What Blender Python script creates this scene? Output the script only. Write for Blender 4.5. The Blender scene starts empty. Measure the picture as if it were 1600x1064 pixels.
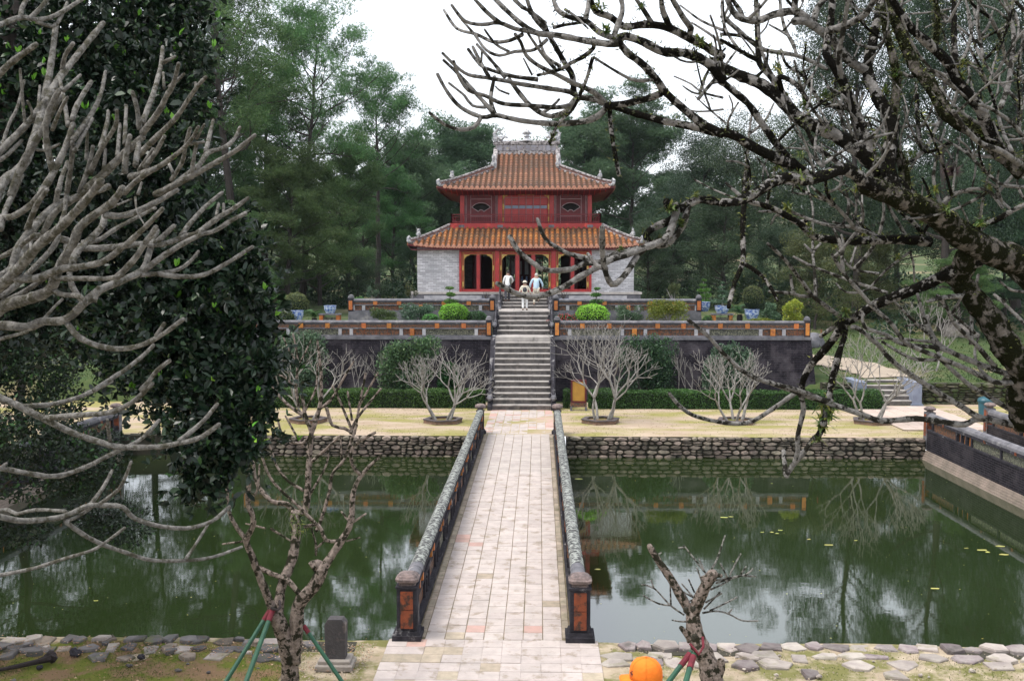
import bpy, math, random
import numpy as np
from mathutils import Vector, Matrix
random.seed(7); np.random.seed(7)
SC = bpy.context.scene
COL = SC.collection
R_ = math.radians

# ---------------------------------------------------------------- camera
F_PX, EYE, CAMX = 1556.0, 6.25, 0.756
PITCH, YAW = math.atan(112/F_PX), math.atan(42/F_PX)
cd = bpy.data.cameras.new('camera'); cam = bpy.data.objects.new('camera', cd); COL.objects.link(cam)
cam.location = (CAMX, 0, EYE)
cam.rotation_euler = (math.pi/2-PITCH, 0, YAW)
cd.sensor_width = 36; cd.lens = 36*F_PX/1600
cd.clip_start = 0.1; cd.clip_end = 3000
SC.camera = cam

# ---------------------------------------------------------------- light
world = bpy.data.worlds.new('World'); SC.world = world; world.use_nodes = True
wn = world.node_tree; wn.nodes.clear()
SUN_EL, SUN_AZ = R_(64), R_(-105)
sky = wn.nodes.new('ShaderNodeTexSky'); sky.sky_type = 'NISHITA'; sky.sun_disc = False
sky.sun_elevation = SUN_EL; sky.sun_rotation = SUN_AZ; sky.dust_density = 4; sky.air_density = 1.0
b1 = wn.nodes.new('ShaderNodeBackground'); b1.inputs[1].default_value = 0.05
b2 = wn.nodes.new('ShaderNodeBackground'); b2.inputs[0].default_value = (0.93, 0.955, 1.0, 1); b2.inputs[1].default_value = 0.85
ad = wn.nodes.new('ShaderNodeAddShader'); wo = wn.nodes.new('ShaderNodeOutputWorld')
wn.links.new(sky.outputs[0], b1.inputs[0]); wn.links.new(b1.outputs[0], ad.inputs[0])
wn.links.new(b2.outputs[0], ad.inputs[1]); wn.links.new(ad.outputs[0], wo.inputs[0])
sl = bpy.data.lights.new('sun', 'SUN'); sl.energy = 2.0; sl.angle = R_(22); sl.color = (1, 0.965, 0.91)
so = bpy.data.objects.new('sun', sl); COL.objects.link(so)
sd = Vector((math.sin(SUN_AZ)*math.cos(SUN_EL), math.cos(SUN_AZ)*math.cos(SUN_EL), math.sin(SUN_EL)))
so.rotation_euler = sd.to_track_quat('Z', 'Y').to_euler(); so.location = (0, -20, 60)
SC.view_settings.view_transform = 'Standard'
try: SC.view_settings.look = 'None'
except Exception: pass
SC.view_settings.gamma = 1.0; SC.view_settings.use_curve_mapping = False
SC.view_settings.exposure = 0.72
SC.cycles.max_bounces = 7; SC.cycles.diffuse_bounces = 3; SC.cycles.glossy_bounces = 3
SC.cycles.transmission_bounces = 4; SC.cycles.transparent_max_bounces = 4; SC.cycles.volume_bounces = 0
SC.cycles.use_denoising = True

# ---------------------------------------------------------------- picture pixel -> place in the world
cA, sA, cP, sP = math.cos(YAW), math.sin(YAW), math.cos(PITCH), math.sin(PITCH)
RT = Vector((cA, sA, 0)); FW = Vector((-sA*cP, cA*cP, -sP)); UP = Vector((-sA*sP, cA*sP, cP))
def ray(px, py): return FW + RT*((px-800)/F_PX) - UP*((py-532)/F_PX)
def atY(px, py, Y):
    d = ray(px, py); k = Y/d.y; return Vector((CAMX+d.x*k, Y, EYE+d.z*k))
def atZ(px, py, z=0.0):
    d = ray(px, py); k = (z-EYE)/d.z; return Vector((CAMX+d.x*k, d.y*k, z))
def atD(px, py, D):
    d = ray(px, py); return Vector((CAMX, 0, EYE)) + d*D

# ---------------------------------------------------------------- helpers
def tag(o, label=None, cat=None, group=None, kind=None):
    if label: o['label'] = label
    if cat: o['category'] = cat
    if group: o['group'] = group
    if kind: o['kind'] = kind
    return o
def empty(name, loc, label=None, cat=None, group=None, rz=0.0):
    o = bpy.data.objects.new(name, None); COL.objects.link(o)
    o.location = loc; o.rotation_euler = (0, 0, rz); o.empty_display_size = 0.2
    o['_w'] = 0
    del o['_w']
    return tag(o, label, cat, group)
def link_mesh(name, me, parent=None, local=False):
    o = bpy.data.objects.new(name, me); COL.objects.link(o)
    if parent is not None:
        o.parent = parent
        if not local:
            r = parent
            while r.parent is not None: r = r.parent
            if parent is r: o.matrix_parent_inverse = Matrix.Translation(-Vector(r.location))
    return o
def copy_tree(o, parent=None):
    c = o.copy(); COL.objects.link(c)
    if parent is not None: c.parent = parent
    for ch in list(o.children): copy_tree(ch, c)
    return c

class MB:
    def __init__(s): s.v = []; s.f = []; s.m = []
    def add(s, vs, fs, mi=0):
        n = len(s.v); s.v.extend(tuple(p) for p in vs); s.f.extend(tuple(i+n for i in f) for f in fs); s.m.extend([mi]*len(fs)); return s
    def box(s, c, d, rz=0.0, mi=0, taper=1.0, M=None, jit=0.0):
        cx, cy, cz = c; dx, dy, dz = d[0]/2, d[1]/2, d[2]/2
        vs = []
        for z, t in ((-dz, 1.0), (dz, taper)):
            for x, y in ((-dx, -dy), (dx, -dy), (dx, dy), (-dx, dy)):
                p = Vector((x*t, y*t, z))
                if jit: p += Vector((random.uniform(-jit, jit), random.uniform(-jit, jit), random.uniform(-jit, jit)))
                if rz: p = Matrix.Rotation(rz, 3, 'Z') @ p
                if M is not None: p = M @ p
                vs.append((p.x+cx, p.y+cy, p.z+cz))
        return s.add(vs, [(0, 3, 2, 1), (4, 5, 6, 7), (0, 1, 5, 4), (1, 2, 6, 5), (2, 3, 7, 6), (3, 0, 4, 7)], mi)
    def b2(s, x0, x1, y0, y1, z0, z1, mi=0): return s.box(((x0+x1)/2, (y0+y1)/2, (z0+z1)/2), (x1-x0, y1-y0, z1-z0), mi=mi)
    def cbox(s, x0, x1, y0, y1, z0, z1, b=0.01, mi=0, jit=0.0):
        # slab with chamfered top edge
        x0, x1 = min(x0, x1), max(x0, x1)
        r = lambda: random.uniform(-jit, jit)
        base = [(x0, y0, z0), (x1, y0, z0), (x1, y1, z0), (x0, y1, z0)]
        mid = [(p[0], p[1], z1-b) for p in base]
        t = z1+r()
        top = [(x0+b, y0+b, t), (x1-b, y0+b, t+r()*.5), (x1-b, y1-b, t+r()*.5), (x0+b, y1-b, t)]
        fs = [(0, 3, 2, 1)]
        for i in range(4):
            j = (i+1) % 4; fs += [(i, j, 4+j, 4+i), (4+i, 4+j, 8+j, 8+i)]
        fs.append((8, 9, 10, 11))
        return s.add(base+mid+top, fs, mi)
    def tube(s, pts, rad, n=8, mi=0, cap=True, rough=0.0, blunt=False):
        pts = [Vector(p) for p in pts]; k = len(pts)
        if k < 2: return s
        if not hasattr(rad, '__len__'): rad = [rad]*k
        rad = list(rad)
        if blunt:
            d = (pts[-1]-pts[-2]).normalized(); r = rad[-1]
            pts += [pts[-1]+d*r*.55, pts[-1]+d*r*.85]; rad += [r*.8, r*.35]; k += 2
        up = Vector((0, 0, 1)); t0 = (pts[1]-pts[0]).normalized()
        if abs(t0.dot(up)) > .95: up = Vector((1, 0, 0))
        nrm = (up - t0*up.dot(t0)).normalized(); vs = []; 
        for i in range(k):
            t = (pts[min(i+1, k-1)]-pts[max(i-1, 0)])
            t = t.normalized() if t.length > 1e-9 else t0
            nrm = nrm - t*nrm.dot(t)
            nrm = nrm.normalized() if nrm.length > 1e-6 else t.orthogonal().normalized()
            bn = t.cross(nrm)
            for j in range(n):
                a = 2*math.pi*j/n; r = rad[i]*(1+(random.uniform(-rough, rough) if rough else 0))
                vs.append(pts[i]+nrm*(math.cos(a)*r)+bn*(math.sin(a)*r))
        fs = [(i*n+j, i*n+(j+1) % n, (i+1)*n+(j+1) % n, (i+1)*n+j) for i in range(k-1) for j in range(n)]
        if cap: fs += [tuple(range(n-1, -1, -1)), tuple((k-1)*n+j for j in range(n))]
        return s.add(vs, fs, mi)
    def lathe(s, c, prof, n=16, mi=0, sq=False, rot=0.0, sx=1.0, sy=1.0):
        vs = []; k = len(prof)
        for r, z in prof:
            for j in range(n):
                a = 2*math.pi*(j+.5)/n+rot
                q = r
                if sq: q = r/max(abs(math.cos(a-rot)), abs(math.sin(a-rot)))
                vs.append((c[0]+q*math.cos(a)*sx, c[1]+q*math.sin(a)*sy, c[2]+z))
        fs = [(i*n+j, i*n+(j+1) % n, (i+1)*n+(j+1) % n, (i+1)*n+j) for i in range(k-1) for j in range(n)]
        fs += [tuple(range(n-1, -1, -1)), tuple((k-1)*n+j for j in range(n))]
        return s.add(vs, fs, mi)
    def blob(s, c, r, sub=2, amp=.12, seed=0, mi=0, flat=None):
        # bumpy boulder / ball from a lat-long sphere
        n, k = 8+4*sub, 4+2*sub; rx, ry, rz = r; rnd = random.Random(seed); ph = [rnd.uniform(0, 6.3) for _ in range(8)]
        vs = []
        for i in range(k+1):
            th = math.pi*i/k
            for j in range(n):
                a = 2*math.pi*j/n; x, y, z = math.sin(th)*math.cos(a), math.sin(th)*math.sin(a), math.cos(th)
                q = 1+amp*(math.sin(3*x+ph[0])*math.sin(3*y+ph[1])+.6*math.sin(6*z+ph[2])*math.cos(5*x+ph[3])+.4*math.sin(9*y+ph[4]+5*z))
                zz = z*q*rz
                if flat is not None: zz = max(zz, -flat*rz)
                vs.append((c[0]+x*q*rx, c[1]+y*q*ry, c[2]+zz))
        fs = [(i*n+j, (i+1)*n+j, (i+1)*n+(j+1) % n, i*n+(j+1) % n) for i in range(k) for j in range(n)]
        return s.add(vs, fs, mi)
    def prism(s, poly, z0, z1, mi=0):
        n = len(poly)
        vs = [(p[0], p[1], z0) for p in poly]+[(p[0], p[1], z1) for p in poly]
        return s.add(vs, [tuple(range(n-1, -1, -1)), tuple(range(n, 2*n))]+[(i, (i+1) % n, n+(i+1) % n, n+i) for i in range(n)], mi)
    def xz(s, poly, y0, y1, mi=0):     # polygon in x,z pushed from y0 to y1
        n = len(poly)
        vs = [(p[0], y0, p[1]) for p in poly]+[(p[0], y1, p[1]) for p in poly]
        return s.add(vs, [tuple(range(n)), tuple(range(2*n-1, n-1, -1))]+[(i, n+i, n+(i+1) % n, (i+1) % n) for i in range(n)], mi)
    def mesh(s, name, mats, smooth=False):
        me = bpy.data.meshes.new(name); me.from_pydata(s.v, [], s.f)
        if not isinstance(mats, (list, tuple)): mats = [mats]
        for m in mats: me.materials.append(m)
        if len(mats) > 1: me.polygons.foreach_set('material_index', s.m)
        if smooth: me.polygons.foreach_set('use_smooth', [True]*len(me.polygons))
        me.update(); return me
    def build(s, name, mats, parent=None, smooth=False, local=False):
        if parent is None:
            a = np.array(s.v); o3 = np.array([(a[:, 0].min()+a[:, 0].max())/2, (a[:, 1].min()+a[:, 1].max())/2, a[:, 2].min()])
            s.v = [tuple(p) for p in (a-o3)]
            o = link_mesh(name, s.mesh(name, mats, smooth)); o.location = o3; return o
        return link_mesh(name, s.mesh(name, mats, smooth), parent, local)

def fast_mesh(name, V, n, mat, parent=None, local=False, smooth=False):
    """V: (k, n, 3) array of separate n-gons"""
    k = len(V); me = bpy.data.meshes.new(name)
    me.vertices.add(k*n); me.vertices.foreach_set('co', np.ascontiguousarray(V, dtype=np.float32).ravel())
    me.loops.add(k*n); me.loops.foreach_set('vertex_index', np.arange(k*n, dtype=np.int32))
    me.polygons.add(k); me.polygons.foreach_set('loop_start', np.arange(0, k*n, n, dtype=np.int32))
    me.materials.append(mat); me.update(calc_edges=True); me.validate()
    return me

# ---------------------------------------------------------------- materials
MATS = {}
def mat(name, c1, c2=None, scale=3.0, rough=.8, bump=.3, bscale=None, c3=None, s3=1.0, t3=.55, rv=0.0, iv=0.0, metal=0.0,
        detail=6, spec=.4, brick=None, ramp=(.35, .65), w3=.08, coord='pos', stretch=None, coat=0.0):
    if name in MATS: return MATS[name]
    m = bpy.data.materials.new(name); m.use_nodes = True; nt = m.node_tree; N = nt.nodes; L = nt.links
    bs = N['Principled BSDF']; bs.inputs['Roughness'].default_value = rough; bs.inputs['Metallic'].default_value = metal
    bs.inputs['Specular IOR Level'].default_value = spec; bs.inputs['Coat Weight'].default_value = coat
    if coord == 'pos': P = N.new('ShaderNodeNewGeometry').outputs['Position']
    else: P = N.new('ShaderNodeTexCoord').outputs['Object']
    if rv and coord != 'pos':
        oi0 = N.new('ShaderNodeObjectInfo'); va = N.new('ShaderNodeVectorMath'); va.operation = 'MULTIPLY_ADD'
        va.inputs[1].default_value = (1, 1, 1); mu = N.new('ShaderNodeMath'); mu.operation = 'MULTIPLY'; mu.inputs[1].default_value = 40
        L.new(oi0.outputs['Random'], mu.inputs[0]); L.new(P, va.inputs[0]); L.new(mu.outputs[0], va.inputs[2]); P = va.outputs[0]
    if stretch:
        mp = N.new('ShaderNodeMapping'); mp.inputs['Scale'].default_value = stretch; L.new(P, mp.inputs['Vector']); P = mp.outputs[0]
    def noise(sc, det=detail, ro=.6):
        n = N.new('ShaderNodeTexNoise'); n.inputs['Scale'].default_value = sc; n.inputs['Detail'].default_value = det
        n.inputs['Roughness'].default_value = ro; L.new(P, n.inputs['Vector']); return n.outputs['Fac']
    def mix(f, a, b, mode='MIX'):
        x = N.new('ShaderNodeMix'); x.data_type = 'RGBA'; x.blend_type = mode
        if hasattr(f, 'is_output'): L.new(f, x.inputs[0])
        else: x.inputs[0].default_value = f
        for i, q in ((6, a), (7, b)):
            if hasattr(q, 'is_output'): L.new(q, x.inputs[i])
            else: x.inputs[i].default_value = (*q, 1)
        return x.outputs[2]
    def mapr(v, a, b, c=0.0, d=1.0):
        x = N.new('ShaderNodeMapRange'); L.new(v, x.inputs[0]); x.inputs[1].default_value = a; x.inputs[2].default_value = b
        x.inputs[3].default_value = c; x.inputs[4].default_value = d; return x.outputs[0]
    c2 = c2 or tuple(x*.7 for x in c1)
    col = mix(mapr(noise(scale), *ramp), c1, c2)
    hb = None
    if brick:
        ax, bw, bh, mort, mc = brick
        sp = N.new('ShaderNodeSeparateXYZ'); L.new(N.new('ShaderNodeNewGeometry').outputs['Position'], sp.inputs[0]); cb = N.new('ShaderNodeCombineXYZ')
        L.new(sp.outputs[ax], cb.inputs[0]); L.new(sp.outputs[2], cb.inputs[1])
        bt = N.new('ShaderNodeTexBrick'); L.new(cb.outputs[0], bt.inputs['Vector']); bt.inputs['Scale'].default_value = 1.0
        bt.inputs['Brick Width'].default_value = bw; bt.inputs['Row Height'].default_value = bh; bt.inputs['Mortar Size'].default_value = mort
        bt.inputs['Mortar Smooth'].default_value = .3; bt.inputs['Color1'].default_value = (.75, .75, .75, 1); bt.inputs['Color2'].default_value = (1.25, 1.25, 1.25, 1)
        bt.inputs['Mortar'].default_value = (1, 1, 1, 1)
        col = mix(1.0, col, bt.outputs['Color'], 'MULTIPLY'); col = mix(bt.outputs['Fac'], col, mc); hb = bt.outputs['Fac']
    if c3: col = mix(mapr(noise(s3, 8, .65), t3-w3, t3+w3), col, c3)
    if rv or iv:
        h = N.new('ShaderNodeHueSaturation'); L.new(col, h.inputs['Color'])
        if rv: s_ = N.new('ShaderNodeObjectInfo').outputs['Random']; a_ = rv
        if iv: s_ = N.new('ShaderNodeNewGeometry').outputs['Random Per Island']; a_ = iv
        L.new(mapr(s_, 0, 1, 1-a_, 1+a_), h.inputs['Value'])
        wn2 = N.new('ShaderNodeTexWhiteNoise'); wn2.noise_dimensions = '1D'; L.new(s_, wn2.inputs['W'])
        L.new(mapr(wn2.outputs['Value'], 0, 1, .5-a_*.045, .5+a_*.045), h.inputs['Hue']); col = h.outputs[0]
    L.new(col, bs.inputs['Base Color'])
    if bump:
        bp = N.new('ShaderNodeBump'); bp.inputs['Strength'].default_value = min(1, bump); bp.inputs['Distance'].default_value = .03
        L.new(noise(bscale or scale*5, 5, .65), bp.inputs['Height'])
        if hb is not None:
            b2_ = N.new('ShaderNodeBump'); b2_.invert = True; b2_.inputs['Strength'].default_value = .8; b2_.inputs['Distance'].default_value = .015
            L.new(hb, b2_.inputs['Height']); L.new(bp.outputs[0], b2_.inputs['Normal']); L.new(b2_.outputs[0], bs.inputs['Normal'])
        else: L.new(bp.outputs[0], bs.inputs['Normal'])
    MATS[name] = m; return m

def leafmat(name, c1, c2, c3=None, rough=.5, trans=.3, spec=.3, f3=.9, rv=0.08):
    """foliage: each leaf or tuft takes its own tone"""
    if name in MATS: return MATS[name]
    m = bpy.data.materials.new(name); m.use_nodes = True; nt = m.node_tree; N = nt.nodes; L = nt.links
    bs = N['Principled BSDF']; bs.inputs['Roughness'].default_value = rough; bs.inputs['Specular IOR Level'].default_value = spec
    g = N.new('ShaderNodeNewGeometry'); cr = N.new('ShaderNodeValToRGB'); L.new(g.outputs['Random Per Island'], cr.inputs[0])
    e = cr.color_ramp.elements; e[0].color = (*c1, 1); e[1].color = (*c2, 1); e[1].position = .85
    if c3: q = cr.color_ramp.elements.new(f3); q.color = (*c3, 1); e = cr.color_ramp.elements
    n = N.new('ShaderNodeTexNoise'); n.inputs['Scale'].default_value = .5; n.inputs['Detail'].default_value = 3; L.new(g.outputs['Position'], n.inputs['Vector'])
    h = N.new('ShaderNodeHueSaturation'); L.new(cr.outputs[0], h.inputs['Color'])
    mr = N.new('ShaderNodeMapRange'); L.new(n.outputs['Fac'], mr.inputs[0]); mr.inputs[1].default_value = .3; mr.inputs[2].default_value = .7
    mr.inputs[3].default_value = .7; mr.inputs[4].default_value = 1.3; L.new(mr.outputs[0], h.inputs['Value'])
    oi = N.new('ShaderNodeObjectInfo'); m2 = N.new('ShaderNodeMapRange'); L.new(oi.outputs['Random'], m2.inputs[0])
    m2.inputs[3].default_value = .5-rv*.3; m2.inputs[4].default_value = .5+rv*.3; L.new(m2.outputs[0], h.inputs['Hue'])
    wq = N.new('ShaderNodeTexWhiteNoise'); wq.noise_dimensions = '1D'; L.new(oi.outputs['Random'], wq.inputs['W']); m3 = N.new('ShaderNodeMapRange'); L.new(wq.outputs['Value'], m3.inputs[0]); m3.inputs[3].default_value = .74; m3.inputs[4].default_value = 1.3
    mm = N.new('ShaderNodeMath'); mm.operation = 'MULTIPLY'; L.new(mr.outputs[0], mm.inputs[0]); L.new(m3.outputs[0], mm.inputs[1]); L.new(mm.outputs[0], h.inputs['Value'])
    L.new(h.outputs[0], bs.inputs['Base Color'])
    tr = N.new('ShaderNodeBsdfTranslucent'); L.new(h.outputs[0], tr.inputs['Color'])
    mx = N.new('ShaderNodeMixShader'); mx.inputs[0].default_value = trans; L.new(bs.outputs[0], mx.inputs[1]); L.new(tr.outputs[0], mx.inputs[2])
    L.new(mx.outputs[0], N['Material Output'].inputs['Surface']); MATS[name] = m; return m

M_sand = mat('sandy_ground', (.42, .35, .26), (.30, .24, .17), 2.2, .95, .8, 14, c3=(.15, .145, .055), s3=1.4, t3=.50, w3=.06, spec=.1)
M_court = mat('court_ground', (.42, .335, .255), (.33, .255, .185), 1.3, .95, .7, 12, c3=(.25, .23, .085), s3=.6, t3=.51, w3=.07, spec=.1, stretch=(.45, 1.3, 1))
M_moss = mat('mossy_ground', (.10, .13, .020), (.15, .15, .035), 3.4, 1, 1.0, 30, c3=(.20, .13, .075), s3=1.3, t3=.50, w3=.05, spec=.1)
M_grass = mat('grassy_slope', (.035, .065, .015), (.06, .08, .022), 1.5, .95, .7, 12, c3=(.22, .17, .10), s3=.22, t3=.60, w3=.08)
M_path = mat('sandy_path', (.36, .30, .235), (.28, .23, .18), 2, .95, .4, 12)
M_soil = mat('soil', (.10, .075, .045), (.05, .04, .025), 4, 1, .6)
M_tile = mat('paving_tile', (.45, .39, .362), (.37, .325, .30), 4, .8, .35, 26, c3=(.27, .225, .18), s3=3.2, t3=.59, w3=.06, rv=.08, spec=.2)
M_tilepink = mat('pink_paving_tile', (.46, .29, .25), (.38, .26, .22), 5, .8, .3, 26, c3=(.28, .2, .16), s3=1.3, t3=.62, rv=.12)
M_tiletan = mat('tan_paving_tile', (.40, .33, .25), (.28, .24, .18), 6, .85, .4, 26, rv=.12)
M_joint = mat('paving_joint', (.22, .17, .12), (.10, .09, .045), 3, 1, .5, 20)
M_stone = mat('bank_stone', (.27, .22, .175), (.15, .125, .10), 5, .95, .9, 22, c3=(.07, .065, .05), s3=1.3, t3=.56, rv=.5, spec=.2)
M_flag = mat('flagstone', (.125, .115, .11), (.065, .06, .06), 4, .85, .7, 14, c3=(.10, .11, .04), s3=1.8, t3=.62, rv=.35)
M_flagpale = mat('pale_flagstone', (.36, .32, .28), (.24, .205, .19), 3, .85, .7, 14, c3=(.16, .15, .08), s3=1.7, t3=.62, rv=.22)
M_purple = mat('purplish_stone', (.17, .135, .138), (.25, .22, .205), 5, .9, .9, 22, c3=(.10, .09, .08), s3=3, t3=.6, rv=.32)
M_stonedark = mat('mossy_dark_stone', (.13, .115, .09), (.06, .06, .045), 5, .95, .9, 22, c3=(.04, .055, .02), s3=2.2, t3=.48, rv=.5, spec=.1)
M_gap = mat('wall_gap_earth', (.05, .045, .03), (.03, .028, .02), 4, 1, .6)
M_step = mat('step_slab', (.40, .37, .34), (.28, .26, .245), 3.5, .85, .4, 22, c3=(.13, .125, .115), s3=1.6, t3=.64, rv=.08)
M_shadedriser = mat('shaded_step_riser', (.155, .14, .13), (.075, .07, .068), 3.2, .9, .5, 20, c3=(.24, .21, .19), s3=1.7, t3=.64)  # darker than the treads: shade under the overhead sky put into the colour
M_darkstone = mat('weathered_dark_stone', (.045, .042, .050), (.022, .021, .025), 4, .95, .8, 20, spec=.15, c3=(.26, .25, .25), s3=2.6, t3=.66, w3=.06)
M_greystone = mat('weathered_grey_stone', (.17, .165, .18), (.085, .085, .095), 3, .9, .6, 18, c3=(.33, .31, .30), s3=1.8, t3=.66)
M_cheek = mat('pale_cheek_stone', (.42, .41, .42), (.26, .26, .28), 3, .85, .4, 18)
M_lichen = mat('lichened_coping', (.10, .10, .10), (.04, .04, .042), 14, .9, .8, 30, c3=(.30, .315, .29), s3=11, t3=.51, w3=.05, spec=.2)
M_pinkstone = mat('pinkish_cap_stone', (.24, .18, .165), (.10, .08, .078), 12, .9, .7, 26, c3=(.06, .05, .05), s3=4, t3=.60)
M_darkbrick = mat('dark_brick', (.022, .019, .026), (.011, .010, .014), 1.6, .95, .4, 20, brick=(0, .3, .085, .010, (.045, .040, .046)), c3=(.085, .075, .085), s3=.9, t3=.57, w3=.10, spec=.08)
M_darkbrickY = mat('dark_brick_side', (.020, .018, .023), (.010, .009, .012), 1.6, .95, .5, 20, brick=(1, .3, .075, .009, (.05, .045, .05)), c3=(.07, .062, .068), s3=.9, t3=.62, w3=.14, spec=.1)
M_footbrick = mat('footing_brick', (.30, .24, .20), (.18, .15, .12), 2, .9, .5, 14)
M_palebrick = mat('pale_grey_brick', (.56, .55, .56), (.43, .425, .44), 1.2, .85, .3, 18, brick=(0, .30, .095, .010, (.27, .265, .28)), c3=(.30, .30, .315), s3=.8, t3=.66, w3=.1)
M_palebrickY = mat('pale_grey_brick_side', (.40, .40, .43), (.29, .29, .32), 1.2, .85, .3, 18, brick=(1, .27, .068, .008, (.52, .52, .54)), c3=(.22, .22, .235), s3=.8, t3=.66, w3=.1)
M_orange = mat('glazed_orange_tile', (.50, .18, .03), (.34, .10, .025), 6, .45, .25, 22, c3=(.10, .05, .03), s3=5, t3=.66, rv=.22, spec=.5)
M_brownpanel = mat('glazed_brown_panel', (.26, .062, .02), (.15, .035, .015), 8, .5, .6, 30, c3=(.04, .022, .015), s3=6, t3=.56, w3=.05, spec=.4)
M_relief = mat('relief_panel', (.28, .10, .035), (.07, .05, .04), 26, .6, 1.0, 40, c3=(.05, .045, .04), s3=14, t3=.52, w3=.03)
M_grille = mat('ceramic_grille', (.27, .27, .18), (.05, .05, .042), 30, .6, 1.0, 40, c3=(.04, .04, .035), s3=17, t3=.52, w3=.03)
M_red = mat('red_lacquer', (.36, .022, .020), (.26, .016, .016), 3, .45, .15, 30, c3=(.62, .06, .035), s3=2, t3=.66, spec=.5)
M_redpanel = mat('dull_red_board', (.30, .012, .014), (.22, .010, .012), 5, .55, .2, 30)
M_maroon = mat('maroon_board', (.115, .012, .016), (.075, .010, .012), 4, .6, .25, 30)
M_rail = mat('maroon_rail', (.17, .016, .02), (.11, .014, .018), 5, .55, .2)
M_trimgrey = mat('pale_trim', (.36, .27, .27), (.25, .18, .19), 6, .7, .2)
M_blueglass = mat('blue_grey_pane', (.14, .17, .24), (.10, .12, .17), 3, .25, .05, spec=.6)
M_gold = mat('gold_paint', (.55, .38, .10), (.38, .22, .06), 9, .5, .4, 40)
M_roofbed = mat('roof_bed', (.05, .028, .018), (.10, .05, .025), 6, .9, .6, 20)
M_ridge = mat('ridge_mortar', (.44, .41, .40), (.24, .22, .22), 7, .85, .8, 24, c3=(.08, .07, .072), s3=6, t3=.52, w3=.05)
M_ridgeband = mat('ridge_band', (.22, .10, .08), (.14, .08, .07), 8, .8, .6, 30, c3=(.4, .36, .36), s3=6, t3=.62)
M_ridgepanel = mat('ridge_panel', (.30, .30, .34), (.20, .18, .19), 5, .7, .6, 30, c3=(.45, .40, .25), s3=4, t3=.66)
M_ornament = mat('shard_ornament', (.40, .42, .46), (.16, .16, .18), 22, .6, 1.0, 40, c3=(.62, .60, .56), s3=9, t3=.55)
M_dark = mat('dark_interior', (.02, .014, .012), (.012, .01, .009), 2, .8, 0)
M_floorin = mat('interior_floor', (.12, .09, .07), (.08, .06, .05), 2, .6, .1)
def tilemat(name, stops):
    m = bpy.data.materials.new(name); m.use_nodes = True; N = m.node_tree.nodes; L = m.node_tree.links; bs = N['Principled BSDF']
    bs.inputs['Roughness'].default_value = .55; g = N.new('ShaderNodeNewGeometry'); cr = N.new('ShaderNodeValToRGB')
    e = cr.color_ramp.elements; e[0].color = (*stops[0], 1); e[1].color = (*stops[-1], 1)
    for i, c in enumerate(stops[1:-1]): q = cr.color_ramp.elements.new((i+1)/(len(stops)-1)); q.color = (*c, 1)
    L.new(g.outputs['Random Per Island'], cr.inputs[0])
    n = N.new('ShaderNodeTexNoise'); n.inputs['Scale'].default_value = 7; n.inputs['Detail'].default_value = 7; n.inputs['Roughness'].default_value = .7; L.new(g.outputs['Position'], n.inputs['Vector'])
    n2 = N.new('ShaderNodeTexNoise'); n2.inputs['Scale'].default_value = .9; n2.inputs['Detail'].default_value = 4; L.new(g.outputs['Position'], n2.inputs['Vector'])
    ma = N.new('ShaderNodeMath'); ma.operation = 'ADD'; L.new(n.outputs['Fac'], ma.inputs[0]); L.new(n2.outputs['Fac'], ma.inputs[1])
    mr = N.new('ShaderNodeMapRange'); L.new(ma.outputs[0], mr.inputs[0]); mr.inputs[1].default_value = .96; mr.inputs[2].default_value = 1.14
    x = N.new('ShaderNodeMix'); x.data_type = 'RGBA'; L.new(mr.outputs[0], x.inputs[0]); L.new(cr.outputs[0], x.inputs[6]); x.inputs[7].default_value = (.085, .055, .035, 1)
    L.new(x.outputs[2], bs.inputs['Base Color'])
    b = N.new('ShaderNodeBump'); b.inputs['Strength'].default_value = .4; b.inputs['Distance'].default_value = .02; L.new(n.outputs['Fac'], b.inputs['Height']); L.new(b.outputs[0], bs.inputs['Normal'])
    return m
M_rtile_lo = tilemat('lower_roof_tile', [(.29, .09, .022), (.37, .13, .028), (.23, .07, .02), (.40, .17, .045), (.17, .06, .022)])
M_rtile_up = tilemat('upper_roof_tile', [(.20, .072, .032), (.27, .12, .055), (.14, .055, .030), (.24, .088, .038), (.33, .18, .10)])
M_tileend = mat('tile_end_disc', (.50, .25, .17), (.36, .16, .10), 8, .7, .5, 40)
M_barkpale = mat('pale_lichen_bark', (.34, .325, .305), (.15, .14, .13), 26, .98, 1.0, 80, c3=(.030, .028, .022), s3=17, t3=.525, w3=.025, spec=.1)
M_barkleft = mat('grey_lichen_bark', (.34, .325, .30), (.13, .122, .11), 30, .98, 1.0, 90, c3=(.10, .094, .07), s3=22, t3=.54, w3=.05, spec=.1)
M_barkdark = mat('black_mottled_bark', (.36, .34, .32), (.14, .13, .12), 22, .98, 1.0, 70, c3=(.010, .009, .007), s3=13, t3=.458, w3=.018, spec=.06)
M_barkmoss = mat('mossy_thick_bark', (.22, .195, .17), (.075, .066, .056), 24, 1, 1.0, 60, c3=(.013, .014, .006), s3=15, t3=.46, w3=.03, spec=.05)
M_barkbrown = mat('brown_flaky_bark', (.33, .27, .235), (.12, .095, .08), 20, .98, 1.0, 60, c3=(.025, .024, .015), s3=11, t3=.52, w3=.025, spec=.1)
M_barksmall = mat('pale_small_tree_bark', (.33, .31, .285), (.19, .18, .165), 9, .9, .6, 40, c3=(.10, .09, .08), s3=3, t3=.60)
M_barkpine = mat('pine_bark', (.055, .045, .04), (.035, .03, .027), 2, .95, .6, 8)
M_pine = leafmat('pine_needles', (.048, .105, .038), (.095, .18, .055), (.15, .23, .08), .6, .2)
M_pinefar = leafmat('far_pine_needles', (.048, .095, .050), (.080, .145, .068), (.11, .18, .08), .6, .2)
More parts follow.
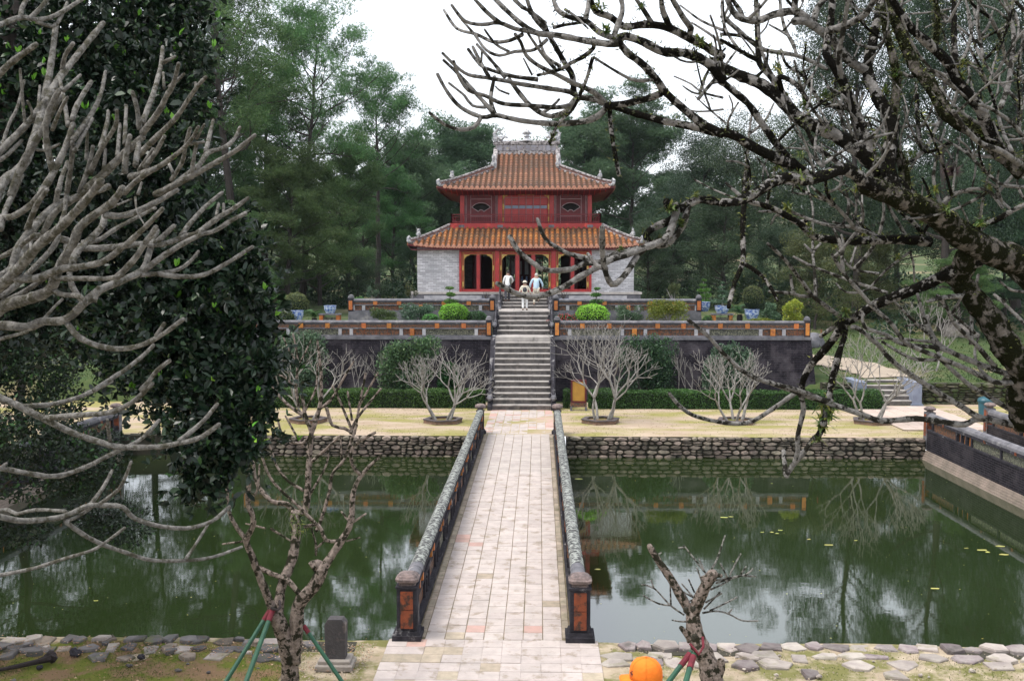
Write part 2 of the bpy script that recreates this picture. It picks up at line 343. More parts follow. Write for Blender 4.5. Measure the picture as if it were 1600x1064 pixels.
M_broad = leafmat('forest_leaves', (.022, .045, .022), (.038, .074, .034), (.06, .10, .04), .5, .2)
M_light = leafmat('light_forest_leaves', (.045, .10, .035), (.07, .14, .05), (.09, .17, .05), .5, .3)
M_olive = leafmat('olive_leaves', (.055, .080, .03), (.085, .115, .04), (.13, .15, .05), .5, .3)
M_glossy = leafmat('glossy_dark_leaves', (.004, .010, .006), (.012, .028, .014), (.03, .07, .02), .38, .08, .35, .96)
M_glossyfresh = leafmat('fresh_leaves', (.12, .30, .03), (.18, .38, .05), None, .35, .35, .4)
M_lime = leafmat('lime_topiary_leaves', (.16, .36, .03), (.24, .46, .05), (.3, .5, .06), .5, .25)
M_green = leafmat('mid_green_leaves', (.045, .13, .025), (.07, .18, .035), (.10, .22, .05), .5, .25)
M_deep = leafmat('deep_green_leaves', (.018, .060, .016), (.035, .10, .024), (.05, .13, .03), .5, .2)
M_greyleaf = leafmat('grey_green_leaves', (.045, .085, .05), (.075, .13, .075), (.10, .16, .09), .5, .2)
M_yellowleaf = leafmat('yellow_green_leaves', (.14, .20, .025), (.24, .28, .04), (.38, .36, .06), .5, .3)
M_hedge = leafmat('hedge_leaves', (.020, .060, .012), (.035, .090, .018), (.06, .13, .03), .5, .2)
M_epi = leafmat('epiphyte_leaves', (.05, .09, .02), (.10, .13, .03), (.22, .22, .05), .55, .25)
M_core = mat('foliage_core', (.010, .022, .008), (.006, .014, .005), 3, 1, .5)
M_bluewhite = mat('blue_white_porcelain', (.42, .50, .64), (.05, .12, .38), 9, .3, .05, c3=(.46, .52, .62), s3=8, t3=.56, spec=.5, ramp=(.46, .52))
M_bluepot = mat('blue_porcelain', (.10, .18, .36), (.35, .42, .55), 12, .35, .05, ramp=(.5, .58), spec=.5)
M_planter = mat('planter_brick', (.26, .15, .10), (.16, .10, .07), 6, .9, .6, 24, brick=(0, .2, .06, .008, (.12, .10, .08)))
M_planterrim = mat('planter_rim', (.12, .095, .095), (.07, .06, .06), 5, .9, .6)
M_greenpole = mat('green_painted_pole', (.018, .085, .045), (.012, .06, .035), 8, .5, .3)
M_redband = mat('red_cloth_band', (.17, .018, .03), (.10, .012, .02), 9, .8, .4)
M_rope = mat('dark_rope', (.04, .03, .03), (.02, .015, .015), 9, .9, .4)
# ================================================================ THE SETTING
WZ, PX = -0.75, 15.05                 # water level, half width of the pond
YN, YF = 16.35, 36.9                  # near and far bank
def fbm(x, y, s=1.0):
    return (math.sin(x*s*1.3+1.7*math.sin(y*s*.9))+math.sin(y*s*1.7+1.3*math.sin(x*s*1.1+2))*.8+.5*math.sin((x+y)*s*3.1+1))/2.3
def hill(x, y):
    # ground height far court and beyond
    ax = abs(x)
    t = max(0.0, min(1.0, (ax-12.6)/(.8 if y < 69 else 3.5))); t = t*t*(3-2*t)
    e = y-46.55
    side = 0.0 if e <= 0 else 1.0*min(1, e/.3)+max(0, e-.5)*.125
    side = min(side, 3.9+max(0, e-24)*.03)
    body = 2.6 if y < 70 else min(3.9, 2.6+(y-70)*.13)
    if y < 47.3: body = 0.0
    z = body*(1-t)+side*t
    if y > 95: z += (y-95)*.035+1.2*fbm(x, y, .03)
    if e > 1.2: z += .12*fbm(x, y, .35)*t
    if ax > 40: z += (ax-40)*.05
    return z
def grid_ground(name, xs, ys, zf, m, kind='structure'):
    nx, ny = len(xs), len(ys); b = MB()
    b.add([(x, y, zf(x, y)) for y in ys for x in xs], [(j*nx+i, j*nx+i+1, (j+1)*nx+i+1, (j+1)*nx+i) for j in range(ny-1) for i in range(nx-1)])
    o = b.build(name, m, smooth=True); o['kind'] = kind; return o
fr = lambda a, b, n: [a+(b-a)*i/(n-1) for i in range(n)]
# near bank: level strip, then a slope that climbs behind and below the camera
def near_z(x, y):
    if y > 11: return .03*fbm(x, y, .9)*(0 if abs(x) < 2.2 else 1)-.02
    return (11-y)*.418 - .02
grid_ground('near_ground', [-60, -30]+fr(-16, 16, 60)+[30, 60], [-60, -20, 0, 5, 11]+fr(11.4, 16.4, 22), lambda x, y: near_z(x, max(y, -1)), M_sand)
def moss_z(x, y):
    e = min(1, (-2.6-x)/.5, (x+60)/.5); return near_z(x, y)+.012+.02*fbm(x*2, y*2, 1.0)*max(0, e)
grid_ground('moss_patch', fr(-15.9, -3.2, 50), fr(11.5, 16.22, 26), moss_z, M_moss)
# ground at both sides of the pond
for s in (-1, 1):
    grid_ground('side_ground', fr(s*15.35, s*60, 12) if s > 0 else fr(-60, -15.35, 12), fr(16.35, 36.95, 14), lambda x, y: .0 if abs(x) < 20 else (abs(x)-20)*.05, M_sand)
# far court (sandy, level)
grid_ground('court_ground', fr(-60, 60, 90), fr(36.95, 46.4, 24), lambda x, y: .012*fbm(x, y, 1.1), M_court)
# rising ground and far hills
ys = fr(46.3, 75, 60)+fr(77, 120, 24)+fr(130, 500, 16); xs = fr(-70, 70, 110); xs = [-400, -200, -110]+xs+[110, 200, 400]
grid_ground('terrain', xs, ys, lambda x, y: hill(x, y)-(.0 if y > 46.6 else .03), M_grass)
# path that climbs from the right-hand steps towards the terrace
pth = [atZ(1385, 588, 1.0), Vector((16.4, 48.2, 0)), Vector((15.2, 51, 0)), Vector((14.6, 54, 0)), Vector((14.6, 60, 0))]
b = MB(); W_ = 1.25; vs = []; 
P0 = [(17.4, 47.6), (17.2, 48.6), (16.8, 49.6), (16.1, 50.5), (15.2, 51.2), (14.3, 51.8), (13.7, 52.4)]
for i in range((len(P0)-1)*5+1):
    k = min(i//5, len(P0)-2); t = i/5-k; x = P0[k][0]*(1-t)+P0[k+1][0]*t; y = P0[k][1]*(1-t)+P0[k+1][1]*t
    dx_, dy_ = P0[k+1][0]-P0[k][0], P0[k+1][1]-P0[k][1]; dl = math.hypot(dx_, dy_)
    for s in (-1, -.5, 0, .5, 1): xx = x+s*(W_+.12*math.sin(i*1.3))*dy_/dl; yy = y-s*(W_+.12*math.sin(i*1.3))*dx_/dl; vs.append((xx, yy, hill(xx, yy)+.05))
n_ = len(vs)//5
b.add(vs, [(i*5+j, i*5+j+1, (i+1)*5+j+1, (i+1)*5+j) for i in range(n_-1) for j in range(4)])
o = b.build('path', M_path, smooth=True); o['kind'] = 'structure'
# paved way across the court towards the right-hand steps
M_way = mat('court_way_tile', (.47, .38, .33), (.40, .32, .27), 3, .85, .3, 22, rv=.08)
wr = link_mesh('paved_way', MB().b2(14.9, 18.4, 38.6, 45.4, -.05, .022).mesh('paved_way', M_joint)); wr['kind'] = 'structure'
tm = MB().cbox(-.29, .29, -.29, .29, 0, .02, .008).mesh('way_tile', M_way)
for i in range(6):
    for j in range(11):
        o = bpy.data.objects.new('paving_tile', tm); COL.objects.link(o); o.parent = wr; o.location = (15.2+i*.6, 38.95+j*.61, .02)
# pond
M_water = bpy.data.materials.new('pond_water'); M_water.use_nodes = True
N = M_water.node_tree.nodes; L = M_water.node_tree.links; bs = N['Principled BSDF']
bs.inputs['Roughness'].default_value = .02; bs.inputs['IOR'].default_value = 2.2; bs.inputs['Specular IOR Level'].default_value = .6
n = N.new('ShaderNodeTexNoise'); n.inputs['Scale'].default_value = .35; n.inputs['Detail'].default_value = 4
g = N.new('ShaderNodeNewGeometry'); L.new(g.outputs['Position'], n.inputs['Vector'])
x = N.new('ShaderNodeMix'); x.data_type = 'RGBA'; L.new(n.outputs['Fac'], x.inputs[0]); x.inputs[6].default_value = (.012, .021, .006, 1); x.inputs[7].default_value = (.018, .029, .009, 1)
L.new(x.outputs[2], bs.inputs['Base Color'])
mp = N.new('ShaderNodeMapping'); mp.inputs['Scale'].default_value = (1.1, 2.2, 1); L.new(g.outputs['Position'], mp.inputs[0])
n2 = N.new('ShaderNodeTexNoise'); n2.inputs['Scale'].default_value = 2.2; n2.inputs['Detail'].default_value = 5; L.new(mp.outputs[0], n2.inputs['Vector'])
bp = N.new('ShaderNodeBump'); bp.inputs['Strength'].default_value = .05; bp.inputs['Distance'].default_value = .012; L.new(n2.outputs['Fac'], bp.inputs['Height']); L.new(bp.outputs[0], bs.inputs['Normal'])
b = MB(); b.add([(-PX-.25, YN-.2, WZ), (PX+.25, YN-.2, WZ), (PX+.25, YF+.25, WZ), (-PX-.25, YF+.25, WZ)], [(0, 1, 2, 3)])
o = b.build('pond_water', M_water); o['kind'] = 'structure'
o = MB().b2(-PX-.3, PX+.3, YN-.3, YF+.3, -2.4, -2.2).build('pond_bed', M_soil); o['kind'] = 'structure'

# ---------------------------------------------------------------- dry stone far bank
def stone_poly(x0, x1, z0, z1, y, dep, parent, m, name='stone'):
    # irregular squared stone: front face bulges
    g_ = .012; cx, cz = (x0+x1)/2, (z0+z1)/2; hw, hh = (x1-x0)/2-g_, (z1-z0)/2-g_; b = MB(); ring = []
    n = 8
    for k in range(n):
        a = 2*math.pi*(k+.5)/n; c, s = math.cos(a), math.sin(a); q = 1/(abs(c)**6+abs(s)**6)**(1/6)
        ring.append((c*q*hw*random.uniform(.84, 1.03), s*q*hh*random.uniform(.80, 1.05)))
    f = random.uniform(.02, .07)
    vs = [(p[0], y+dep, p[1]) for p in ring]+[(p[0], y+.03, p[1]) for p in ring]+[(p[0]*.78, y-f, p[1]*.76) for p in ring]
    fs = [(i, (i+1) % n, n+(i+1) % n, n+i) for i in range(n)]+[(n+i, n+(i+1) % n, 2*n+(i+1) % n, 2*n+i) for i in range(n)]+[tuple(2*n+i for i in range(n))]
    b.add(vs, [tuple(reversed(f_)) for f_ in fs])
    o = bpy.data.objects.new(name, b.mesh(name, m)); COL.objects.link(o); o.parent = parent
    r = Vector(parent.location); o.location = Vector((cx, 0, cz))-Vector((r.x, 0, r.z)); o.location.y = -r.y; return o
def rubble_wall(label, x0, x1, y, zt, zb, courses, wmin, wmax, m, cat='wall', back=M_gap, dep=.4):
    r = empty('stone_bank', ((x0+x1)/2, y+.15, zb), label, cat)
    MB().b2(x0, x1, y+.08, y+dep, zb-.3, zt-.03).build('backing', back, r)
    hs = [random.uniform(.75, 1.3) for _ in range(courses)]; t = sum(hs); z = zb; cnt = 0
    for c in range(courses):
        h = hs[c]/t*(zt-zb); x = x0+random.uniform(-.2, 0)
        while x < x1-.05:
            w = random.uniform(wmin, wmax); xe = min(x+w, x1)
            if random.random() < .22 and h > .14 and xe-x > .16:
                sp = z+h*random.uniform(.4, .6)
                stone_poly(max(x, x0), xe, z+random.uniform(-.01, .01), sp, y, .25, r, m); stone_poly(max(x, x0), xe, sp, z+h+random.uniform(-.01, .02), y, .25, r, m); cnt += 2
            elif xe-x > .06: stone_poly(max(x, x0), xe, z+random.uniform(-.02, .015), z+h+random.uniform(-.015, .02), y, .25, r, m); cnt += 1
            x = xe
        z += h
    return r
rubble_wall('dark rubble bank of piled stones left of the bridge, under the mossy court', -9.6, -1.78, YF-.15, 0.0, WZ-.08, 5, .18, .42, M_stone)
rubble_wall('rubble bank of piled brown stones right of the bridge, under the sandy court', 1.78, PX, YF-.15, 0.0, WZ-.08, 5, .18, .5, M_stone)
o = MB().b2(-PX, -9.6, YF-.12, YF+.3, -1.2, 0).build('bank_edge', M_gap); o['kind'] = 'structure'
# ragged top of the bank: thin cap stones
# near bank flagstones
def flag_mesh(rx, ry, h, m, seed):
    rnd = random.Random(seed); n = rnd.choice([4, 5, 5, 6]); ang = sorted(rnd.uniform(0, 6.28) for _ in range(n))
    ang = [2*math.pi*k/n+rnd.uniform(-.42, .42)+.7 for k in range(n)]
    ring = [(math.cos(a)*rx*rnd.uniform(.85, 1.1)*1.08, math.sin(a)*ry*rnd.uniform(.85, 1.1)*1.08) for a in ang]; b = MB()
    vs = [(p[0], p[1], -.12) for p in ring]+[(p[0], p[1], h-.018) for p in ring]+[(p[0]*.93, p[1]*.92, h+rnd.uniform(-.012, .012)) for p in ring]
    b.add(vs, [(i, (i+1) % n, n+(i+1) % n, n+i) for i in range(n)]+[(n+i, n+(i+1) % n, 2*n+(i+1) % n, 2*n+i) for i in range(n)]+[tuple(2*n+i for i in range(n))])
    return b.mesh('flagstone', m)
def flags(label, spots, ms, name='stone_edging'):
    r = empty(name, (spots[0][0], spots[0][1], -.02), label, 'stone edging')
    for k, (x, y, rx, ry, h) in enumerate(spots):
        o = bpy.data.objects.new('stone', flag_mesh(rx, ry, h, ms[k % len(ms)], 100+k*7)); COL.objects.link(o); o.parent = r
        o.location = Vector((x, y, -.01))-Vector(r.location); o.rotation_euler = (random.uniform(-.05, .05), random.uniform(-.05, .05), random.uniform(-.25, .25))
    return r
sp = []
# left bank: three loose courses of dark slabs from x -9.5 to -2
x = -3.0
while x > -10.5:
    w = random.uniform(.22, .42)
    for row, (yy, pr) in enumerate(((16.22, 1), (15.85, .95), (15.52, .6))):
        if row and x > -3.1: continue
        if random.random() < .25: sp.append((x+random.uniform(-.2, .2), yy+random.uniform(-.2, .1), random.uniform(.06, .12), random.uniform(.05, .09), random.uniform(.04, .1)))
        if random.random() < pr: sp.append((x+random.uniform(-.1, .1), yy+random.uniform(-.06, .06), w*.55, random.uniform(.13, .2), random.uniform(.01, .07)))
    x -= w*1.02
flags('dark broken slabs edging the left bank of the pond, mossy ground in front', sp, [M_flag, M_flag, M_stone, M_flag, M_flagpale])
sp = []; x = 2.1; k = 0
while x < 10.2:
    w = random.uniform(.26, .46); sp.append((x+w/2, 16.2+random.uniform(-.05, .05), w*.56, random.uniform(.14, .2), random.uniform(.01, .055))); x += w*.98; k += 1
flags('row of purplish rounded stones along the right edge of the pond', sp, [M_purple, M_purple, M_flagpale], 'stone_kerb')
sp = []; x = 2.0
while x < 10.0:
    w = random.uniform(.3, .6)
    for yy, pr in ((15.82, .9), (15.48, .75), (15.1, .3)):
        if random.random() < pr*(1 if x < 5 else .62): sp.append((x+random.uniform(-.12, .12), yy+random.uniform(-.07, .07), w*.52, random.uniform(.14, .2), random.uniform(.005, .035)))
    x += w
flags('pale flat stones bedded in the sandy right bank behind the kerb', sp, [M_flagpale, M_flagpale, M_flagpale, M_purple])
# bank faces under the edging
o = MB().b2(-PX-.2, -2.0, 15.9, 16.34, -1.3, -.03).build('bank_face', M_gap); o['kind'] = 'structure'
o = MB().b2(2.0, PX+.2, 15.9, 16.34, -1.3, -.03).build('bank_face', M_gap); o['kind'] = 'structure'
# loose dark rocks and a fallen black branch on the moss
for k, (px, py, r) in enumerate([(118, 1024, .085), (221, 1028, .05), (62, 1044, .04)]):
    p = atZ(px, py, 0); o = MB().blob(p+Vector((0, 0, r*.5)), (r*1.2, r, r*.9), 1, .22, k).build('rock', M_darkstone)
    tag(o, ['fist-sized black rock on the moss in front of the left slabs', 'small dark pebble on the moss right of the black rock', 'flat dark pebble beside the black fallen branch'][k], 'rock')
pts = [atZ(px, py, z) for px, py, z in ((-20, 1050, .03), (30, 1040, .05), (60, 1032, .07), (80, 1026, .10))]
b = MB().tube(pts, [.02, .035, .045, .07], 7, rough=.25); b.blob(pts[-1], (.11, .07, .08), 1, .3, 4); o = b.build('fallen_branch', M_rope)
tag(o, 'black fallen branch lying on the mossy ground at the left', 'branch')
# leaf litter on the left bank
V = []
for k in range(1500):
    a = random.random(); x = random.uniform(-10.5, -1.9); y = random.gauss(15.75, .28) if a < .55 else random.uniform(13.4, 16)
    if y > 16.3: continue
    s = random.uniform(.012, .032); t = random.uniform(0, 6.28); z = random.uniform(.03, .06) if y > 15.4 else .035
    c, q = math.cos(t), math.sin(t); V.append([(x-c*s, y-q*s, z), (x+q*s*.4, y-c*s*.4, z+.012), (x+c*s, y+q*s, z+.004), (x-q*s*.4, y+c*s*.4, z+.01)])
M_litter = leafmat('dry_leaf_litter', (.16, .09, .05), (.30, .18, .10), (.45, .32, .22), .8, .1)
o = link_mesh('leaf_litter', fast_mesh('leaf_litter', np.array(V), 4, M_litter)); o['kind'] = 'stuff'
V = []
for k in range(2600):       # small pebbles and grit over sandy ground right and around the path
    x = random.uniform(1.9, 10.5) if k % 2 else random.uniform(-3.4, -1.95); y = random.uniform(13.6, 16.2); s = random.uniform(.006, .018)
    V.append([(x-s, y, .0), (x, y-s, .0), (x+s, y, .0), (x, y, .0+s)]) 
o = link_mesh('gravel', fast_mesh('gravel', np.array(V), 4, mat('grit', (.42, .35, .27), (.2, .16, .12), 8, .9, 0))); o['kind'] = 'stuff'

# ---------------------------------------------------------------- bridge
BR = empty('stone_bridge', (0, 27, 0), 'long straight tiled footbridge across the pond with dark railings', 'bridge')
MB().b2(-1.66, 1.66, 16.36, 37.6, -.42, -.035).build('deck', M_greystone, BR)
MB().b2(-1.5, 1.5, 16.42, 37.5, -.03, -.006).build('joint_bed', M_joint, BR)
for yb in (20.5, 24.7, 29, 33.2): 
    MB().b2(-1.5, 1.5, yb-.3, yb+.3, -2.2, -.42).build('pier', M_greystone, BR)
T = 1/3.
def tmesh(m, seed, w=T, l=T): 
    random.seed(seed); return MB().cbox(-w/2+.006, w/2-.006, -l/2+.006, l/2-.006, -.03, .0, .006, jit=.002).mesh('tile', m)
tms = [tmesh(M_tile, k) for k in range(5)]; tpk = tmesh(M_tilepink, 9); ttn = tmesh(M_tiletan, 10)
random.seed(5)
ny = int((37.5-16.42)/T); far = MB()
for j in range(ny):
    y = 16.42+T*(j+.5)
    off = [0, .012, -.01][j % 3]
    for i in range(7):
        x = (i-3)*T+random.uniform(-.002, .002)
        if j < 41:
            q = random.random(); me = tpk if q < (.02 if j > 2 else .1) else ttn if q < (.03 if j > 5 else .14) else random.choice(tms)
            o = bpy.data.objects.new('tile', me); COL.objects.link(o); o.parent = BR; o.location = (x, y-27, 0.004+random.uniform(-.002, .002)); o.rotation_euler = (random.uniform(-.004, .004), random.uniform(-.004, .004), random.choice((0, math.pi)))
        else: far.cbox(x-T/2+.007, x+T/2-.007, y-T/2+.007, y+T/2-.007, -.03, .004, .006, jit=.002)
M_tilefar = mat('paving_tile_far', (.42, .37, .34), (.34, .30, .275), 4, .75, .35, 26, c3=(.25, .20, .16), s3=1.1, t3=.66, w3=.08, iv=.09)
o = far.build('tile_field', M_tilefar, BR); o['kind'] = 'stuff'
M_edge = mat('edge_stone', (.34, .28, .22), (.2, .17, .13), 4, .9, .5, 22, rv=.2, c3=(.12, .11, .05), s3=1.3, t3=.62)
for s in (-1, 1):
    y = 16.5
    while y < 37.4:
        l = random.uniform(.3, .5); MB().cbox(s*1.172, s*1.285, y, min(y+l-.012, 37.45), -.03, .012, .008, jit=.004).build('edge_stone', M_edge, BR); y += l
# paved aprons
def apron(name, x0, x1, y0, y1, zz, label_rows, pinkside=False):
    r = link_mesh(name, MB().b2(x0, x1, y0, y1, -.2, zz-.028).mesh(name, M_joint)); r['kind'] = 'structure'
    nx = int(round((x1-x0)/T)); nyy = int(round((y1-y0)/T)); cnt = 0; b = MB()
    for j in range(nyy):
        for i in range(nx):
            x = x0+(x1-x0)*(i+.5)/nx; y = y0+T*(j+.5)
            q = random.random(); side = i in (0, nx-1)
            me = tpk if (q < .07 or (pinkside and side and q < .7)) else ttn if q < .2 and not pinkside else random.choice(tms)
            o = bpy.data.objects.new('paving_tile', me); COL.objects.link(o); o.parent = r; o.location = (x+random.uniform(-.003, .003), y, zz+random.uniform(-.003, .003)); o.rotation_euler = (random.uniform(-.006, .006), random.uniform(-.006, .006), 0)
    return r
apron('pavement', -1.76, 1.76, 11.75, 16.42, .004, 0)
apron('pavement', -1.36, 1.36, 37.52, 43.8, .004, 0, True)

# ---------------------------------------------------------------- railings of the bridge
def post(root, x, y, h, w=.34, round_cap=False, zb=0.0, face=-1, panel=True):
    b = MB(); b.box((x, y, zb+.045), (w+.15, w+.15, .09)); b.box((x, y, zb+.12), (w+.08, w+.08, .06), taper=.92); b.box((x, y, zb+.16+(h-.42)/2), (w, w, h-.42))
    b.box((x, y, zb+h-.25), (w+.04, w+.04, .035)); p = b.build('post', M_darkstone, root)
    c = MB()
    if round_cap: c.lathe((x, y, zb+h-.235), [(.13, 0), (.11, .05), (.19, .09), (.215, .14), (.20, .20), (.12, .245), (.02, .26)], 14)
    else: c.lathe((x, y, zb+h-.235), [(w*.42, 0), (w*.40, .04), (w*.56, .075), (w*.58, .12), (w*.50, .14), (w*.46, .165), (w*.34, .195), (w*.16, .21)], 16, sq=True, rot=math.pi/16*0)
    q = c.build('cap', M_pinkstone, p)
    if panel:
        for k in (0, 1):
            hh = (h-.50)/2; MB().b2(x-w*.31, x+w*.31, y-w/2-.012, y-w/2+.01, zb+.20+k*hh, zb+.20+(k+1)*hh-.012).build('glazed_panel', M_brownpanel, p)
    return p
def railing(label, s, y0, y1, h):
    """long low wall: plinth, stiles, glazed panels, beam, rounded coping, cap post at each end"""
    r = empty('bridge_railing', (s*1.46, (y0+y1)/2, 0), label, 'railing'); x = s*1.46; i_ = -s
    MB().b2(x-.15, x+.15, y0, y1, -.42, .16).build('plinth', M_darkstone, r)
    MB().b2(x-.11, x+.11, y0, y1, .50, .60).build('middle_beam', M_darkstone, r)
    MB().b2(x-.13, x+.13, y0, y1, .76, .84).build('upper_beam', M_darkstone, r)
    # coping: half round segments, worn and lichened
    y = y0+.1; k = 0
    while y < y1-.05:
        l = random.choice((.17, .19, .21)) if k > 4 else 1.15/4; ye = min(y+l-.004, y1); rr = .125*random.uniform(.97, 1.03)
        prof = [(math.cos(a)*rr, .835+math.sin(a)*rr*.78) for a in [math.pi*q/8 for q in range(9)]]
        m_ = MB(); n = len(prof); vs = []
        for yy, q in ((y, .985), (y+.02, 1.02), ((y+ye)/2, 1.03), (ye-.02, 1.0), (ye, .97)):
            for px_, pz in prof: vs.append((x+px_*q, yy, .83+(pz-.83)*q))
        m_.add(vs, [(i*n+j, i*n+j+1, (i+1)*n+j+1, (i+1)*n+j) for i in range(4) for j in range(n-1)]+[tuple(range(n-1, -1, -1)), tuple(4*n+j for j in range(n))])
        m_.build('coping_tile', M_lichen if k > 3 else M_greystone, r, smooth=False); y += l; k += 1
    # stiles + panels
    y = y0+.32; k = 0; L_ = [1.25, .34, .34, 1.25, .34, .34]
    while y < y1-.5:
        l = L_[k % 6]; ye = min(y+l, y1-.3)
        MB().b2(x-.12, x+.12, y-.05, y+.05, .16, .50).build('stile', M_darkstone, r)
        if l > 1:
            MB().b2(x-.07, x+.07, y+.05, ye-.05, .17, .49).build('lattice_panel', [M_relief, M_grille][(k//6) % 2], r)
            for q in (.32, .68):
                yy = y+l*q
                if yy < ye: MB().b2(x-.128, x+.128, yy-.045, yy+.045, .612, .748).build('glazed_tile', M_orange, r)
        else:
            MB().b2(x-.09, x+.09, y+.13, y+.21, .165, .495).build('glazed_tile', M_orange if k % 2 else M_brownpanel, r)
        MB().b2(x-.07, x+.07, y, ye, .601, .759).build('frieze', [M_relief, M_greystone][k % 2], r)
        y = ye if ye > y+.05 else y+l; k += 1
    post(r, x, y0-.02, 1.15, .34); post(r, x, y1+.05, 1.12, .27, True)
    return r
railing('weathered railing on the left side of the bridge with black stone and orange panels', -1, 16.55, 37.5, 1.1)
railing('weathered railing on the right side of the bridge with whitish lichened coping', 1, 16.55, 37.5, 1.1)

# ---------------------------------------------------------------- side walls of the pond
def pond_wall(label, x, y0, y1, s, foot=True, ztop=.92, endpost=True, vis=True, capred=True):
    r = empty('pond_wall', (x, (y0+y1)/2, WZ), label, 'wall')
    MB().b2(x-.14, x+.14, y0, y1, -.35, .30).build('brick_body', M_darkbrickY, r)
    for k in range(6):
        w = .15+.035*k; z = -.35-.075*k
        MB().b2(x-w, x+w, y0, y1, z-.069, z).build('footing_course', M_footbrick if k > 0 else M_darkbrickY, r)
    MB().b2(x-.38, x+.38, y0, y1, -1.2, -.81).build('footing', M_footbrick, r)
    MB().b2(x-.15, x+.15, y0, y1, .30, .36).build('lower_beam', M_darkstone, r)
    MB().b2(x-.15, x+.15, y0, y1, .66, .76).build('upper_beam', M_darkstone, r)
    MB().tube([(x, y0, .80), (x, y1, .80)], .155, 10).build('coping', M_greystone, r)
    y = y1-.4; k = 0; L_ = [2.1, .38, .38, .42, 2.1]
    while y > y0+.4:
        l = L_[k % 5]; ye = max(y-l, y0+.2)
        MB().b2(x-.14, x+.14, y-.09, y+.0, .36, .66).build('stile', M_darkstone, r)
        if l > 1: MB().b2(x-.08, x+.08, ye, y-.09, .362, .658).build('lattice_panel', [M_relief, M_grille][(k//4) % 2], r)
        else: MB().b2(x-.07, x+.07, ye+.1, y-.19, .362, .658).build('glazed_tile', M_orange, r)
        if l > 1:
            MB().b2(x-.16, x+.16, (y+ye)/2-.07, (y+ye)/2+.07, .665, .755).build('glazed_tile', M_brownpanel, r)
        y = ye; k += 1
    if endpost: 
        b = MB(); b.b2(x-.16, x+.16, y1, y1+.3, -.4, .98); p = b.build('post', M_greystone, r)
        MB().b2(x-.165, x+.165, y1-.012, y1, .2, .85).build('glazed_panel', M_brownpanel, p)
        MB().b2(x-.174, x-.16, y1+.06, y1+.24, .1, .9).build('glazed_panel', M_brownpanel, p) if s > 0 else None
        MB().lathe((x, y1+.15, .98), [(.12, 0), (.11, .04), (.2, .07), (.22, .13), (.15, .19), (.03, .22)], 12).build('cap', M_pinkstone, p)
    return r
pond_wall('black brick wall along the right side of the pond with orange tile insets', 15.2, 16.2, 36.75, 1)
pond_wall('second dark parapet further right, beyond the sandy way by the pond', 17.9, 17.0, 37.9, 1)
pond_wall('brick wall with orange tiles on the left side of the pond behind the leafy tree', -15.2, 16.2, 36.75, -1)
# tufts of moss and short grass on the near banks and court edge
rng0 = np.random.default_rng(31)
def tufts(name, n, xf, m, lo, hi, zf):
    P = np.array([xf() for _ in range(n)]); C = np.stack([P[:, 0], P[:, 1], np.array([zf(a, b_) for a, b_ in P])+lo*.3], 1)
    D = rng0.normal(size=(n, 3))*.6+np.array([0, 0, .8]); D /= np.linalg.norm(D, axis=1, keepdims=True); S = np.cross(D, rng0.normal(size=(n, 3))); S /= np.linalg.norm(S, axis=1, keepdims=True)
    ln = rng0.uniform(lo, hi, (n, 1)); V = np.stack([C-S*ln*.22, C+S*ln*.22, C+D*ln], axis=1)
    o = link_mesh(name, fast_mesh(name, V, 3, m)); o['kind'] = 'stuff'
M_mosstuft = leafmat('moss_tufts', (.07, .10, .018), (.13, .16, .03), (.22, .22, .06), .8, .2)
def spot_near():
    while True:
        x, y = random.uniform(-11, 11), random.uniform(13.2, 16.2)
        if abs(x) < 1.95: continue
        w = fbm(x*2.2, y*2.2, 1.0)
        if random.random() < (.55+.6*w if x < -3 else .06+.35*max(0, w)): return x, y
tufts('moss_tufts', 42000, spot_near, M_mosstuft, .008, .032, lambda x, y: near_z(x, y)+(.015 if x < -3 else 0))
def spot_court():
    while True:
        x, y = random.uniform(-12, 20), random.uniform(37.1, 44.3)
        if abs(x) < 1.6: continue
        w = fbm(x*.6, y*1.1, 1.0)
        if random.random() < .12+.5*max(0, w)+(.5 if y > 43.6 else 0): return x, y
tufts('court_grass', 9000, spot_court, leafmat('short_dry_grass', (.15, .155, .05), (.22, .21, .075), (.30, .26, .12), .9, .2), .02, .05, lambda x, y: 0)
# grit and small stones everywhere on the near sand
for k in range(46):
    x = random.choice((random.uniform(2.1, 9.5), random.uniform(-9.5, -2))); y = random.uniform(14.2, 15.9); r_ = random.uniform(.015, .045)
    o = MB().blob((x, y, r_*.3), (r_*1.3, r_, r_*.7), 0, .3, k).build('pebble', M_flag if x < 0 else M_flagpale); tag(o, 'small loose pebble lying on the near bank of the pond', 'pebble', 'loose pebbles on the near bank')
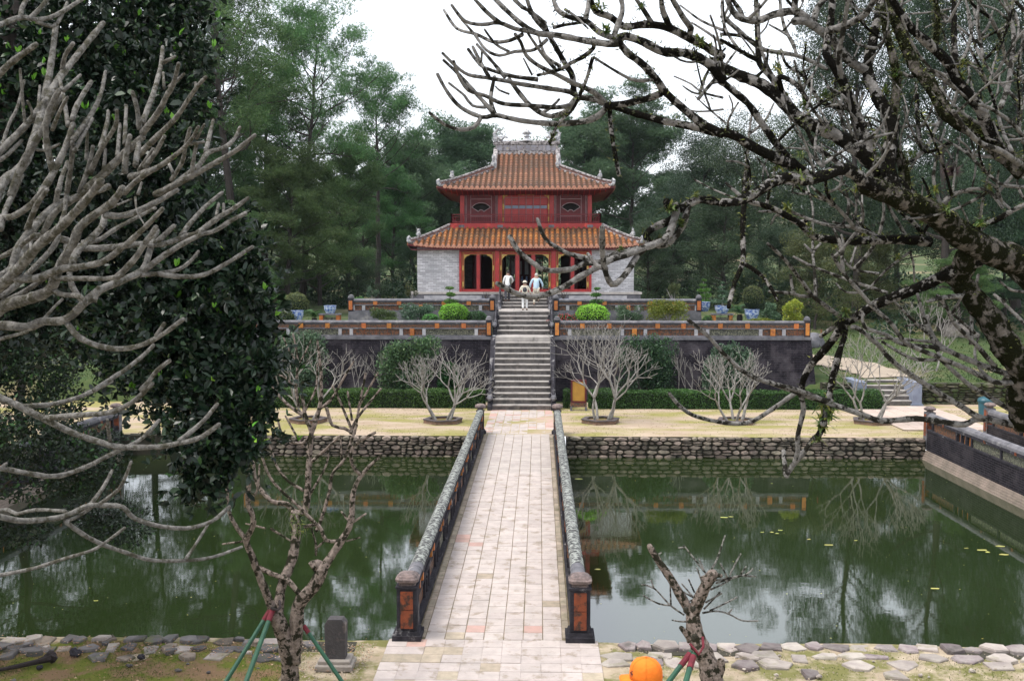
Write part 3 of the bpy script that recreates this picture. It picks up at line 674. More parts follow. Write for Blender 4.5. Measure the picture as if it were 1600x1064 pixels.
# ================================================================ STAIRS AND TERRACES
ST = empty('stone_staircase', (0, 43.8, 0), 'long grey stone staircase climbing from the bridge to the pavilion', 'staircase')
M_gapline = M_gap
steps = []
z = 0.0
for k in range(13): steps.append((43.85+k*.27, 3.03/13*(k+1)))
for k in range(5): steps.append((48.7+k*.47, 3.03+.216*(k+1)))
for k in range(5): steps.append((53.8+k*.3, 4.11+.172*(k+1)))
for k, (y, zt) in enumerate(steps):
    zb = steps[k-1][1] if k else 0.0
    yn = steps[k+1][0]+.05 if k+1 < len(steps) else y+.7
    hw = 1.5 if k == 0 else 1.29
    if k >= 17: hw = 1.26
    MB().b2(-hw, hw, y+.025, yn, zb-.02, zt-.055).build('riser', M_shadedriser, ST)
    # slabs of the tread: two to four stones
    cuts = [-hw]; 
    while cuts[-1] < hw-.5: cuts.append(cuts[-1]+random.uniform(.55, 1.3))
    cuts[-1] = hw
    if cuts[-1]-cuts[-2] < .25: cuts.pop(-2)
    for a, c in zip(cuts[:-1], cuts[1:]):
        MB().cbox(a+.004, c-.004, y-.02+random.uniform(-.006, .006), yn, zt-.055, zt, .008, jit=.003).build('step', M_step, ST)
    # vertical joints in the riser
    for q in range(random.choice((1, 2, 2))):
        xx = random.uniform(-hw+.2, hw-.2); MB().b2(xx-.006, xx+.006, y+.018, y+.03, zb, zt-.056).build('joint', M_gap, ST)
# side walls of the flights
def dragon(label, s, pts, r0, headz):
    """long stone dragon whose humped body follows the steps down, head at the foot"""
    d = empty('stone_dragon', pts[0], label, 'dragon balustrade'); P = []; Rr = []
    n = 26
    for i in range(n+1):
        t = i/n; k = min(int(t*(len(pts)-1)), len(pts)-2); f = t*(len(pts)-1)-k
        p = Vector(pts[k]).lerp(Vector(pts[k+1]), f); w = math.sin(t*math.pi*5)
        P.append(p+Vector((0, 0, r0*.9*w))); Rr.append(r0*(1.0-.45*t))
    MB().tube(P, Rr, 9, rough=.12).build('body', M_darkstone, d, smooth=True)
    sp_ = MB()
    for i in range(1, n, 1):
        q = P[i]+Vector((0, 0, Rr[i]*.9)); sp_.add([(q.x-.015, q.y-.05, q.z), (q.x+.015, q.y-.05, q.z), (q.x+.015, q.y+.05, q.z), (q.x-.015, q.y+.05, q.z), (q.x, q.y+.02, q.z+.09)], [(0, 1, 4), (1, 2, 4), (2, 3, 4), (3, 0, 4), (3, 2, 1, 0)])
    sp_.build('back_fins', M_greystone, d)
    h = Vector(pts[0])+Vector((0, -.08, headz)); hb = MB()
    hb.blob(h, (r0*1.15, r0*1.5, r0*1.15), 1, .12, 3); hb.blob(h+Vector((0, -r0*1.3, -r0*.25)), (r0*.75, r0*.8, r0*.5), 1, .12, 5); hb.blob(h+Vector((0, -r0*1.1, -r0*.85)), (r0*.6, r0*.7, r0*.28), 1, .1, 6)
    for q in (-1, 1):
        hb.blob(h+Vector((q*r0*.6, -r0*.9, r0*.55)), (r0*.25, r0*.25, r0*.25), 0, 0, 1)
        hb.tube([h+Vector((q*r0*.5, 0, r0*.8)), h+Vector((q*r0*.8, r0*.7, r0*1.5)), h+Vector((q*r0*.9, r0*1.5, r0*1.7))], [r0*.2, r0*.14, r0*.03], 5)
        hb.blob(h+Vector((q*r0*.9, r0*.3, -r0*.2)), (r0*.4, r0*.5, r0*.6), 0, .3, 7)
    hb.build('head', M_greystone, d, smooth=True)
    lg = MB()
    for i in (6, 16):
        q = P[i]; lg.tube([q, q+Vector((-s*.16, -.1, -.05)), q+Vector((-s*.17, -.18, -.2))], [r0*.55, r0*.4, r0*.35], 6)
    lg.build('legs', M_darkstone, d)
    return d
SW = {}
for s, side in ((-1, 'left'), (1, 'right')):
    r = empty('stair_side_wall', (s*1.4, 45, 0), f'low dark stone wall with pale edge flanking the {side} side of the stairs', 'stair wall')
    # lower flight: raked prism to the foot of the pale cheek
    def rake(x0, x1, prof, m, nm): 
        b = MB(); n = len(prof)
        vs = [(x0, p[0], p[1]) for p in prof]+[(x1, p[0], p[1]) for p in prof]
        fs = [tuple(range(n)), tuple(range(2*n-1, n-1, -1))]+[(i, n+i, n+(i+1) % n, (i+1) % n) for i in range(n)]
        if x1 > x0: fs = [tuple(reversed(f)) for f in fs]
        b.add(vs, fs); return b.build(nm, m, r)
    a, c = s*1.30, s*1.52
    rake(a, c, [(43.7, -.02), (47.15, -.02), (47.15, 3.06), (45.55, 1.62), (43.7, .16)], M_darkstone, 'wall_block')
    rake(s*1.296, s*1.44, [(45.4, 1.48), (47.2, 3.10), (47.2, 2.9), (45.5, 1.3)], M_cheek, 'raked_edge')
    rake(s*1.30, s*1.50, [(48.2, 3.0), (50.9, 3.0), (50.9, 4.16), (48.3, 3.15)], M_darkstone, 'wall_block')
    rake(s*1.27, s*1.48, [(53.4, 4.09), (55.1, 4.09), (55.1, 4.99), (53.5, 4.2)], M_greystone, 'wall_block')
    dragon(f'large dark stone dragon on the {side} side of the bottom flight of stairs', s, [(s*1.41, 43.9, .45), (s*1.41, 45.6, 1.78)], .115, .1)
    dragon(f'stone dragon on the {side} side of the middle flight, beside the box bushes', s, [(s*1.40, 48.35, 3.42), (s*1.40, 50.7, 4.3)], .11, .12)
    dragon(f'small stone dragon on the {side} side of the top flight at the pavilion', s, [(s*1.38, 53.6, 4.4), (s*1.38, 55.0, 5.1)], .08, .07)

# terraces (bodies of earth faced with brick)
def facewall(label, s, x0, x1, yb, yt, zb, zt, m, cap=True, batter=.3, my=None, name='terrace_wall', body_y=None):
    r = empty(name, (s*(x0+x1)/2, yt, zb), label, 'wall'); b = MB()
    a, c = s*x0, s*x1; cb = s*(x1+batter)
    vs = [(a, yb, zb), (cb, yb, zb), (c, yt, zt), (a, yt, zt)]
    b.add(vs, [(0, 1, 2, 3) if s > 0 else (3, 2, 1, 0)]); b.build('brick_face', m, r)
    Y2 = body_y or yt+22
    b = MB(); b.add([(cb, yb, zb), (cb, Y2, zb), (c, Y2, zt), (c, yt, zt)], [(0, 1, 2, 3) if s > 0 else (3, 2, 1, 0)]); b.build('side_face', my or m, r)
    if cap:
        b = MB(); b.b2(a+s*.0, s*(x1+.03), yt-.06, yt+.34, zt-.13, zt); b.build('cap_course', M_greystone, r)
        b = MB(); b.b2(s*(x1-.2), s*(x1+.03), yt+.34, Y2, zt-.13, zt); b.build('cap_course', M_greystone, r)
    return r
for s, side in ((-1, 'left'), (1, 'right')):
    facewall(f'tall black brick retaining wall of the lower terrace, {side} of the stairs', s, 1.52, 13.55, 46.8, 47.1, -.05, 3.03, M_darkbrick, my=M_darkbrickY)
    facewall(f'stepped grey stone wall of the upper terrace, {side} of the stairs', s, 1.50, 8.95, 50.5, 50.55, 2.95, 4.08, M_greystone, batter=.1, name='upper_terrace_wall', body_y=69, cap=False)
o = MB().b2(-13.5, -1.5, 47.45, 69.1, 2.7, 3.45).b2(1.5, 13.5, 47.45, 69.1, 2.7, 3.45).build('terrace_ground', M_grass); o['kind'] = 'structure'
o = MB().b2(-8.9, 8.9, 50.62, 68.9, 3.6, 4.07).build('upper_terrace_ground', M_step); o['kind'] = 'structure'
o = MB().b2(-1.3, 1.3, 47.05, 51, 2.7, 3.024).build('landing', M_step); o['kind'] = 'structure'

def terrace_rail(label, s, x0, x1, y, zb, h=.74, name='terrace_balustrade', small=False):
    r = empty(name, (s*(x0+x1)/2, y, zb), label, 'balustrade'); m = lambda u: s*u
    def bb(nm, a, c, ya, yb_, z0, z1, mt, par=r): return MB().b2(min(s*a, s*c), max(s*a, s*c), ya, yb_, z0, z1).build(nm, mt, par)
    bb('plinth', x0, x1, y-.13, y+.13, zb, zb+.07*h/.74, M_greystone)
    h1, h2, h3 = .07*h/.74, .36*h/.74, .42*h/.74
    bb('middle_rail', x0, x1, y-.12, y+.12, zb+h2, zb+h3, M_greystone)
    bb('frieze', x0, x1, y-.07, y+.07, zb+h3, zb+h-.13, M_relief)
    bb('upper_rail', x0, x1, y-.11, y+.11, zb+h-.13, zb+h-.09, M_darkstone)
    MB().tube([(s*x0, y, zb+h-.085), (s*x1, y, zb+h-.085)], .115, 10).build('coping', M_greystone, r)
    pat = [('t', .40), ('L', 2.35), ('o', .95), ('L', 2.25)] ; x = x0+.2; k = 0; g_ = 0
    while x < x1-.15:
        kind, l = pat[k % 4]; xe = min(x+l, x1-.15)
        if kind == 't': bb('lattice_panel', x, xe, y-.05, y+.05, zb+h1, zb+h2, M_relief)
        elif kind == 'L':
            bb('lattice_panel', x, xe, y-.05, y+.05, zb+h1, zb+h2, [M_grille, M_relief][g_ % 2]); g_ += 1
            if g_ % 2 == 0:
                for q in (.25, .5, .75): bb('stile', x+l*q-.012, x+l*q+.012, y-.075, y+.05, zb+h1, zb+h2, M_brownpanel)
            for q in (.22, .76):
                xx = x+l*q
                if xx < xe: bb('glazed_tile', xx-.105, xx+.105, y-.14, y-.07, zb+h3-.02, zb+h-.11, M_orange)
        else:
            bb('lattice_panel', x, x+.36, y-.05, y+.05, zb+h1, zb+h2, M_relief); bb('lattice_panel', x+.62, xe, y-.05, y+.05, zb+h1, zb+h2, M_relief)
            if xe > x+.62: bb('glazed_tile', x+.38, x+.60, y-.14, y+.05, zb+h1-.01, zb+h2+.03, M_orange)
        bb('stile', xe-.02, min(xe+.14, x1), y-.12, y+.1, zb+h1, zb+h2, M_cheek)
        x = xe+.14; k += 1
    # end posts with glazed faces
    for xx, sh in ((x0+.06, 0), (x1-.1, 1)):
        p = bb('post', xx-.14, xx+.14, y-.15, y+.15, zb, zb+h+.02, M_darkstone)
        bb('glazed_panel', xx-.09, xx+.09, y-.165, y-.15, zb+.08, zb+h-.08, M_orange, p) if True else None
        MB().lathe((s*xx, y, zb+h+.02), [(.13, 0), (.16, .03), (.17, .08), (.13, .11), (.14, .15), (.08, .2), (.02, .22)], 10).build('cap', M_greystone, p)
    return r
for s, side in ((-1, 'left'), (1, 'right')):
    terrace_rail(f'low balustrade with orange glazed tiles on top of the black brick wall, {side} side', s, 1.56, 13.5, 47.3, 3.03)
    terrace_rail(f'upper balustrade in front of the pavilion with orange tiles, {side} of the stairs', s, 1.56, 8.95, 50.72, 4.08, .62)
    # side returns of the lower balustrade
# ================================================================ PAVILION
CY = 61.3
PV = empty('pavilion', (0, CY, 4.08), 'two-storey red pavilion with orange tiled roofs and pale brick side walls', 'pavilion')
def pb(nm, m, *boxes, par=None, smooth=False):
    b = MB()
    for q in boxes: b.b2(*q)
    return b.build(nm, m, par or PV, smooth)
Z0 = 4.97
# plinth
pb('plinth', M_greystone, (-6.35, 6.35, 55.0, 67.6, 4.05, 4.85)); pb('plinth_coping', M_step, (-6.42, 6.42, 54.93, 67.67, 4.85, Z0))
pb('plinth_moulding', M_greystone, (-6.40, -1.5, 54.94, 55.0, 4.2, 4.30), (1.5, 6.40, 54.94, 55.0, 4.2, 4.30))
for s in (-1, 1): pb('plinth_panel', M_cheek, (s*4.0-1.6, s*4.0+1.6, 54.97, 55.0, 4.36, 4.78))
# brick side walls: front returns + long sides + back
for s in (-1, 1):
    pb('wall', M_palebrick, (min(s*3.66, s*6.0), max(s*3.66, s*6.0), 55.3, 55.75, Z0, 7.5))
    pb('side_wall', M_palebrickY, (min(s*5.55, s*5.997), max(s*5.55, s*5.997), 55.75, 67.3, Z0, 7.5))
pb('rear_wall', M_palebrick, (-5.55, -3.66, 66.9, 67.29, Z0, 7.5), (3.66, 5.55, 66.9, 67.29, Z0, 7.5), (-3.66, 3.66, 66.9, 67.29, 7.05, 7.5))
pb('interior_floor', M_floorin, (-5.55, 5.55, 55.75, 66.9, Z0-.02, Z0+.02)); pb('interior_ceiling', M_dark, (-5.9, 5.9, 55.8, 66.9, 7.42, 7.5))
for xx in (-3.3, -1.6, 0, 1.6, 3.3): pb('rear_column', M_maroon, (xx-.12, xx+.12, 66.6, 66.88, Z0, 7.1))
for xx in (-3.0, -1.5, 1.5, 3.0):
    for yy in (58.5, 64): MB().lathe((xx, yy, Z0), [(.16, 0), (.16, 2.45)], 12).build('inner_column', M_maroon, PV)
for a_, c_ in ((-3.66, -2.35), (-.75, .25), (2.2, 3.66)): pb('added_rear_blocker', M_maroon, (a_, c_, 66.7, 66.8, Z0, 7.05))  # added panels that block the bright lawn and darken the doorways
# front screen of the ground floor
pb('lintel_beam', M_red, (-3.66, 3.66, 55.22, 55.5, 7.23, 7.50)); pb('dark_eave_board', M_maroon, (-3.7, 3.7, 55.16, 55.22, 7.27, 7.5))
pb('threshold', M_red, (-3.66, 3.66, 55.24, 55.5, Z0, 5.12))
for s in (-1, 1):
    pb('column', M_red, (s*1.56-.12, s*1.56+.12, 55.12, 55.5, Z0, 7.23)); pb('column', M_red, (s*3.6-.06, s*3.6+.06, 55.18, 55.5, Z0, 7.23))
def doorway(x0, x1, mull, side):
    z0, z1 = 5.12, 7.2
    f = pb('door_frame', M_redpanel, (x0, x0+.12, 55.28, 55.46, z0, z1), (x1-.12, x1, 55.28, 55.46, z0, z1), (x0+.12, x1-.12, 55.28, 55.46, z1-.16, z1))
    g = MB()
    for a, c in ((x0+.03, x0+.05), (x0+.125, x0+.145), (x1-.05, x1-.03), (x1-.145, x1-.125)): g.b2(a, c, 55.262, 55.28, z0+.02, z1-.03)
    g.b2(x0+.05, x1-.05, 55.262, 55.28, z1-.05, z1-.032); g.b2(x0+.16, x1-.16, 55.262, 55.28, z1-.17, z1-.15)
    g.build('gold_moulding', M_gold, f)
    for s_, xc in ((1, x0+.14), (-1, x1-.14)):      # carved corner brackets
        b = MB(); pts = [(xc, z1-.16), (xc+s_*.34, z1-.16), (xc+s_*.27, z1-.24), (xc+s_*.17, z1-.25), (xc+s_*.12, z1-.33), (xc+s_*.05, z1-.37), (xc, z1-.5)]
        if s_ > 0: pts = pts[::-1]
        b.xz(pts, 55.27, 55.31); b.build('corner_bracket', M_gold, f)
        for zz in (5.25, 6.15): MB().b2(xc-.09, xc-.02, 55.25, 55.28, zz, zz+.28).build('gilt_carving', M_gold, f) if s_ > 0 else MB().b2(xc+.02, xc+.09, 55.25, 55.28, zz, zz+.28).build('gilt_carving', M_gold, f)
    for a, c in mull: pb('door_post', M_red, (a, c, 55.3, 55.46, z0, z1-.16), par=f)
    if True:
        e = sorted([x0+.12]+[q for m_ in mull for q in m_]+[x1-.12])
        for a, c in zip(e[::2], e[1::2]):
            if random.random() < .5: pb('open_door_leaf', M_maroon, (c-.05, c-.01, 55.5, 56.1, z0, z1-.2), par=f)
            pb('door_edge', M_maroon, (a, a+.045, 55.35, 55.42, z0, z1-.16), (c-.045, c, 55.35, 55.42, z0, z1-.16), par=f)
doorway(-3.54, -1.68, [(-2.70, -2.52)], -1); doorway(1.68, 3.54, [(2.52, 2.70)], 1); doorway(-1.44, 1.44, [(-.54, -.34), (.34, .54)], 0)
# glass cabinet with pale objects inside the hall
cb_ = pb('display_cabinet', M_maroon, (-1.0, 1.0, 59.6, 60.6, Z0, 5.5), (-1.0, 1.0, 59.6, 60.6, 6.85, 6.95), (-1.0, -.95, 59.6, 60.6, 5.5, 6.85), (.95, 1.0, 59.6, 60.6, 5.5, 6.85))
for k in range(7): MB().lathe((-.8+.27*k, 60.0, 5.5), [(.05, 0), (.10, .05+.02*k % .07), (.04, .2), (.07, .26), (.03, .3)], 8).build('porcelain_piece', M_bluewhite, cb_)
for k in range(5): MB().b2(-.9+k*.4, -.68+k*.4, 60.3, 60.33, 5.9, 6.7).build('pale_scroll', M_cheek, cb_)

# ---- roofs
def roof(name, half, z_e, a, b_, ins_top, gable, mat_t, nrow, label=None, up=.22, c_=0):
    """tiled hip roof round the pavilion centre. gable: half width of the gable top, None for a skirt roof"""
    prof = lambda i: z_e+a*i+b_*i*i+c_*max(0, i-3.1)
    def zz(i, u):   # u: distance along the eave from its middle
        e = max(0, abs(u)/half); return prof(i)+up*(e**7)*max(0, 1-i/1.6)
    bed = MB()
    def strip(M, u_list, imax_f):
        nseg = 8; vs = []
        for u in u_list:
            im = max(imax_f(u), .001)
            for k in range(nseg+1):
                i = im*k/nseg; vs.append(M @ Vector((u, -(half-i), zz(i, u)-.03)))
        n = nseg+1; bed.add(vs, [(q*n+k, (q+1)*n+k, (q+1)*n+k+1, q*n+k+1) for q in range(len(u_list)-1) for k in range(nseg)])
    r0 = None
    rowsets = []
    for side in range(4):
        M = Matrix.Translation((0, CY, 0)) @ Matrix.Rotation(side*math.pi/2, 4, 'Z')
        if gable is None: f = lambda u: min(ins_top, half-abs(u))
        elif side in (0, 2): f = lambda u: (half if abs(u) <= gable else half-abs(u))
        else: f = lambda u: min(half-gable, half-abs(u))
        us = [-half+2*half*k/60 for k in range(61)]
        if gable is not None and side in (0, 2): us = sorted(us+[gable+.001, -gable-.001, gable, -gable])
        strip(M, us, f); rowsets.append((M, f, side))
    R0 = bed.build(name, M_roofbed, PV, smooth=False)
    pitch = 2*half/nrow; rr = pitch*.33; back = MB()
    for M, f, side in rowsets:
        for q in range(nrow):
            u = -half+pitch*(q+.5); L_ = f(u)
            if L_ < .25: continue
            b = MB() if side != 2 else back
            i = -.06; seg = .34; n = 6
            while i < L_-.04:
                ie = min(i+seg, L_)
                vs = []
                for t, sc, dz in ((i-.01, 1.10, .006), (i+.05, 1.10, .006), (i+.055, .97, 0), (ie, .93, -.004)):
                    sl_ = (zz(max(t, 0)+.05, u)-zz(max(t, 0), u))/.05; base = zz(max(t, 0), u)+(t-max(t, 0))*sl_
                    for j in range(n+1):
                        an = math.pi*j/n; vs.append(M @ Vector((u+math.cos(an)*rr*sc*random.uniform(.985, 1.015), -(half-t), base+math.sin(an)*rr*sc*.95+dz-.012)))
                m_ = n+1; b.add(vs, [(k*m_+j, k*m_+j+1, (k+1)*m_+j+1, (k+1)*m_+j) for k in range(3) for j in range(n)], 0)
                i += seg
            # round end disc and the pan tile drip beside it
            sl_ = zz(0, u)
            cen = M @ Vector((u, -(half+.075), sl_+.01)); vs = [cen]+[M @ Vector((u+math.cos(2*math.pi*j/12)*rr*1.1, -(half+.07), sl_+.012+math.sin(2*math.pi*j/12)*rr*1.1)) for j in range(12)]
            b.add(vs, [(0, 1+j, 1+(j+1) % 12) for j in range(12)], 1)
            vs = [M @ Vector((u+pitch*.5+dx, -(half+.05), sl_+dz)) for dx, dz in ((-.07, .0), (.07, .0), (.05, -.07), (0, -.10), (-.05, -.07))]
            b.add(vs, [(0, 1, 2, 3, 4)], 1)
            if side != 2: b.build('tile_row', [mat_t, M_tileend], R0)
    o = back.build('rear_tile_field', [mat_t, M_tileend], R0); o['kind'] = 'stuff'
    # fascia + soffit boards
    fb = MB()
    for M, f, side in rowsets:
        us = [-half+2*half*k/24 for k in range(25)]; vs = []
        for u in us:
            for y, dz in ((-(half-.02), -.05), (-(half-.02), -.15), (-(half-.06), -.15), (-(half-.06), -.05)): vs.append(M @ Vector((u*(half-.02)/half, y, zz(0, u)+dz)))
        fb.add(vs, [(q*4+j, q*4+(j+1) % 4, (q+1)*4+(j+1) % 4, (q+1)*4+j) for q in range(24) for j in range(4)])
    fb.build('fascia', M_maroon, R0)
    return R0, zz, prof
RL, zl, pl = roof('lower_roof', 6.48, 7.46, .485, .012, 2.15, None, M_rtile_lo, 43)
RU, zu, pu = roof('upper_roof', 4.98, 10.76, .425, .007, 4.98, 1.82, M_rtile_up, 33, up=.16, c_=.11)
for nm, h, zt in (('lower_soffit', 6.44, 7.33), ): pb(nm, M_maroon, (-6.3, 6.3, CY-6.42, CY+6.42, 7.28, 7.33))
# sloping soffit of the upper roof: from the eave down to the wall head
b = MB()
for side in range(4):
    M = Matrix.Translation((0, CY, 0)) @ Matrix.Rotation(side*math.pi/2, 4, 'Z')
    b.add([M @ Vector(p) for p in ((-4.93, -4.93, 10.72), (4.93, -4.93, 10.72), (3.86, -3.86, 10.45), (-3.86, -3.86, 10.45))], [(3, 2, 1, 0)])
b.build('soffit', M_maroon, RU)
for side in range(4):
    M = Matrix.Translation((0, CY, 0)) @ Matrix.Rotation(side*math.pi/2, 4, 'Z'); b = MB()
    for q in range(33):
        u = -4.8+q*.3; i0 = min(1.1, 4.93-abs(u))
        if i0 < .2: continue
        b.add([M @ Vector(p) for p in ((u-.03, -4.92, 10.66), (u+.03, -4.92, 10.66), (u+.03, -4.92+i0, 10.66-.26*i0/1.1), (u-.03, -4.92+i0, 10.66-.26*i0/1.1), (u-.03, -4.92, 10.71), (u+.03, -4.92, 10.71))], [(0, 1, 2, 3), (0, 4, 5, 1)])
    b.build('rafters', M_redpanel, RU)
# hip ridges
def hipridge(R0, zfun, half, i1, topz=None, h=.30, w=.20, nm='hip_ridge'):
    for sx in (-1, 1):
        for sy in (-1, 1):
            b = MB(); c = MB(); n = 14; L_ = []
            for k in range(n+1):
                i = .12+(i1-.12)*k/n; p = Vector((sx*(half-i), CY+sy*(half-i), zfun(i, half-i))); L_.append(p)
            d = Vector((-sx, -sy, 0)).normalized(); pr = Vector((-d.y, d.x, 0))
            vs = []
            for k, p in enumerate(L_):
                hh = h*(.85+.15*k/n)
                for q, z_ in ((-w/2, -.06), (-w/2, .04), (-w*.32, .06), (-w*.32, hh-.07), (-w*.6, hh-.05), (-w*.5, hh+.02), (w*.5, hh+.02), (w*.6, hh-.05), (w*.32, hh-.07), (w*.32, .06), (w/2, .04), (w/2, -.06)):
                    vs.append(p+pr*q+Vector((0, 0, z_)))
            m_ = 12; fs = [(k*m_+j, k*m_+(j+1) % m_, (k+1)*m_+(j+1) % m_, (k+1)*m_+j) for k in range(n) for j in range(m_)]; fs += [tuple(range(m_)), tuple(n*m_+j for j in range(m_-1, -1, -1))]
            b.add(vs, fs); o = b.build(nm, M_ridge, R0)
            for sg in (-1, 1):
                vs = []
                for k, p in enumerate(L_):
                    hh = h*(.85+.15*k/n)
                    for z_ in (.07, hh-.08): vs.append(p+pr*(sg*w*.335)+Vector((0, 0, z_)))
                c.add(vs, [(k*2, k*2+2, k*2+3, k*2+1) for k in range(n)])
                for k in range(2, n, 4): c.box(L_[k]+Vector((0, 0, h*.5)), (.05, w*.85, h*.75), rz=math.atan2(d.y, d.x))
            c.build('ridge_band', M_ridgeband, o)
            # curling dragon finial at the foot of the ridge
            f = MB(); e = L_[0]; od = -d
            f.tube([e+Vector((0, 0, .02)), e+od*.10+Vector((0, 0, .10)), e+od*.13+Vector((0, 0, .24)), e+od*.03+Vector((0, 0, .33)), e-od*.06+Vector((0, 0, .26))], [.11, .10, .08, .055, .03], 7, rough=.2)
            q = L_[3]
            f.blob(q+Vector((0, 0, h+.12)), (.12, .12, .13), 1, .35, 3); f.blob(q+Vector((0, 0, h+.30)), (.07, .07, .10), 1, .35, 5)
            for aa in range(5): f.tube([q+Vector((0, 0, h+.15)), q+od*(.12*math.cos(aa*1.3))+pr*.1*math.sin(aa*2)+Vector((0, 0, h+.28+.05*aa))], [.03, .01], 4)
            f.build('finial', M_ornament, o)
hipridge(RL, zl, 6.48, 2.12, h=.25, w=.17); hipridge(RU, zu, 4.98, 3.16, h=.28, w=.17)
# gables of the upper roof
for s in (-1, 1):
    b = MB(); n = 10; top = []
    for k in range(n+1):
        i = 3.16+(4.98-3.16)*k/n; top.append((CY-(4.98-i), pu(i)))
    poly = top+[(2*CY-y, z) for y, z in top[::-1][1:]]
    vs = [(s*1.86, y, z+.02) for y, z in poly]+[(s*1.74, y, z+.02) for y, z in poly]; m_ = len(poly)
    fs = [tuple(range(m_)), tuple(range(2*m_-1, m_-1, -1))]+[(i, m_+i, m_+(i+1) % m_, (i+1) % m_) for i in range(m_)]
    b.add(vs, fs); g = b.build('gable', M_ridgepanel, RU)
    # raking gable ridges rising over the tiles, curling up at their feet
    for sy in (-1, 1):
        L_ = [Vector((s*1.88, CY+sy*(4.98-(3.05+(4.98-3.05)*k/n)), pu(3.05+(4.98-3.05)*k/n))) for k in range(n+1)]
        b = MB(); vs = []
        for k, p in enumerate(L_):
            hh = .34+.22*(1-k/n)**3
            for x_, z_ in ((-.11, -.1), (-.11, hh-.1), (-.14, hh-.06), (-.10, hh), (.10, hh), (.14, hh-.06), (.11, hh-.1), (.11, -.1)): vs.append(p+Vector((x_, 0, z_)))
        b.add(vs, [(k*8+j, k*8+(j+1) % 8, (k+1)*8+(j+1) % 8, (k+1)*8+j) for k in range(n) for j in range(8)]+[tuple(range(8)), tuple(n*8+j for j in range(7, -1, -1))])
        b.build('gable_ridge', M_ridge, g)
        f = MB(); e = L_[0]+Vector((0, sy*.03, .1)); f.blob(e+Vector((s*.02, 0, .2)), (.16, .16, .32), 1, .3, 8); f.blob(e+Vector((s*.05, sy*.06, .55)), (.10, .12, .16), 1, .4, 2); f.build('finial', M_ornament, g)
# main ridge
ZR = pu(4.98)
b = MB(); b.b2(-1.95, 1.95, CY-.16, CY+.16, ZR-.1, ZR+.10); b.b2(-1.9, 1.9, CY-.11, CY+.11, ZR+.10, ZR+.52); b.b2(-2.02, 2.02, CY-.17, CY+.17, ZR+.52, ZR+.64)
b.tube([(-2.0, CY, ZR+.66), (2.0, CY, ZR+.66)], .10, 8); MR = b.build('main_ridge', M_ridge, RU)
for k in range(9):
    x0 = -1.86+k*.415; pb('ridge_panel', M_ridgepanel, (x0+.03, x0+.385, CY-.13, CY-.109, ZR+.15, ZR+.47), par=MR); pb('ridge_panel', M_ridgepanel, (x0+.03, x0+.385, CY+.109, CY+.13, ZR+.15, ZR+.47), par=MR)
    pb('ridge_stud', M_ridge, (x0-.02, x0+.03, CY-.145, CY+.145, ZR+.1, ZR+.52), par=MR)
for s in (-1, 1):   # leaping dragons at the ridge ends
    f = MB(); c0 = Vector((s*1.7, CY, ZR+.72))
    f.tube([c0+Vector((s*.25, 0, 0)), c0+Vector((s*.1, 0, .22)), c0+Vector((s*-.15, 0, .12)), c0+Vector((-s*.35, 0, .3)), c0+Vector((-s*.55, 0, .22))], [.12, .13, .12, .09, .05], 7, rough=.25)
    f.tube([c0+Vector((s*.2, 0, .1)), c0+Vector((s*.28, 0, .45)), c0+Vector((s*.05, 0, .72)), c0+Vector((-s*.15, 0, .6))], [.12, .1, .07, .02], 7, rough=.25)
    for k in range(9): 
        a = random.uniform(0, 3.1); q = c0+Vector((s*random.uniform(-.4, .3), 0, random.uniform(.1, .5))); f.tube([q, q+Vector((math.cos(a)*.25, random.uniform(-.05, .05), math.sin(a)*.28))], [.04, .008], 4)
    f.build('ridge_dragon', M_ornament, MR)
f = MB(); c0 = Vector((0, CY, ZR+.72)); f.lathe(c0, [(.36, 0), (.30, .07), (.18, .14), (.12, .21), (.20, .28), (.16, .36), (.08, .40), (.16, .47), (.18, .54), (.12, .63), (.03, .70)], 12)
for k in range(12):
    a = k*math.pi/11; q = c0+Vector((0, 0, .42)); f.tube([q, q+Vector((math.cos(a)*.40, 0, math.sin(a)*.34))], [.05, .008], 4)
f.build('ridge_gourd', M_ornament, MR)

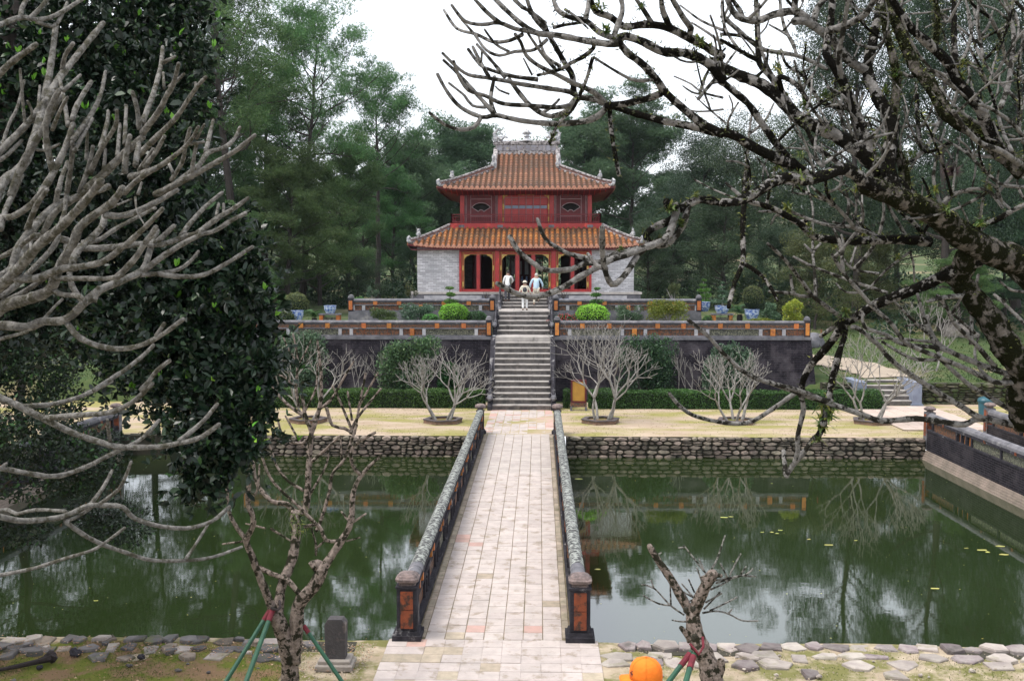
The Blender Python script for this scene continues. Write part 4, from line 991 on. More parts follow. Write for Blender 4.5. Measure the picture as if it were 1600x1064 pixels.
# ---- upper storey
YU = CY-3.7
pb('balcony_beam', M_red, (-4.35, 4.35, CY-4.35, CY-4.15, 8.52, 8.83), (-4.35, 4.35, CY+4.15, CY+4.35, 8.52, 8.83), (-4.35, -4.15, CY-4.15, CY+4.15, 8.52, 8.83), (4.15, 4.35, CY-4.15, CY+4.15, 8.52, 8.83))
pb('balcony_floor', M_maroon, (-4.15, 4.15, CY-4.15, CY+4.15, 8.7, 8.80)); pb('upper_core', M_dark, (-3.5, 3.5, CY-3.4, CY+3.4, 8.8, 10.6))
for xx in (-3.66, -1.46, 1.46, 3.66): MB().lathe((xx, CY-4.36, 8.66), [(.10, -.075), (.10, .075)], 10, sx=1.7, sy=.15).build('beam_rosette', M_greystone, PV)
bal = MB()
for side in range(4):
    M = Matrix.Translation((0, CY, 0)) @ Matrix.Rotation(side*math.pi/2, 4, 'Z')
    def tb(x0, x1, y0, y1, z0, z1, o_=bal):
        o_.add([M @ Vector(p) for p in ((x0, y0, z0), (x1, y0, z0), (x1, y1, z0), (x0, y1, z0), (x0, y0, z1), (x1, y0, z1), (x1, y1, z1), (x0, y1, z1))], [(0, 3, 2, 1), (4, 5, 6, 7), (0, 1, 5, 4), (1, 2, 6, 5), (2, 3, 7, 6), (3, 0, 4, 7)])
    tb(-4.27, 4.27, -4.27, -4.21, 9.30, 9.35); tb(-4.27, 4.27, -4.26, -4.22, 8.88, 8.92)
    if side == 0: BAL = None
    k = 0
    for q in range(69):
        x = -4.24+q*.1247; tb(x-.012, x+.012, -4.25, -4.23, 8.9, 9.2)
    tb(-4.27, 4.27, -4.255, -4.225, 9.19, 9.215)
    for x in (-4.24, -3.66, -1.46, 1.46, 3.66, 4.24): tb(x-.035, x+.035, -4.275, -4.205, 8.83, 9.38)
bal.build('balcony_railing', M_rail, PV)
for s in (-1, 1):
    pb('upper_column', M_red, (s*3.66-.12, s*3.66+.12, YU-.08, YU+.18, 8.8, 10.62)); pb('upper_column', M_red, (s*1.48-.13, s*1.48+.13, YU-.08, YU+.18, 8.8, 10.62))
    # carved side bay with a fan-shaped window
    x0, x1 = (1.62, 3.53) if s > 0 else (-3.53, -1.62); cx = (x0+x1)/2
    fan = []; 
    for k in range(11): a = R_(38)+k*R_(104)/10; fan.append((cx+math.cos(a)*.68, 9.36+math.sin(a)*.66))
    for k in range(7): a = R_(142)-k*R_(104)/6; fan.append((cx+math.cos(a)*.20, 9.36+math.sin(a)*.26))
    # wall built as a ring of quads from the frame edge to the fan opening
    fc = (cx, 9.78); n = len(fan); out = []
    for p in fan:
        dx, dz = p[0]-fc[0], p[1]-fc[1]; q = min((abs((x1-x0)/2/dx) if dx else 1e9), (abs(((10.55 if dz > 0 else 8.8)-fc[1])/dz) if dz else 1e9)); out.append((fc[0]+dx*q, fc[1]+dz*q))
    b = MB(); b.add([(p[0], YU, p[1]) for p in fan]+[(p[0], YU, p[1]) for p in out]+[(p[0], YU+.08, p[1]) for p in fan], [(i, (i+1) % n, n+(i+1) % n, n+i) for i in range(n)]+[(2*n+i, 2*n+(i+1) % n, (i+1) % n, i) for i in range(n)])
    crn = [(x0, YU+.002, 8.8), (x1, YU+.002, 8.8), (x1, YU+.002, 10.55), (x0, YU+.002, 10.55)]
    bay = b.build('carved_bay', M_maroon, PV)
    pb('bay_edge', M_maroon, (x0, x0+.42, YU-.004, YU+.05, 8.8, 10.56), (x1-.42, x1, YU-.004, YU+.05, 8.8, 10.56), (x0+.42, x1-.42, YU-.004, YU+.05, 10.42, 10.56), (x0+.42, x1-.42, YU-.004, YU+.05, 8.8, 9.2), par=bay)
    fr_ = MB()
    for k in range(n):
        p, q = fan[k], fan[(k+1) % n]; fr_.tube([(p[0], YU-.02, p[1]), (q[0], YU-.02, q[1])], .022, 4, cap=False)
    fr_.build('window_frame', M_trimgrey, bay)
    tr = MB()
    for xx in (x0+.03, x0+.10, x0+.36, x1-.36, x1-.10, x1-.03): tr.b2(xx-.012, xx+.012, YU-.025, YU-.004, 8.85, 10.5)
    tr.b2(x0+.36, x1-.36, YU-.025, YU-.004, 10.22, 10.245); tr.b2(x0+.36, x1-.36, YU-.025, YU-.004, 10.44, 10.46); tr.b2(x0+.36, x1-.36, YU-.025, YU-.004, 9.25, 9.27)
    tr.build('mouldings', M_trimgrey, bay)
    # plain sides of the storey
pb('side_panel', M_redpanel, (-3.7, -3.5, CY-3.5, CY+3.7, 8.8, 10.6), (3.5, 3.7, CY-3.5, CY+3.7, 8.8, 10.6), (-3.5, 3.5, CY+3.5, CY+3.7, 8.8, 10.6))
cbay = pb('centre_bay', M_redpanel, (-1.34, 1.34, YU+.02, YU+.1, 8.8, 10.55))
for k in range(6):
    x0 = -1.23+k*.41; f = pb('shutter_panel', M_red, (x0+.03, x0+.38, YU-.005, YU+.02, 9.92, 10.3), (x0+.03, x0+.38, YU-.005, YU+.02, 8.9, 9.68), (x0+.03, x0+.38, YU-.005, YU+.02, 10.33, 10.45), par=PV)
    pb('pane', M_blueglass, (x0+.03, x0+.38, YU, YU+.02, 9.69, 9.87), par=f); pb('shutter_edge', M_trimgrey, (x0, x0+.02, YU-.03, YU+.02, 8.85, 10.5), (x0+.03, x0+.38, YU-.02, YU-.003, 10.305, 10.322), par=f)
g = MB(); g.b2(-1.33, -1.30, YU-.03, YU+.02, 8.85, 10.5); g.b2(1.30, 1.33, YU-.03, YU+.02, 8.85, 10.5)
for s in (-1, 1): 
    p_ = [(s*1.30, 10.5), (s*1.02, 10.5), (s*1.08, 10.40), (s*1.2, 10.37), (s*1.30, 10.22)]
    g.xz(p_ if s > 0 else p_[::-1], YU-.05, YU-.02); g.b2(s*1.3-.045, s*1.3+.045, YU-.045, YU, 9.65, 9.95); g.b2(s*1.3-.04, s*1.3+.04, YU-.045, YU, 8.95, 9.2)
g.build('gilt_trim', M_gold, cbay)
pb('wall_head', M_red, (-3.78, 3.78, YU-.05, YU+.2, 10.5, 10.66)); pb('name_board', M_maroon, (-.45, .45, YU-.22, YU-.1, 10.45, 10.66))
g = MB(); g.b2(-.45, .45, YU-.235, YU-.22, 10.45, 10.475); g.b2(-.45, .45, YU-.235, YU-.22, 10.64, 10.66); g.b2(-.47, -.44, YU-.235, YU-.22, 10.45, 10.66); g.b2(.44, .47, YU-.235, YU-.22, 10.45, 10.66); g.build('gilt_border', M_gold, PV)
# ================================================================ FOLIAGE TOOLS
def rnd_dirs(n, rng):
    v = rng.normal(size=(n, 3)); return v/np.linalg.norm(v, axis=1, keepdims=True)
def leaf_quads(C, D, U, ln, wd, rng):
    """C centres, D direction of the leaf, U roughly the leaf's normal; pointed diamond leaves"""
    S = np.cross(D, U); nn = np.linalg.norm(S, axis=1, keepdims=True); nn[nn < 1e-6] = 1; S = S/nn
    ln = ln[:, None]; wd = wd[:, None]
    return np.stack([C-D*ln*.5, C+S*wd*.5-D*ln*.05, C+D*ln*.5, C-S*wd*.5-D*ln*.05], axis=1)
def needle_tufts(C, n_each, ln, wd, rng, upb=.5):
    k = len(C); P = np.repeat(C, n_each, axis=0); D = rnd_dirs(k*n_each, rng); D[:, 2] += upb; D /= np.linalg.norm(D, axis=1, keepdims=True)
    S = np.cross(D, rnd_dirs(k*n_each, rng)); S /= np.linalg.norm(S, axis=1, keepdims=True)+1e-6
    L_ = (ln*rng.uniform(.6, 1.2, size=(k*n_each, 1))); return np.stack([P-S*wd*.5, P+S*wd*.5, P+D*L_], axis=1)
def ellip_pts(n, c, r, rng, shell=.55):
    d = rnd_dirs(n, rng); q = rng.uniform(shell**3, 1, size=(n, 1))**(1/3.); return np.array(c)+d*q*np.array(r), d

def curve_pts(p0, d, L_, n, rng, up=.0, wob=.25):
    pts = [Vector(p0)]; d = Vector(d).normalized()
    for k in range(n):
        d = (d+Vector((rng.normal()*wob, rng.normal()*wob, rng.normal()*wob*.6+up))*(1.0/n)*2).normalized(); pts.append(pts[-1]+d*(L_/n))
    return pts, d

def pine_proto(name, seed, H, r, start, nl, m_leaf, dense=1.0, flat=.42, lean=0.0, tuft=.34, topround=True, padr=1.0):
    rng = np.random.default_rng(seed); wood = MB(); pads = []
    tr = [Vector((0, 0, -.3))]; n = 12; dx, dy = rng.normal()*.03+lean, rng.normal()*.03
    for k in range(n): tr.append(Vector((tr[-1].x+dx*H/n+rng.normal()*.12, tr[-1].y+dy*H/n+rng.normal()*.12, H*.93*(k+1)/n)))
    rb = H*.0165; rad = [rb*(1.25 if k == 0 else 1)*(1-.80*k/n) for k in range(n+1)]
    wood.tube(tr, rad, 8, rough=.08)
    for i in range(nl):
        t = start+(1-start)*((i+.5)/nl)**.9; z = H*.93*t; k = min(int(t*n), n-1); f = t*n-k; p = tr[k].lerp(tr[k+1], f)
        az = i*2.4+rng.normal()*.4; prof = (math.sin(min(1, (t-start)/(1-start)*1.15+.22)*math.pi*.80))**.7 if topround else (1-t)*1.2+.15
        L_ = r*max(.3, prof)*rng.uniform(.75, 1.15); el = .15+.75*(t-start)/(1-start)+rng.normal()*.12
        d = Vector((math.cos(az)*math.cos(el), math.sin(az)*math.cos(el), math.sin(el)))
        lp, ed = curve_pts(p, d, L_, 5, rng, .10, .38); lr = rad[k]*.42
        wood.tube(lp, [lr*(1-.7*q/5) for q in range(6)], 5, cap=False)
        for j, q in enumerate((2, 3, 4, 5, 5)):
            sd_ = (ed+Vector((rng.normal()*.8, rng.normal()*.8, .35+rng.normal()*.3))).normalized(); sl_ = L_*rng.uniform(.22, .42)
            sp_, _ = curve_pts(lp[q], sd_, sl_, 3, rng, .2, .4); wood.tube(sp_, [lr*.35, lr*.28, lr*.2, lr*.1], 4, cap=False)
            pads.append((sp_[-1], rng.uniform(.75, 1.25)*padr*(.5+.09*r)));
            if rng.random() < .5: pads.append((sp_[2], rng.uniform(.5, .9)*padr*(.5+.09*r)))
    T_ = []
    for p, pr_ in pads:
        nt = int(42*dense*pr_*pr_)+8; c, _ = ellip_pts(nt, p, (pr_, pr_, pr_*flat), rng, .2); T_.append(needle_tufts(c, 6, tuft, tuft*.16, rng, .35))
    V = np.concatenate(T_)
    root = bpy.data.objects.new(name, None); COL.objects.link(root)
    link_mesh('trunk', wood.mesh(name+'_trunk', M_barkpine), root, True)
    link_mesh('crown', fast_mesh(name+'_crown', V, 3, m_leaf), root, True)
    return root
def broad_proto(name, seed, H, r, start, nl, m_leaf, dense=1.0, leaf=.22, m_wood=None, padr=1.0, aspect=.5, droop=0.0, trunk_r=None):
    rng = np.random.default_rng(seed); wood = MB(); pads = []
    tr = [Vector((0, 0, -.3))]; n = 8
    for k in range(n): tr.append(Vector((tr[-1].x+rng.normal()*.03*H/n*2, tr[-1].y+rng.normal()*.03*H/n*2, H*.8*(k+1)/n)))
    rb = trunk_r or H*.018; rad = [rb*(1.3 if k == 0 else 1)*(1-.8*k/n) for k in range(n+1)]; wood.tube(tr, rad, 8, rough=.08)
    for i in range(nl):
        t = start+(1-start)*((i+.3)/nl)**.85; k = min(int(t*n), n-1); p = tr[k].lerp(tr[k+1], t*n-k); az = i*2.4+rng.normal()*.4; el = .1+1.0*(t-start)/(1-start)+rng.normal()*.1
        d = Vector((math.cos(az)*math.cos(el), math.sin(az)*math.cos(el), math.sin(el))); L_ = r*rng.uniform(.6, 1.05)*(1-.25*abs(t-.6))
        lp, ed = curve_pts(p, d, L_, 4, rng, .1, .4); lr = max(rad[k]*.4, .012); wood.tube(lp, [lr*(1-.7*q/4) for q in range(5)], 5, cap=False)
        for q in (2, 3, 4, 4):
            pads.append((lp[q]+Vector((rng.normal(), rng.normal(), rng.normal()*.7+.2-droop))*r*.16, rng.uniform(.7, 1.2)*padr*r*.27))
    Q = []
    for p, pr_ in pads:
        nl_ = int(dense*34*(pr_/leaf)**1.55)+10; c, d = ellip_pts(nl_, p, (pr_, pr_, pr_*.72), rng, .45); D = rnd_dirs(nl_, rng)+d*.8+np.array([0, 0, .15-droop]); D /= np.linalg.norm(D, axis=1, keepdims=True)
        U = rnd_dirs(nl_, rng)*.7+d+np.array([0, 0, .7]); ln = leaf*rng.uniform(.6, 1.2, nl_); Q.append(leaf_quads(c, D, U, ln, ln*aspect, rng))
    root = bpy.data.objects.new(name, None); COL.objects.link(root)
    link_mesh('trunk', wood.mesh(name+'_trunk', m_wood or M_barkpine), root, True)
    link_mesh('crown', fast_mesh(name+'_crown', np.concatenate(Q), 4, m_leaf), root, True)
    return root
def set_tree(proto, loc, scale, label, cat='tree', group=None, rz=None, sxy=1.0, first=[]):
    if proto.get('used'): o = copy_tree(proto); 
    else: o = proto
    proto['used'] = 1
    if 'used' in o.keys() and o is not proto: del o['used']
    o.location = loc; o.scale = (scale*sxy, scale*sxy, scale); o.rotation_euler = (0, 0, rz if rz is not None else random.uniform(0, 6.28))
    return tag(o, label, cat, group)

# ================================================================ FOREST
PA = pine_proto('pine_tree', 1, 24, 5.6, .30, 34, M_pine, 1.5, flat=.55, tuft=.30, padr=1.25)
PB = pine_proto('pine_tree', 2, 22, 6.0, .18, 36, M_pine, 1.5, flat=.55, tuft=.30, padr=1.3)
PC = pine_proto('pine_tree', 3, 26, 7.6, .50, 28, M_pine, 1.3, flat=.5, tuft=.28, padr=1.15)
PD = pine_proto('pine_tree', 4, 20, 5.4, .12, 36, M_pine, 1.5, flat=.6, tuft=.30, padr=1.3)
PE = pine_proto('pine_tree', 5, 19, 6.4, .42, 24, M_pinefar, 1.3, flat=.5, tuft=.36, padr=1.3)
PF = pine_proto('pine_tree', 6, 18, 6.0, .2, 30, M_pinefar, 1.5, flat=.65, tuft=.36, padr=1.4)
BA = broad_proto('broadleaf_tree', 11, 14, 5.0, .25, 24, M_broad, .62, .125)
BB = broad_proto('broadleaf_tree', 12, 16, 4.6, .12, 28, M_broad, .7, .13)
BS = broad_proto('broadleaf_tree', 15, 22, 7.0, .25, 26, M_broad, .95, .15, padr=.9)
BL = broad_proto('broadleaf_tree', 13, 13, 4.4, .3, 18, M_light, .8, .17)
BO = broad_proto('olive_tree', 14, 6, 3.0, .1, 20, M_olive, .6, .10, padr=.85)
def gz(x, y): return hill(x, y)-.1
def put(proto, px, Y, ytop, H0, label, sxy=1.0, cat='pine', rz=None, group='pines behind the garden'):
    x = atY(px, 420, Y).x; z = gz(x, Y); top = atY(px, ytop, Y).z; s = (top-z)/H0*(.93 if cat == 'pine' else 1)
    return set_tree(proto, (x, Y, z), s, label, cat, group, rz, sxy)
L_ = [
 (PA, 320, 66, 60, 24, 'dark pine rising behind the leafy tree, left edge of the pine stand', 1.0),
 (PC, 372, 62, -95, 26, 'tallest pine with bare forked upper limbs, top cut by the picture edge', .95),
 (PA, 415, 74, 110, 24, 'dense pine whose rounded top fills the gap below the tallest pine', 1.15),
 (PC, 470, 70, -10, 26, 'tall pine with spreading upper limbs reaching right over the sky', .8),
 (PB, 445, 62, 235, 22, 'bushy mid-height pine in front of the left pine stand', 1.25),
 (PD, 500, 69, 250, 20, 'low dense green pine with thick trunk seen above the blue pots', 1.1),
 (PC, 590, 80, 105, 26, 'open-crowned pine with airy top against the white sky, left of the pavilion', .85),
 (PA, 545, 76, 215, 24, 'green pine standing below the airy pine', 1.0),
 (PB, 612, 84, 265, 22, 'dim pine halfway between the airy pine and the pavilion', 1.1),
 (PF, 650, 98, 228, 18, 'bluish hazy pine with domed top left of the pavilion roof', 1.1),
 (PF, 688, 104, 285, 18, 'low hazy pine touching the left end of the lower roof', 1.2),
 (PD, 385, 58, 330, 20, 'small dark pine low at the left of the terrace', 1.1),
 (PF, 570, 92, 300, 18, 'shaded pine low behind the left terrace pots', 1.2),
 (PF, 740, 108, 205, 18, 'round-topped hazy pine behind the upper roof on its left', 1.25),
 (PE, 905, 104, 190, 19, 'hazy pine directly right of the roof ridge', 1.15),
 (PE, 985, 98, 178, 19, 'spreading pine with pale grey limbs right of the pavilion', 1.15),
 (PF, 945, 108, 225, 18, 'hazy pine filling the gap right behind the upper roof', 1.2),
 (PF, 1040, 100, 280, 18, 'lower hazy pine at the sky gap right of the pavilion', 1.1),
]
for a in L_: put(*a)
put(BL, 792, 112, 232, 13, 'pale green broadleaf tree just left of the roof ridge', 1.5, 'tree', group='broadleaf trees of the wood')
L_ = [
 (BB, 1100, 86, 196, 16, 'blue-green domed tree behind the right balustrade', 1.2),
 (BA, 1050, 76, 300, 14, 'dark rounded tree between the pavilion and the blue-green tree', 1.2),
 (BB, 1130, 68, 290, 16, 'dark tree behind the blue and white pots on the right', 1.3),
 (BA, 1190, 74, 215, 14, 'dense tree with uneven top under the arching branch', 1.2),
 (BB, 1010, 70, 345, 16, 'low dark tree right beside the pavilion wall', 1.4),
 (BB, 1265, 80, 175, 16, 'tall bluish tree behind the twisted mossy limb', 1.0),
 (BS, 1340, 64, -40, 22, 'very tall dark tree above the mossy trunk, top out of the picture', .72),
 (BS, 1475, 60, -80, 22, 'tall leafy tree at the top right corner behind the bare branches', .66),
 (BS, 1590, 66, -30, 22, 'tall dark tree at the right edge of the picture', .85),
 (BB, 1540, 74, 90, 16, 'dark tree low behind the right-hand twigs', 1.0),
 (BA, 1400, 78, 240, 14, 'dim tree behind the right slope', 1.3),
 (BB, 1220, 64, 350, 16, 'shadowy low tree behind the balls of topiary', 1.5),
 (BA, 1310, 70, 330, 14, 'dim low tree behind the olive bush', 1.4),
 (BB, 300, 72, 300, 16, 'dark broadleaf tree deep behind the left leafy tree', 1.3),
 (BA, 230, 66, 120, 14, 'tall dark tree mostly hidden by the leafy tree on the left', 1.0),
 (BB, 130, 62, 60, 16, 'dark tree behind the upper left twigs', 1.0),
 (BA, 30, 58, 20, 14, 'dark tree at the far left edge behind the twigs', 1.1),
 (BB, 640, 82, 370, 16, 'low dark tree tucked behind the left end of the pavilion', 1.4),
 (BA, 560, 74, 395, 14, 'low dark thicket tree behind the left pots', 1.6),
 (BB, 440, 80, 350, 16, 'dim tree between the pine trunks on the left', 1.3),
]
for a in L_: put(*a, 'tree', None, 'broadleaf trees of the wood')
put(BO, 1275, 60, 375, 6, 'olive green shrubby tree right of the terrace', .9, 'tree', group='broadleaf trees of the wood')
put(BO, 1375, 64, 375, 6, 'loose olive green tree under the mossy limb', 1.0, 'tree', group='broadleaf trees of the wood')
put(PD, 1500, 58, 400, 20, 'small young pine on the right slope behind the trunk', 1.8)
put(PF, 1570, 62, 330, 18, 'thin pine on the grassy slope at the right edge', 1.2)
# far-off wood closing the view, behind and beside everything
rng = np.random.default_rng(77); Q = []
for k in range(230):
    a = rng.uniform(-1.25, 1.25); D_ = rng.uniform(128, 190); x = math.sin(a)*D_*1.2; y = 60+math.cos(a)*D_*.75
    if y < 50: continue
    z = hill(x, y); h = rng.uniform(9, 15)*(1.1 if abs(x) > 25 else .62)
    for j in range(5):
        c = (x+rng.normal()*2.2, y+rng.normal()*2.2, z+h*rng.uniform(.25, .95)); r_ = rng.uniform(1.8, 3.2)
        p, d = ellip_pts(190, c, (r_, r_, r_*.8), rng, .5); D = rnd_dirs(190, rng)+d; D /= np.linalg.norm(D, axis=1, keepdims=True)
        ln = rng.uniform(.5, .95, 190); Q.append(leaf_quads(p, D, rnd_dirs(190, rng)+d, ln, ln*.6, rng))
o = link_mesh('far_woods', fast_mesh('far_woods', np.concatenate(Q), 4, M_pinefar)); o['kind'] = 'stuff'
# dark undergrowth below the near trees
Q = []
for k in range(420):
    x = rng.uniform(-42, 48); y = rng.uniform(70, 88) if abs(x) < 15 else rng.uniform(60 if x > 0 else 62, 88)
    if abs(x) > 20 and rng.random() < .3: y = rng.uniform(52+abs(x)*.2, 70)
    z = hill(x, y); r_ = rng.uniform(.5, 1.7)
    if x > 12 and y < 66: r_ *= .5
    nn_ = int(130*r_); p, d = ellip_pts(nn_, (x, y, z+r_*.5), (r_*1.4, r_*1.2, r_*.9), rng, .6); D = rnd_dirs(nn_, rng)+d*.6+np.array([0, 0, .4]); D /= np.linalg.norm(D, axis=1, keepdims=True)
    ln = rng.uniform(.16, .4, nn_); Q.append(leaf_quads(p, D, rnd_dirs(nn_, rng)+d, ln, ln*.5, rng))
o = link_mesh('undergrowth', fast_mesh('undergrowth', np.concatenate(Q), 4, M_broad)); o['kind'] = 'stuff'
# short grass on the slopes
n = 26000; x = np.where(rng.random(n) < .75, rng.uniform(14.5, 40, n), rng.uniform(-30, -14.5, n)); y = 46.7+rng.random(n)**1.5*22
keep = [i for i in range(n) if not any((x[i]-a)**2+(y[i]-b_)**2 < 1.5 for a, b_ in P0)]
x, y = x[keep], y[keep]; z = np.array([hill(a, b_) for a, b_ in zip(x, y)]); C = np.stack([x, y, z+.03], 1); n = len(x)
D = rnd_dirs(n, rng)*.7+np.array([0, 0, 1]); D /= np.linalg.norm(D, axis=1, keepdims=True); ln = rng.uniform(.06, .17, n)
M_blade = leafmat('grass_blades', (.035, .075, .015), (.06, .115, .025), (.11, .14, .04), .6, .3)
o = link_mesh('grass', fast_mesh('grass', leaf_quads(C, D, rnd_dirs(n, rng), ln, ln*.35, rng), 4, M_blade)); o['kind'] = 'stuff'

# ================================================================ GARDEN SHRUBS, HEDGES, POTS
def surf_leaves(P, Nn, n, leaf, rng, lift=.02, wild=.6, aspect=.55):
    D = rnd_dirs(n, rng)+Nn*.5; D /= np.linalg.norm(D, axis=1, keepdims=True); U = Nn+rnd_dirs(n, rng)*wild
    ln = leaf*rng.uniform(.6, 1.25, n); return leaf_quads(P+Nn*rng.uniform(-lift, lift, (n, 1)), D, U, ln, ln*aspect, rng)
def ball(name, c, r, n, leaf, m, rng, parent=None, flatb=True, amp=.06, wild=.6):
    """clipped ball: dark solid heart under a coat of leaves"""
    d = rnd_dirs(n, rng); 
    if flatb: d[:, 2] = np.where(d[:, 2] < -.35, -d[:, 2], d[:, 2])
    q = 1+amp*np.sin(d[:, 0:1]*7+r[0])*np.sin(d[:, 1:2]*6+1)+amp*.6*np.sin(d[:, 2:3]*11)
    P = np.array(c)+d*np.array(r)*q
    me = fast_mesh(name, surf_leaves(P, d, n, leaf, rng, leaf*.6, wild), 4, m); b = MB().blob(c, tuple(x*.93 for x in r), 2, .03, 3)
    return me, b.mesh(name+'_core', M_core)
def bush(name, loc, r, label, m, n=900, leaf=.09, cat='shrub', group=None, **kw):
    root = empty(name, loc, label, cat, group); rng_ = np.random.default_rng(int(abs(loc[0]*131+loc[1]*17))+3)
    me, co = ball(name, (0, 0, r[2]*.62), r, n, leaf, m, rng_, **kw); link_mesh('foliage', me, root, True); link_mesh('inner_growth', co, root, True); return root
def loose(name, loc, r, label, m, n=700, leaf=.12, cat='shrub', stems=7, group=None, mw=None, lumps=7):
    """open shrub: stems with leaf clumps"""
    root = empty(name, loc, label, cat, group); rng_ = np.random.default_rng(int(abs(loc[0]*97+loc[1]*31))+5); w = MB(); Q = []
    for k in range(stems):
        d = Vector((rng_.normal()*.5*r[0]/r[2], rng_.normal()*.4*r[1]/r[2], 1)); p, _ = curve_pts((rng_.normal()*.06, rng_.normal()*.06, -.05), d, r[2]*1.5*rng_.uniform(.7, 1), 5, rng_, .0, .35); w.tube(p, [.035, .03, .024, .018, .013, .008], 5, cap=False)
    for k in range(lumps*2):
        c = (rng_.uniform(-.75, .75)*r[0], rng_.uniform(-.7, .7)*r[1], r[2]*rng_.uniform(.45, 1.55)); rr = (r[0]*.42, r[1]*.42, r[2]*.34); nn_ = n//lumps
        p, d = ellip_pts(nn_, c, rr, rng_, .4); D = rnd_dirs(nn_, rng_)+d*.6+np.array([0, 0, .25]); D /= np.linalg.norm(D, axis=1, keepdims=True); ln = leaf*rng_.uniform(.6, 1.25, nn_); Q.append(leaf_quads(p, D, rnd_dirs(nn_, rng_)+np.array([0, 0, .8]), ln, ln*.45, rng_))
    link_mesh('stems', w.mesh(name+'_stems', mw or M_barksmall), root, True); link_mesh('foliage', fast_mesh(name, np.concatenate(Q), 4, m), root, True); return root
def hedge(label, x0, x1, y0, y1, h, n):
    root = empty('box_hedge', ((x0+x1)/2, (y0+y1)/2, 0), label, 'hedge'); rng_ = np.random.default_rng(int(abs(x0)*7+50)); P = []; Nn = []
    A = [(x1-x0)*h, (x1-x0)*(y1-y0), (y1-y0)*h, (y1-y0)*h]; t = sum(A)
    for f, a in enumerate(A):
        k = int(n*a/t); u, v = rng_.random(k), rng_.random(k); e = .035*np.sin(u*(x1-x0)*2.1)+.02*np.sin(u*(x1-x0)*5.3+v*4)
        if f == 0: P.append(np.stack([x0+u*(x1-x0), y0-e, v*h], 1)); Nn.append(np.tile([0, -1, .1], (k, 1)))
        if f == 1: P.append(np.stack([x0+u*(x1-x0), y0+v*(y1-y0), h+e], 1)); Nn.append(np.tile([0, 0, 1], (k, 1)))
        if f > 1: xx = x0 if f == 2 else x1; P.append(np.stack([np.full(k, xx), y0+u*(y1-y0), v*h], 1)); Nn.append(np.tile([-1 if f == 2 else 1, 0, 0], (k, 1)))
    P = np.concatenate(P); Nn = np.concatenate(Nn).astype(float)
    link_mesh('foliage', fast_mesh('hedge_foliage', surf_leaves(P, Nn, len(P), .075, rng_, .05, .9), 4, M_hedge), root)
    MB().b2(x0+.04, x1-.04, y0+.04, y1-.04, 0, h-.05).build('inner_growth', M_core, root); return root
rightend = atZ(1379, 640).x
hedge('long clipped dark green hedge at the foot of the black wall, left of the stairs', -14, -1.72, 44.3, 45.2, .76, 22000)
hedge('long clipped dark green hedge at the foot of the black wall, right of the stairs', 3.05, rightend, 44.3, 45.2, .76, 22000)
hedge('short stub of clipped hedge left of the gold framed stand', 1.9, 2.12, 44.35, 45.2, .80, 900)

# shrubs standing against the black wall
def wb(px, ybase, Y=45.9): return atY(px, 420, Y).x
M_wallshrub = leafmat('wall_shrub_leaves', (.030, .070, .030), (.052, .105, .045), (.09, .15, .06), .5, .2)
for px, w_, h_, m, lab in ((455, 1.6, 3.1, M_greyleaf, 'large grey-green shrub against the black wall at its left end'), (640, 1.5, 2.9, M_wallshrub, 'broad green shrub against the wall behind the bare tree left of the stairs'),
                           (1012, 1.35, 3.0, M_wallshrub, 'big dark green shrub against the wall right of the stairs'), (1140, 1.1, 2.7, M_greyleaf, 'grey-green shrub against the wall behind the third bare tree'), (700, .5, 1.8, M_deep, 'narrow dark shrub between the broad shrub and the stairs')):
    loose('wall_shrub', (wb(px, 0), 46.0, 0), (w_, .5, h_/1.7), lab, m, 4200, .15, stems=8, lumps=14)
# box balls and other terrace planting
def tx(px, Y): return atY(px, 420, Y).x
Y1 = 48.35
bush('box_ball', (tx(709, Y1), Y1, 3.66), (.70, .62, .56), 'large bright lime clipped ball left of the stairs', M_lime, 3200, .075, 'topiary')
bush('box_ball', (tx(926, Y1), Y1, 3.66), (.78, .64, .54), 'large bright lime clipped ball right of the stairs', M_lime, 3200, .075, 'topiary')
bush('box_ball', (tx(744, Y1), Y1+.05, 3.60), (.52, .45, .36), 'low dark green clipped mound between the lime ball and the stairs', M_deep, 1300, .07, 'topiary')
bush('box_ball', (tx(672, Y1), Y1+.05, 3.55), (.42, .38, .30), 'small mid green clipped mound left of the lime ball', M_green, 900, .07, 'topiary')
loose('flower_bush', (tx(885, Y1), Y1, 3.45), (.55, .35, .34), 'low dark bush with small red flowers right of the stairs', M_deep, 1100, .09, lumps=8)
b = MB()
for k in range(60): b.blob((tx(885, Y1)+random.gauss(0, .3), Y1-.25+random.uniform(-.2, .2), 3.72+random.uniform(0, .36)), (.028, .028, .028), 0, 0, 1)
ch = b.build('blossoms', mat('red_blossom', (.35, .02, .03), (.25, .015, .02), 6, .6, 0), [o for o in bpy.data.objects if o.name.startswith('flower_bush')][0])
loose('garden_shrub', (tx(1047, 48.6), 48.6, 3.45), (1.05, .7, .78), 'wide yellow-green speckled bush behind the right balustrade', M_yellowleaf, 2600, .10, lumps=14)
loose('garden_shrub', (tx(600, 48.8), 48.8, 3.45), (.65, .4, .5), 'fine yellow-green bush behind the left balustrade', M_olive, 1500, .09, lumps=9)
loose('garden_shrub', (tx(652, 49.4), 49.4, 3.45), (.9, .5, .60), 'grey-green wispy bush left of the clipped mound', M_greyleaf, 1500, .10, lumps=9)
loose('garden_shrub', (tx(985, 49.2), 49.2, 3.45), (.7, .5, .58), 'grey-green wispy bush between the lime ball and the speckled bush', M_greyleaf, 1500, .10, lumps=9)
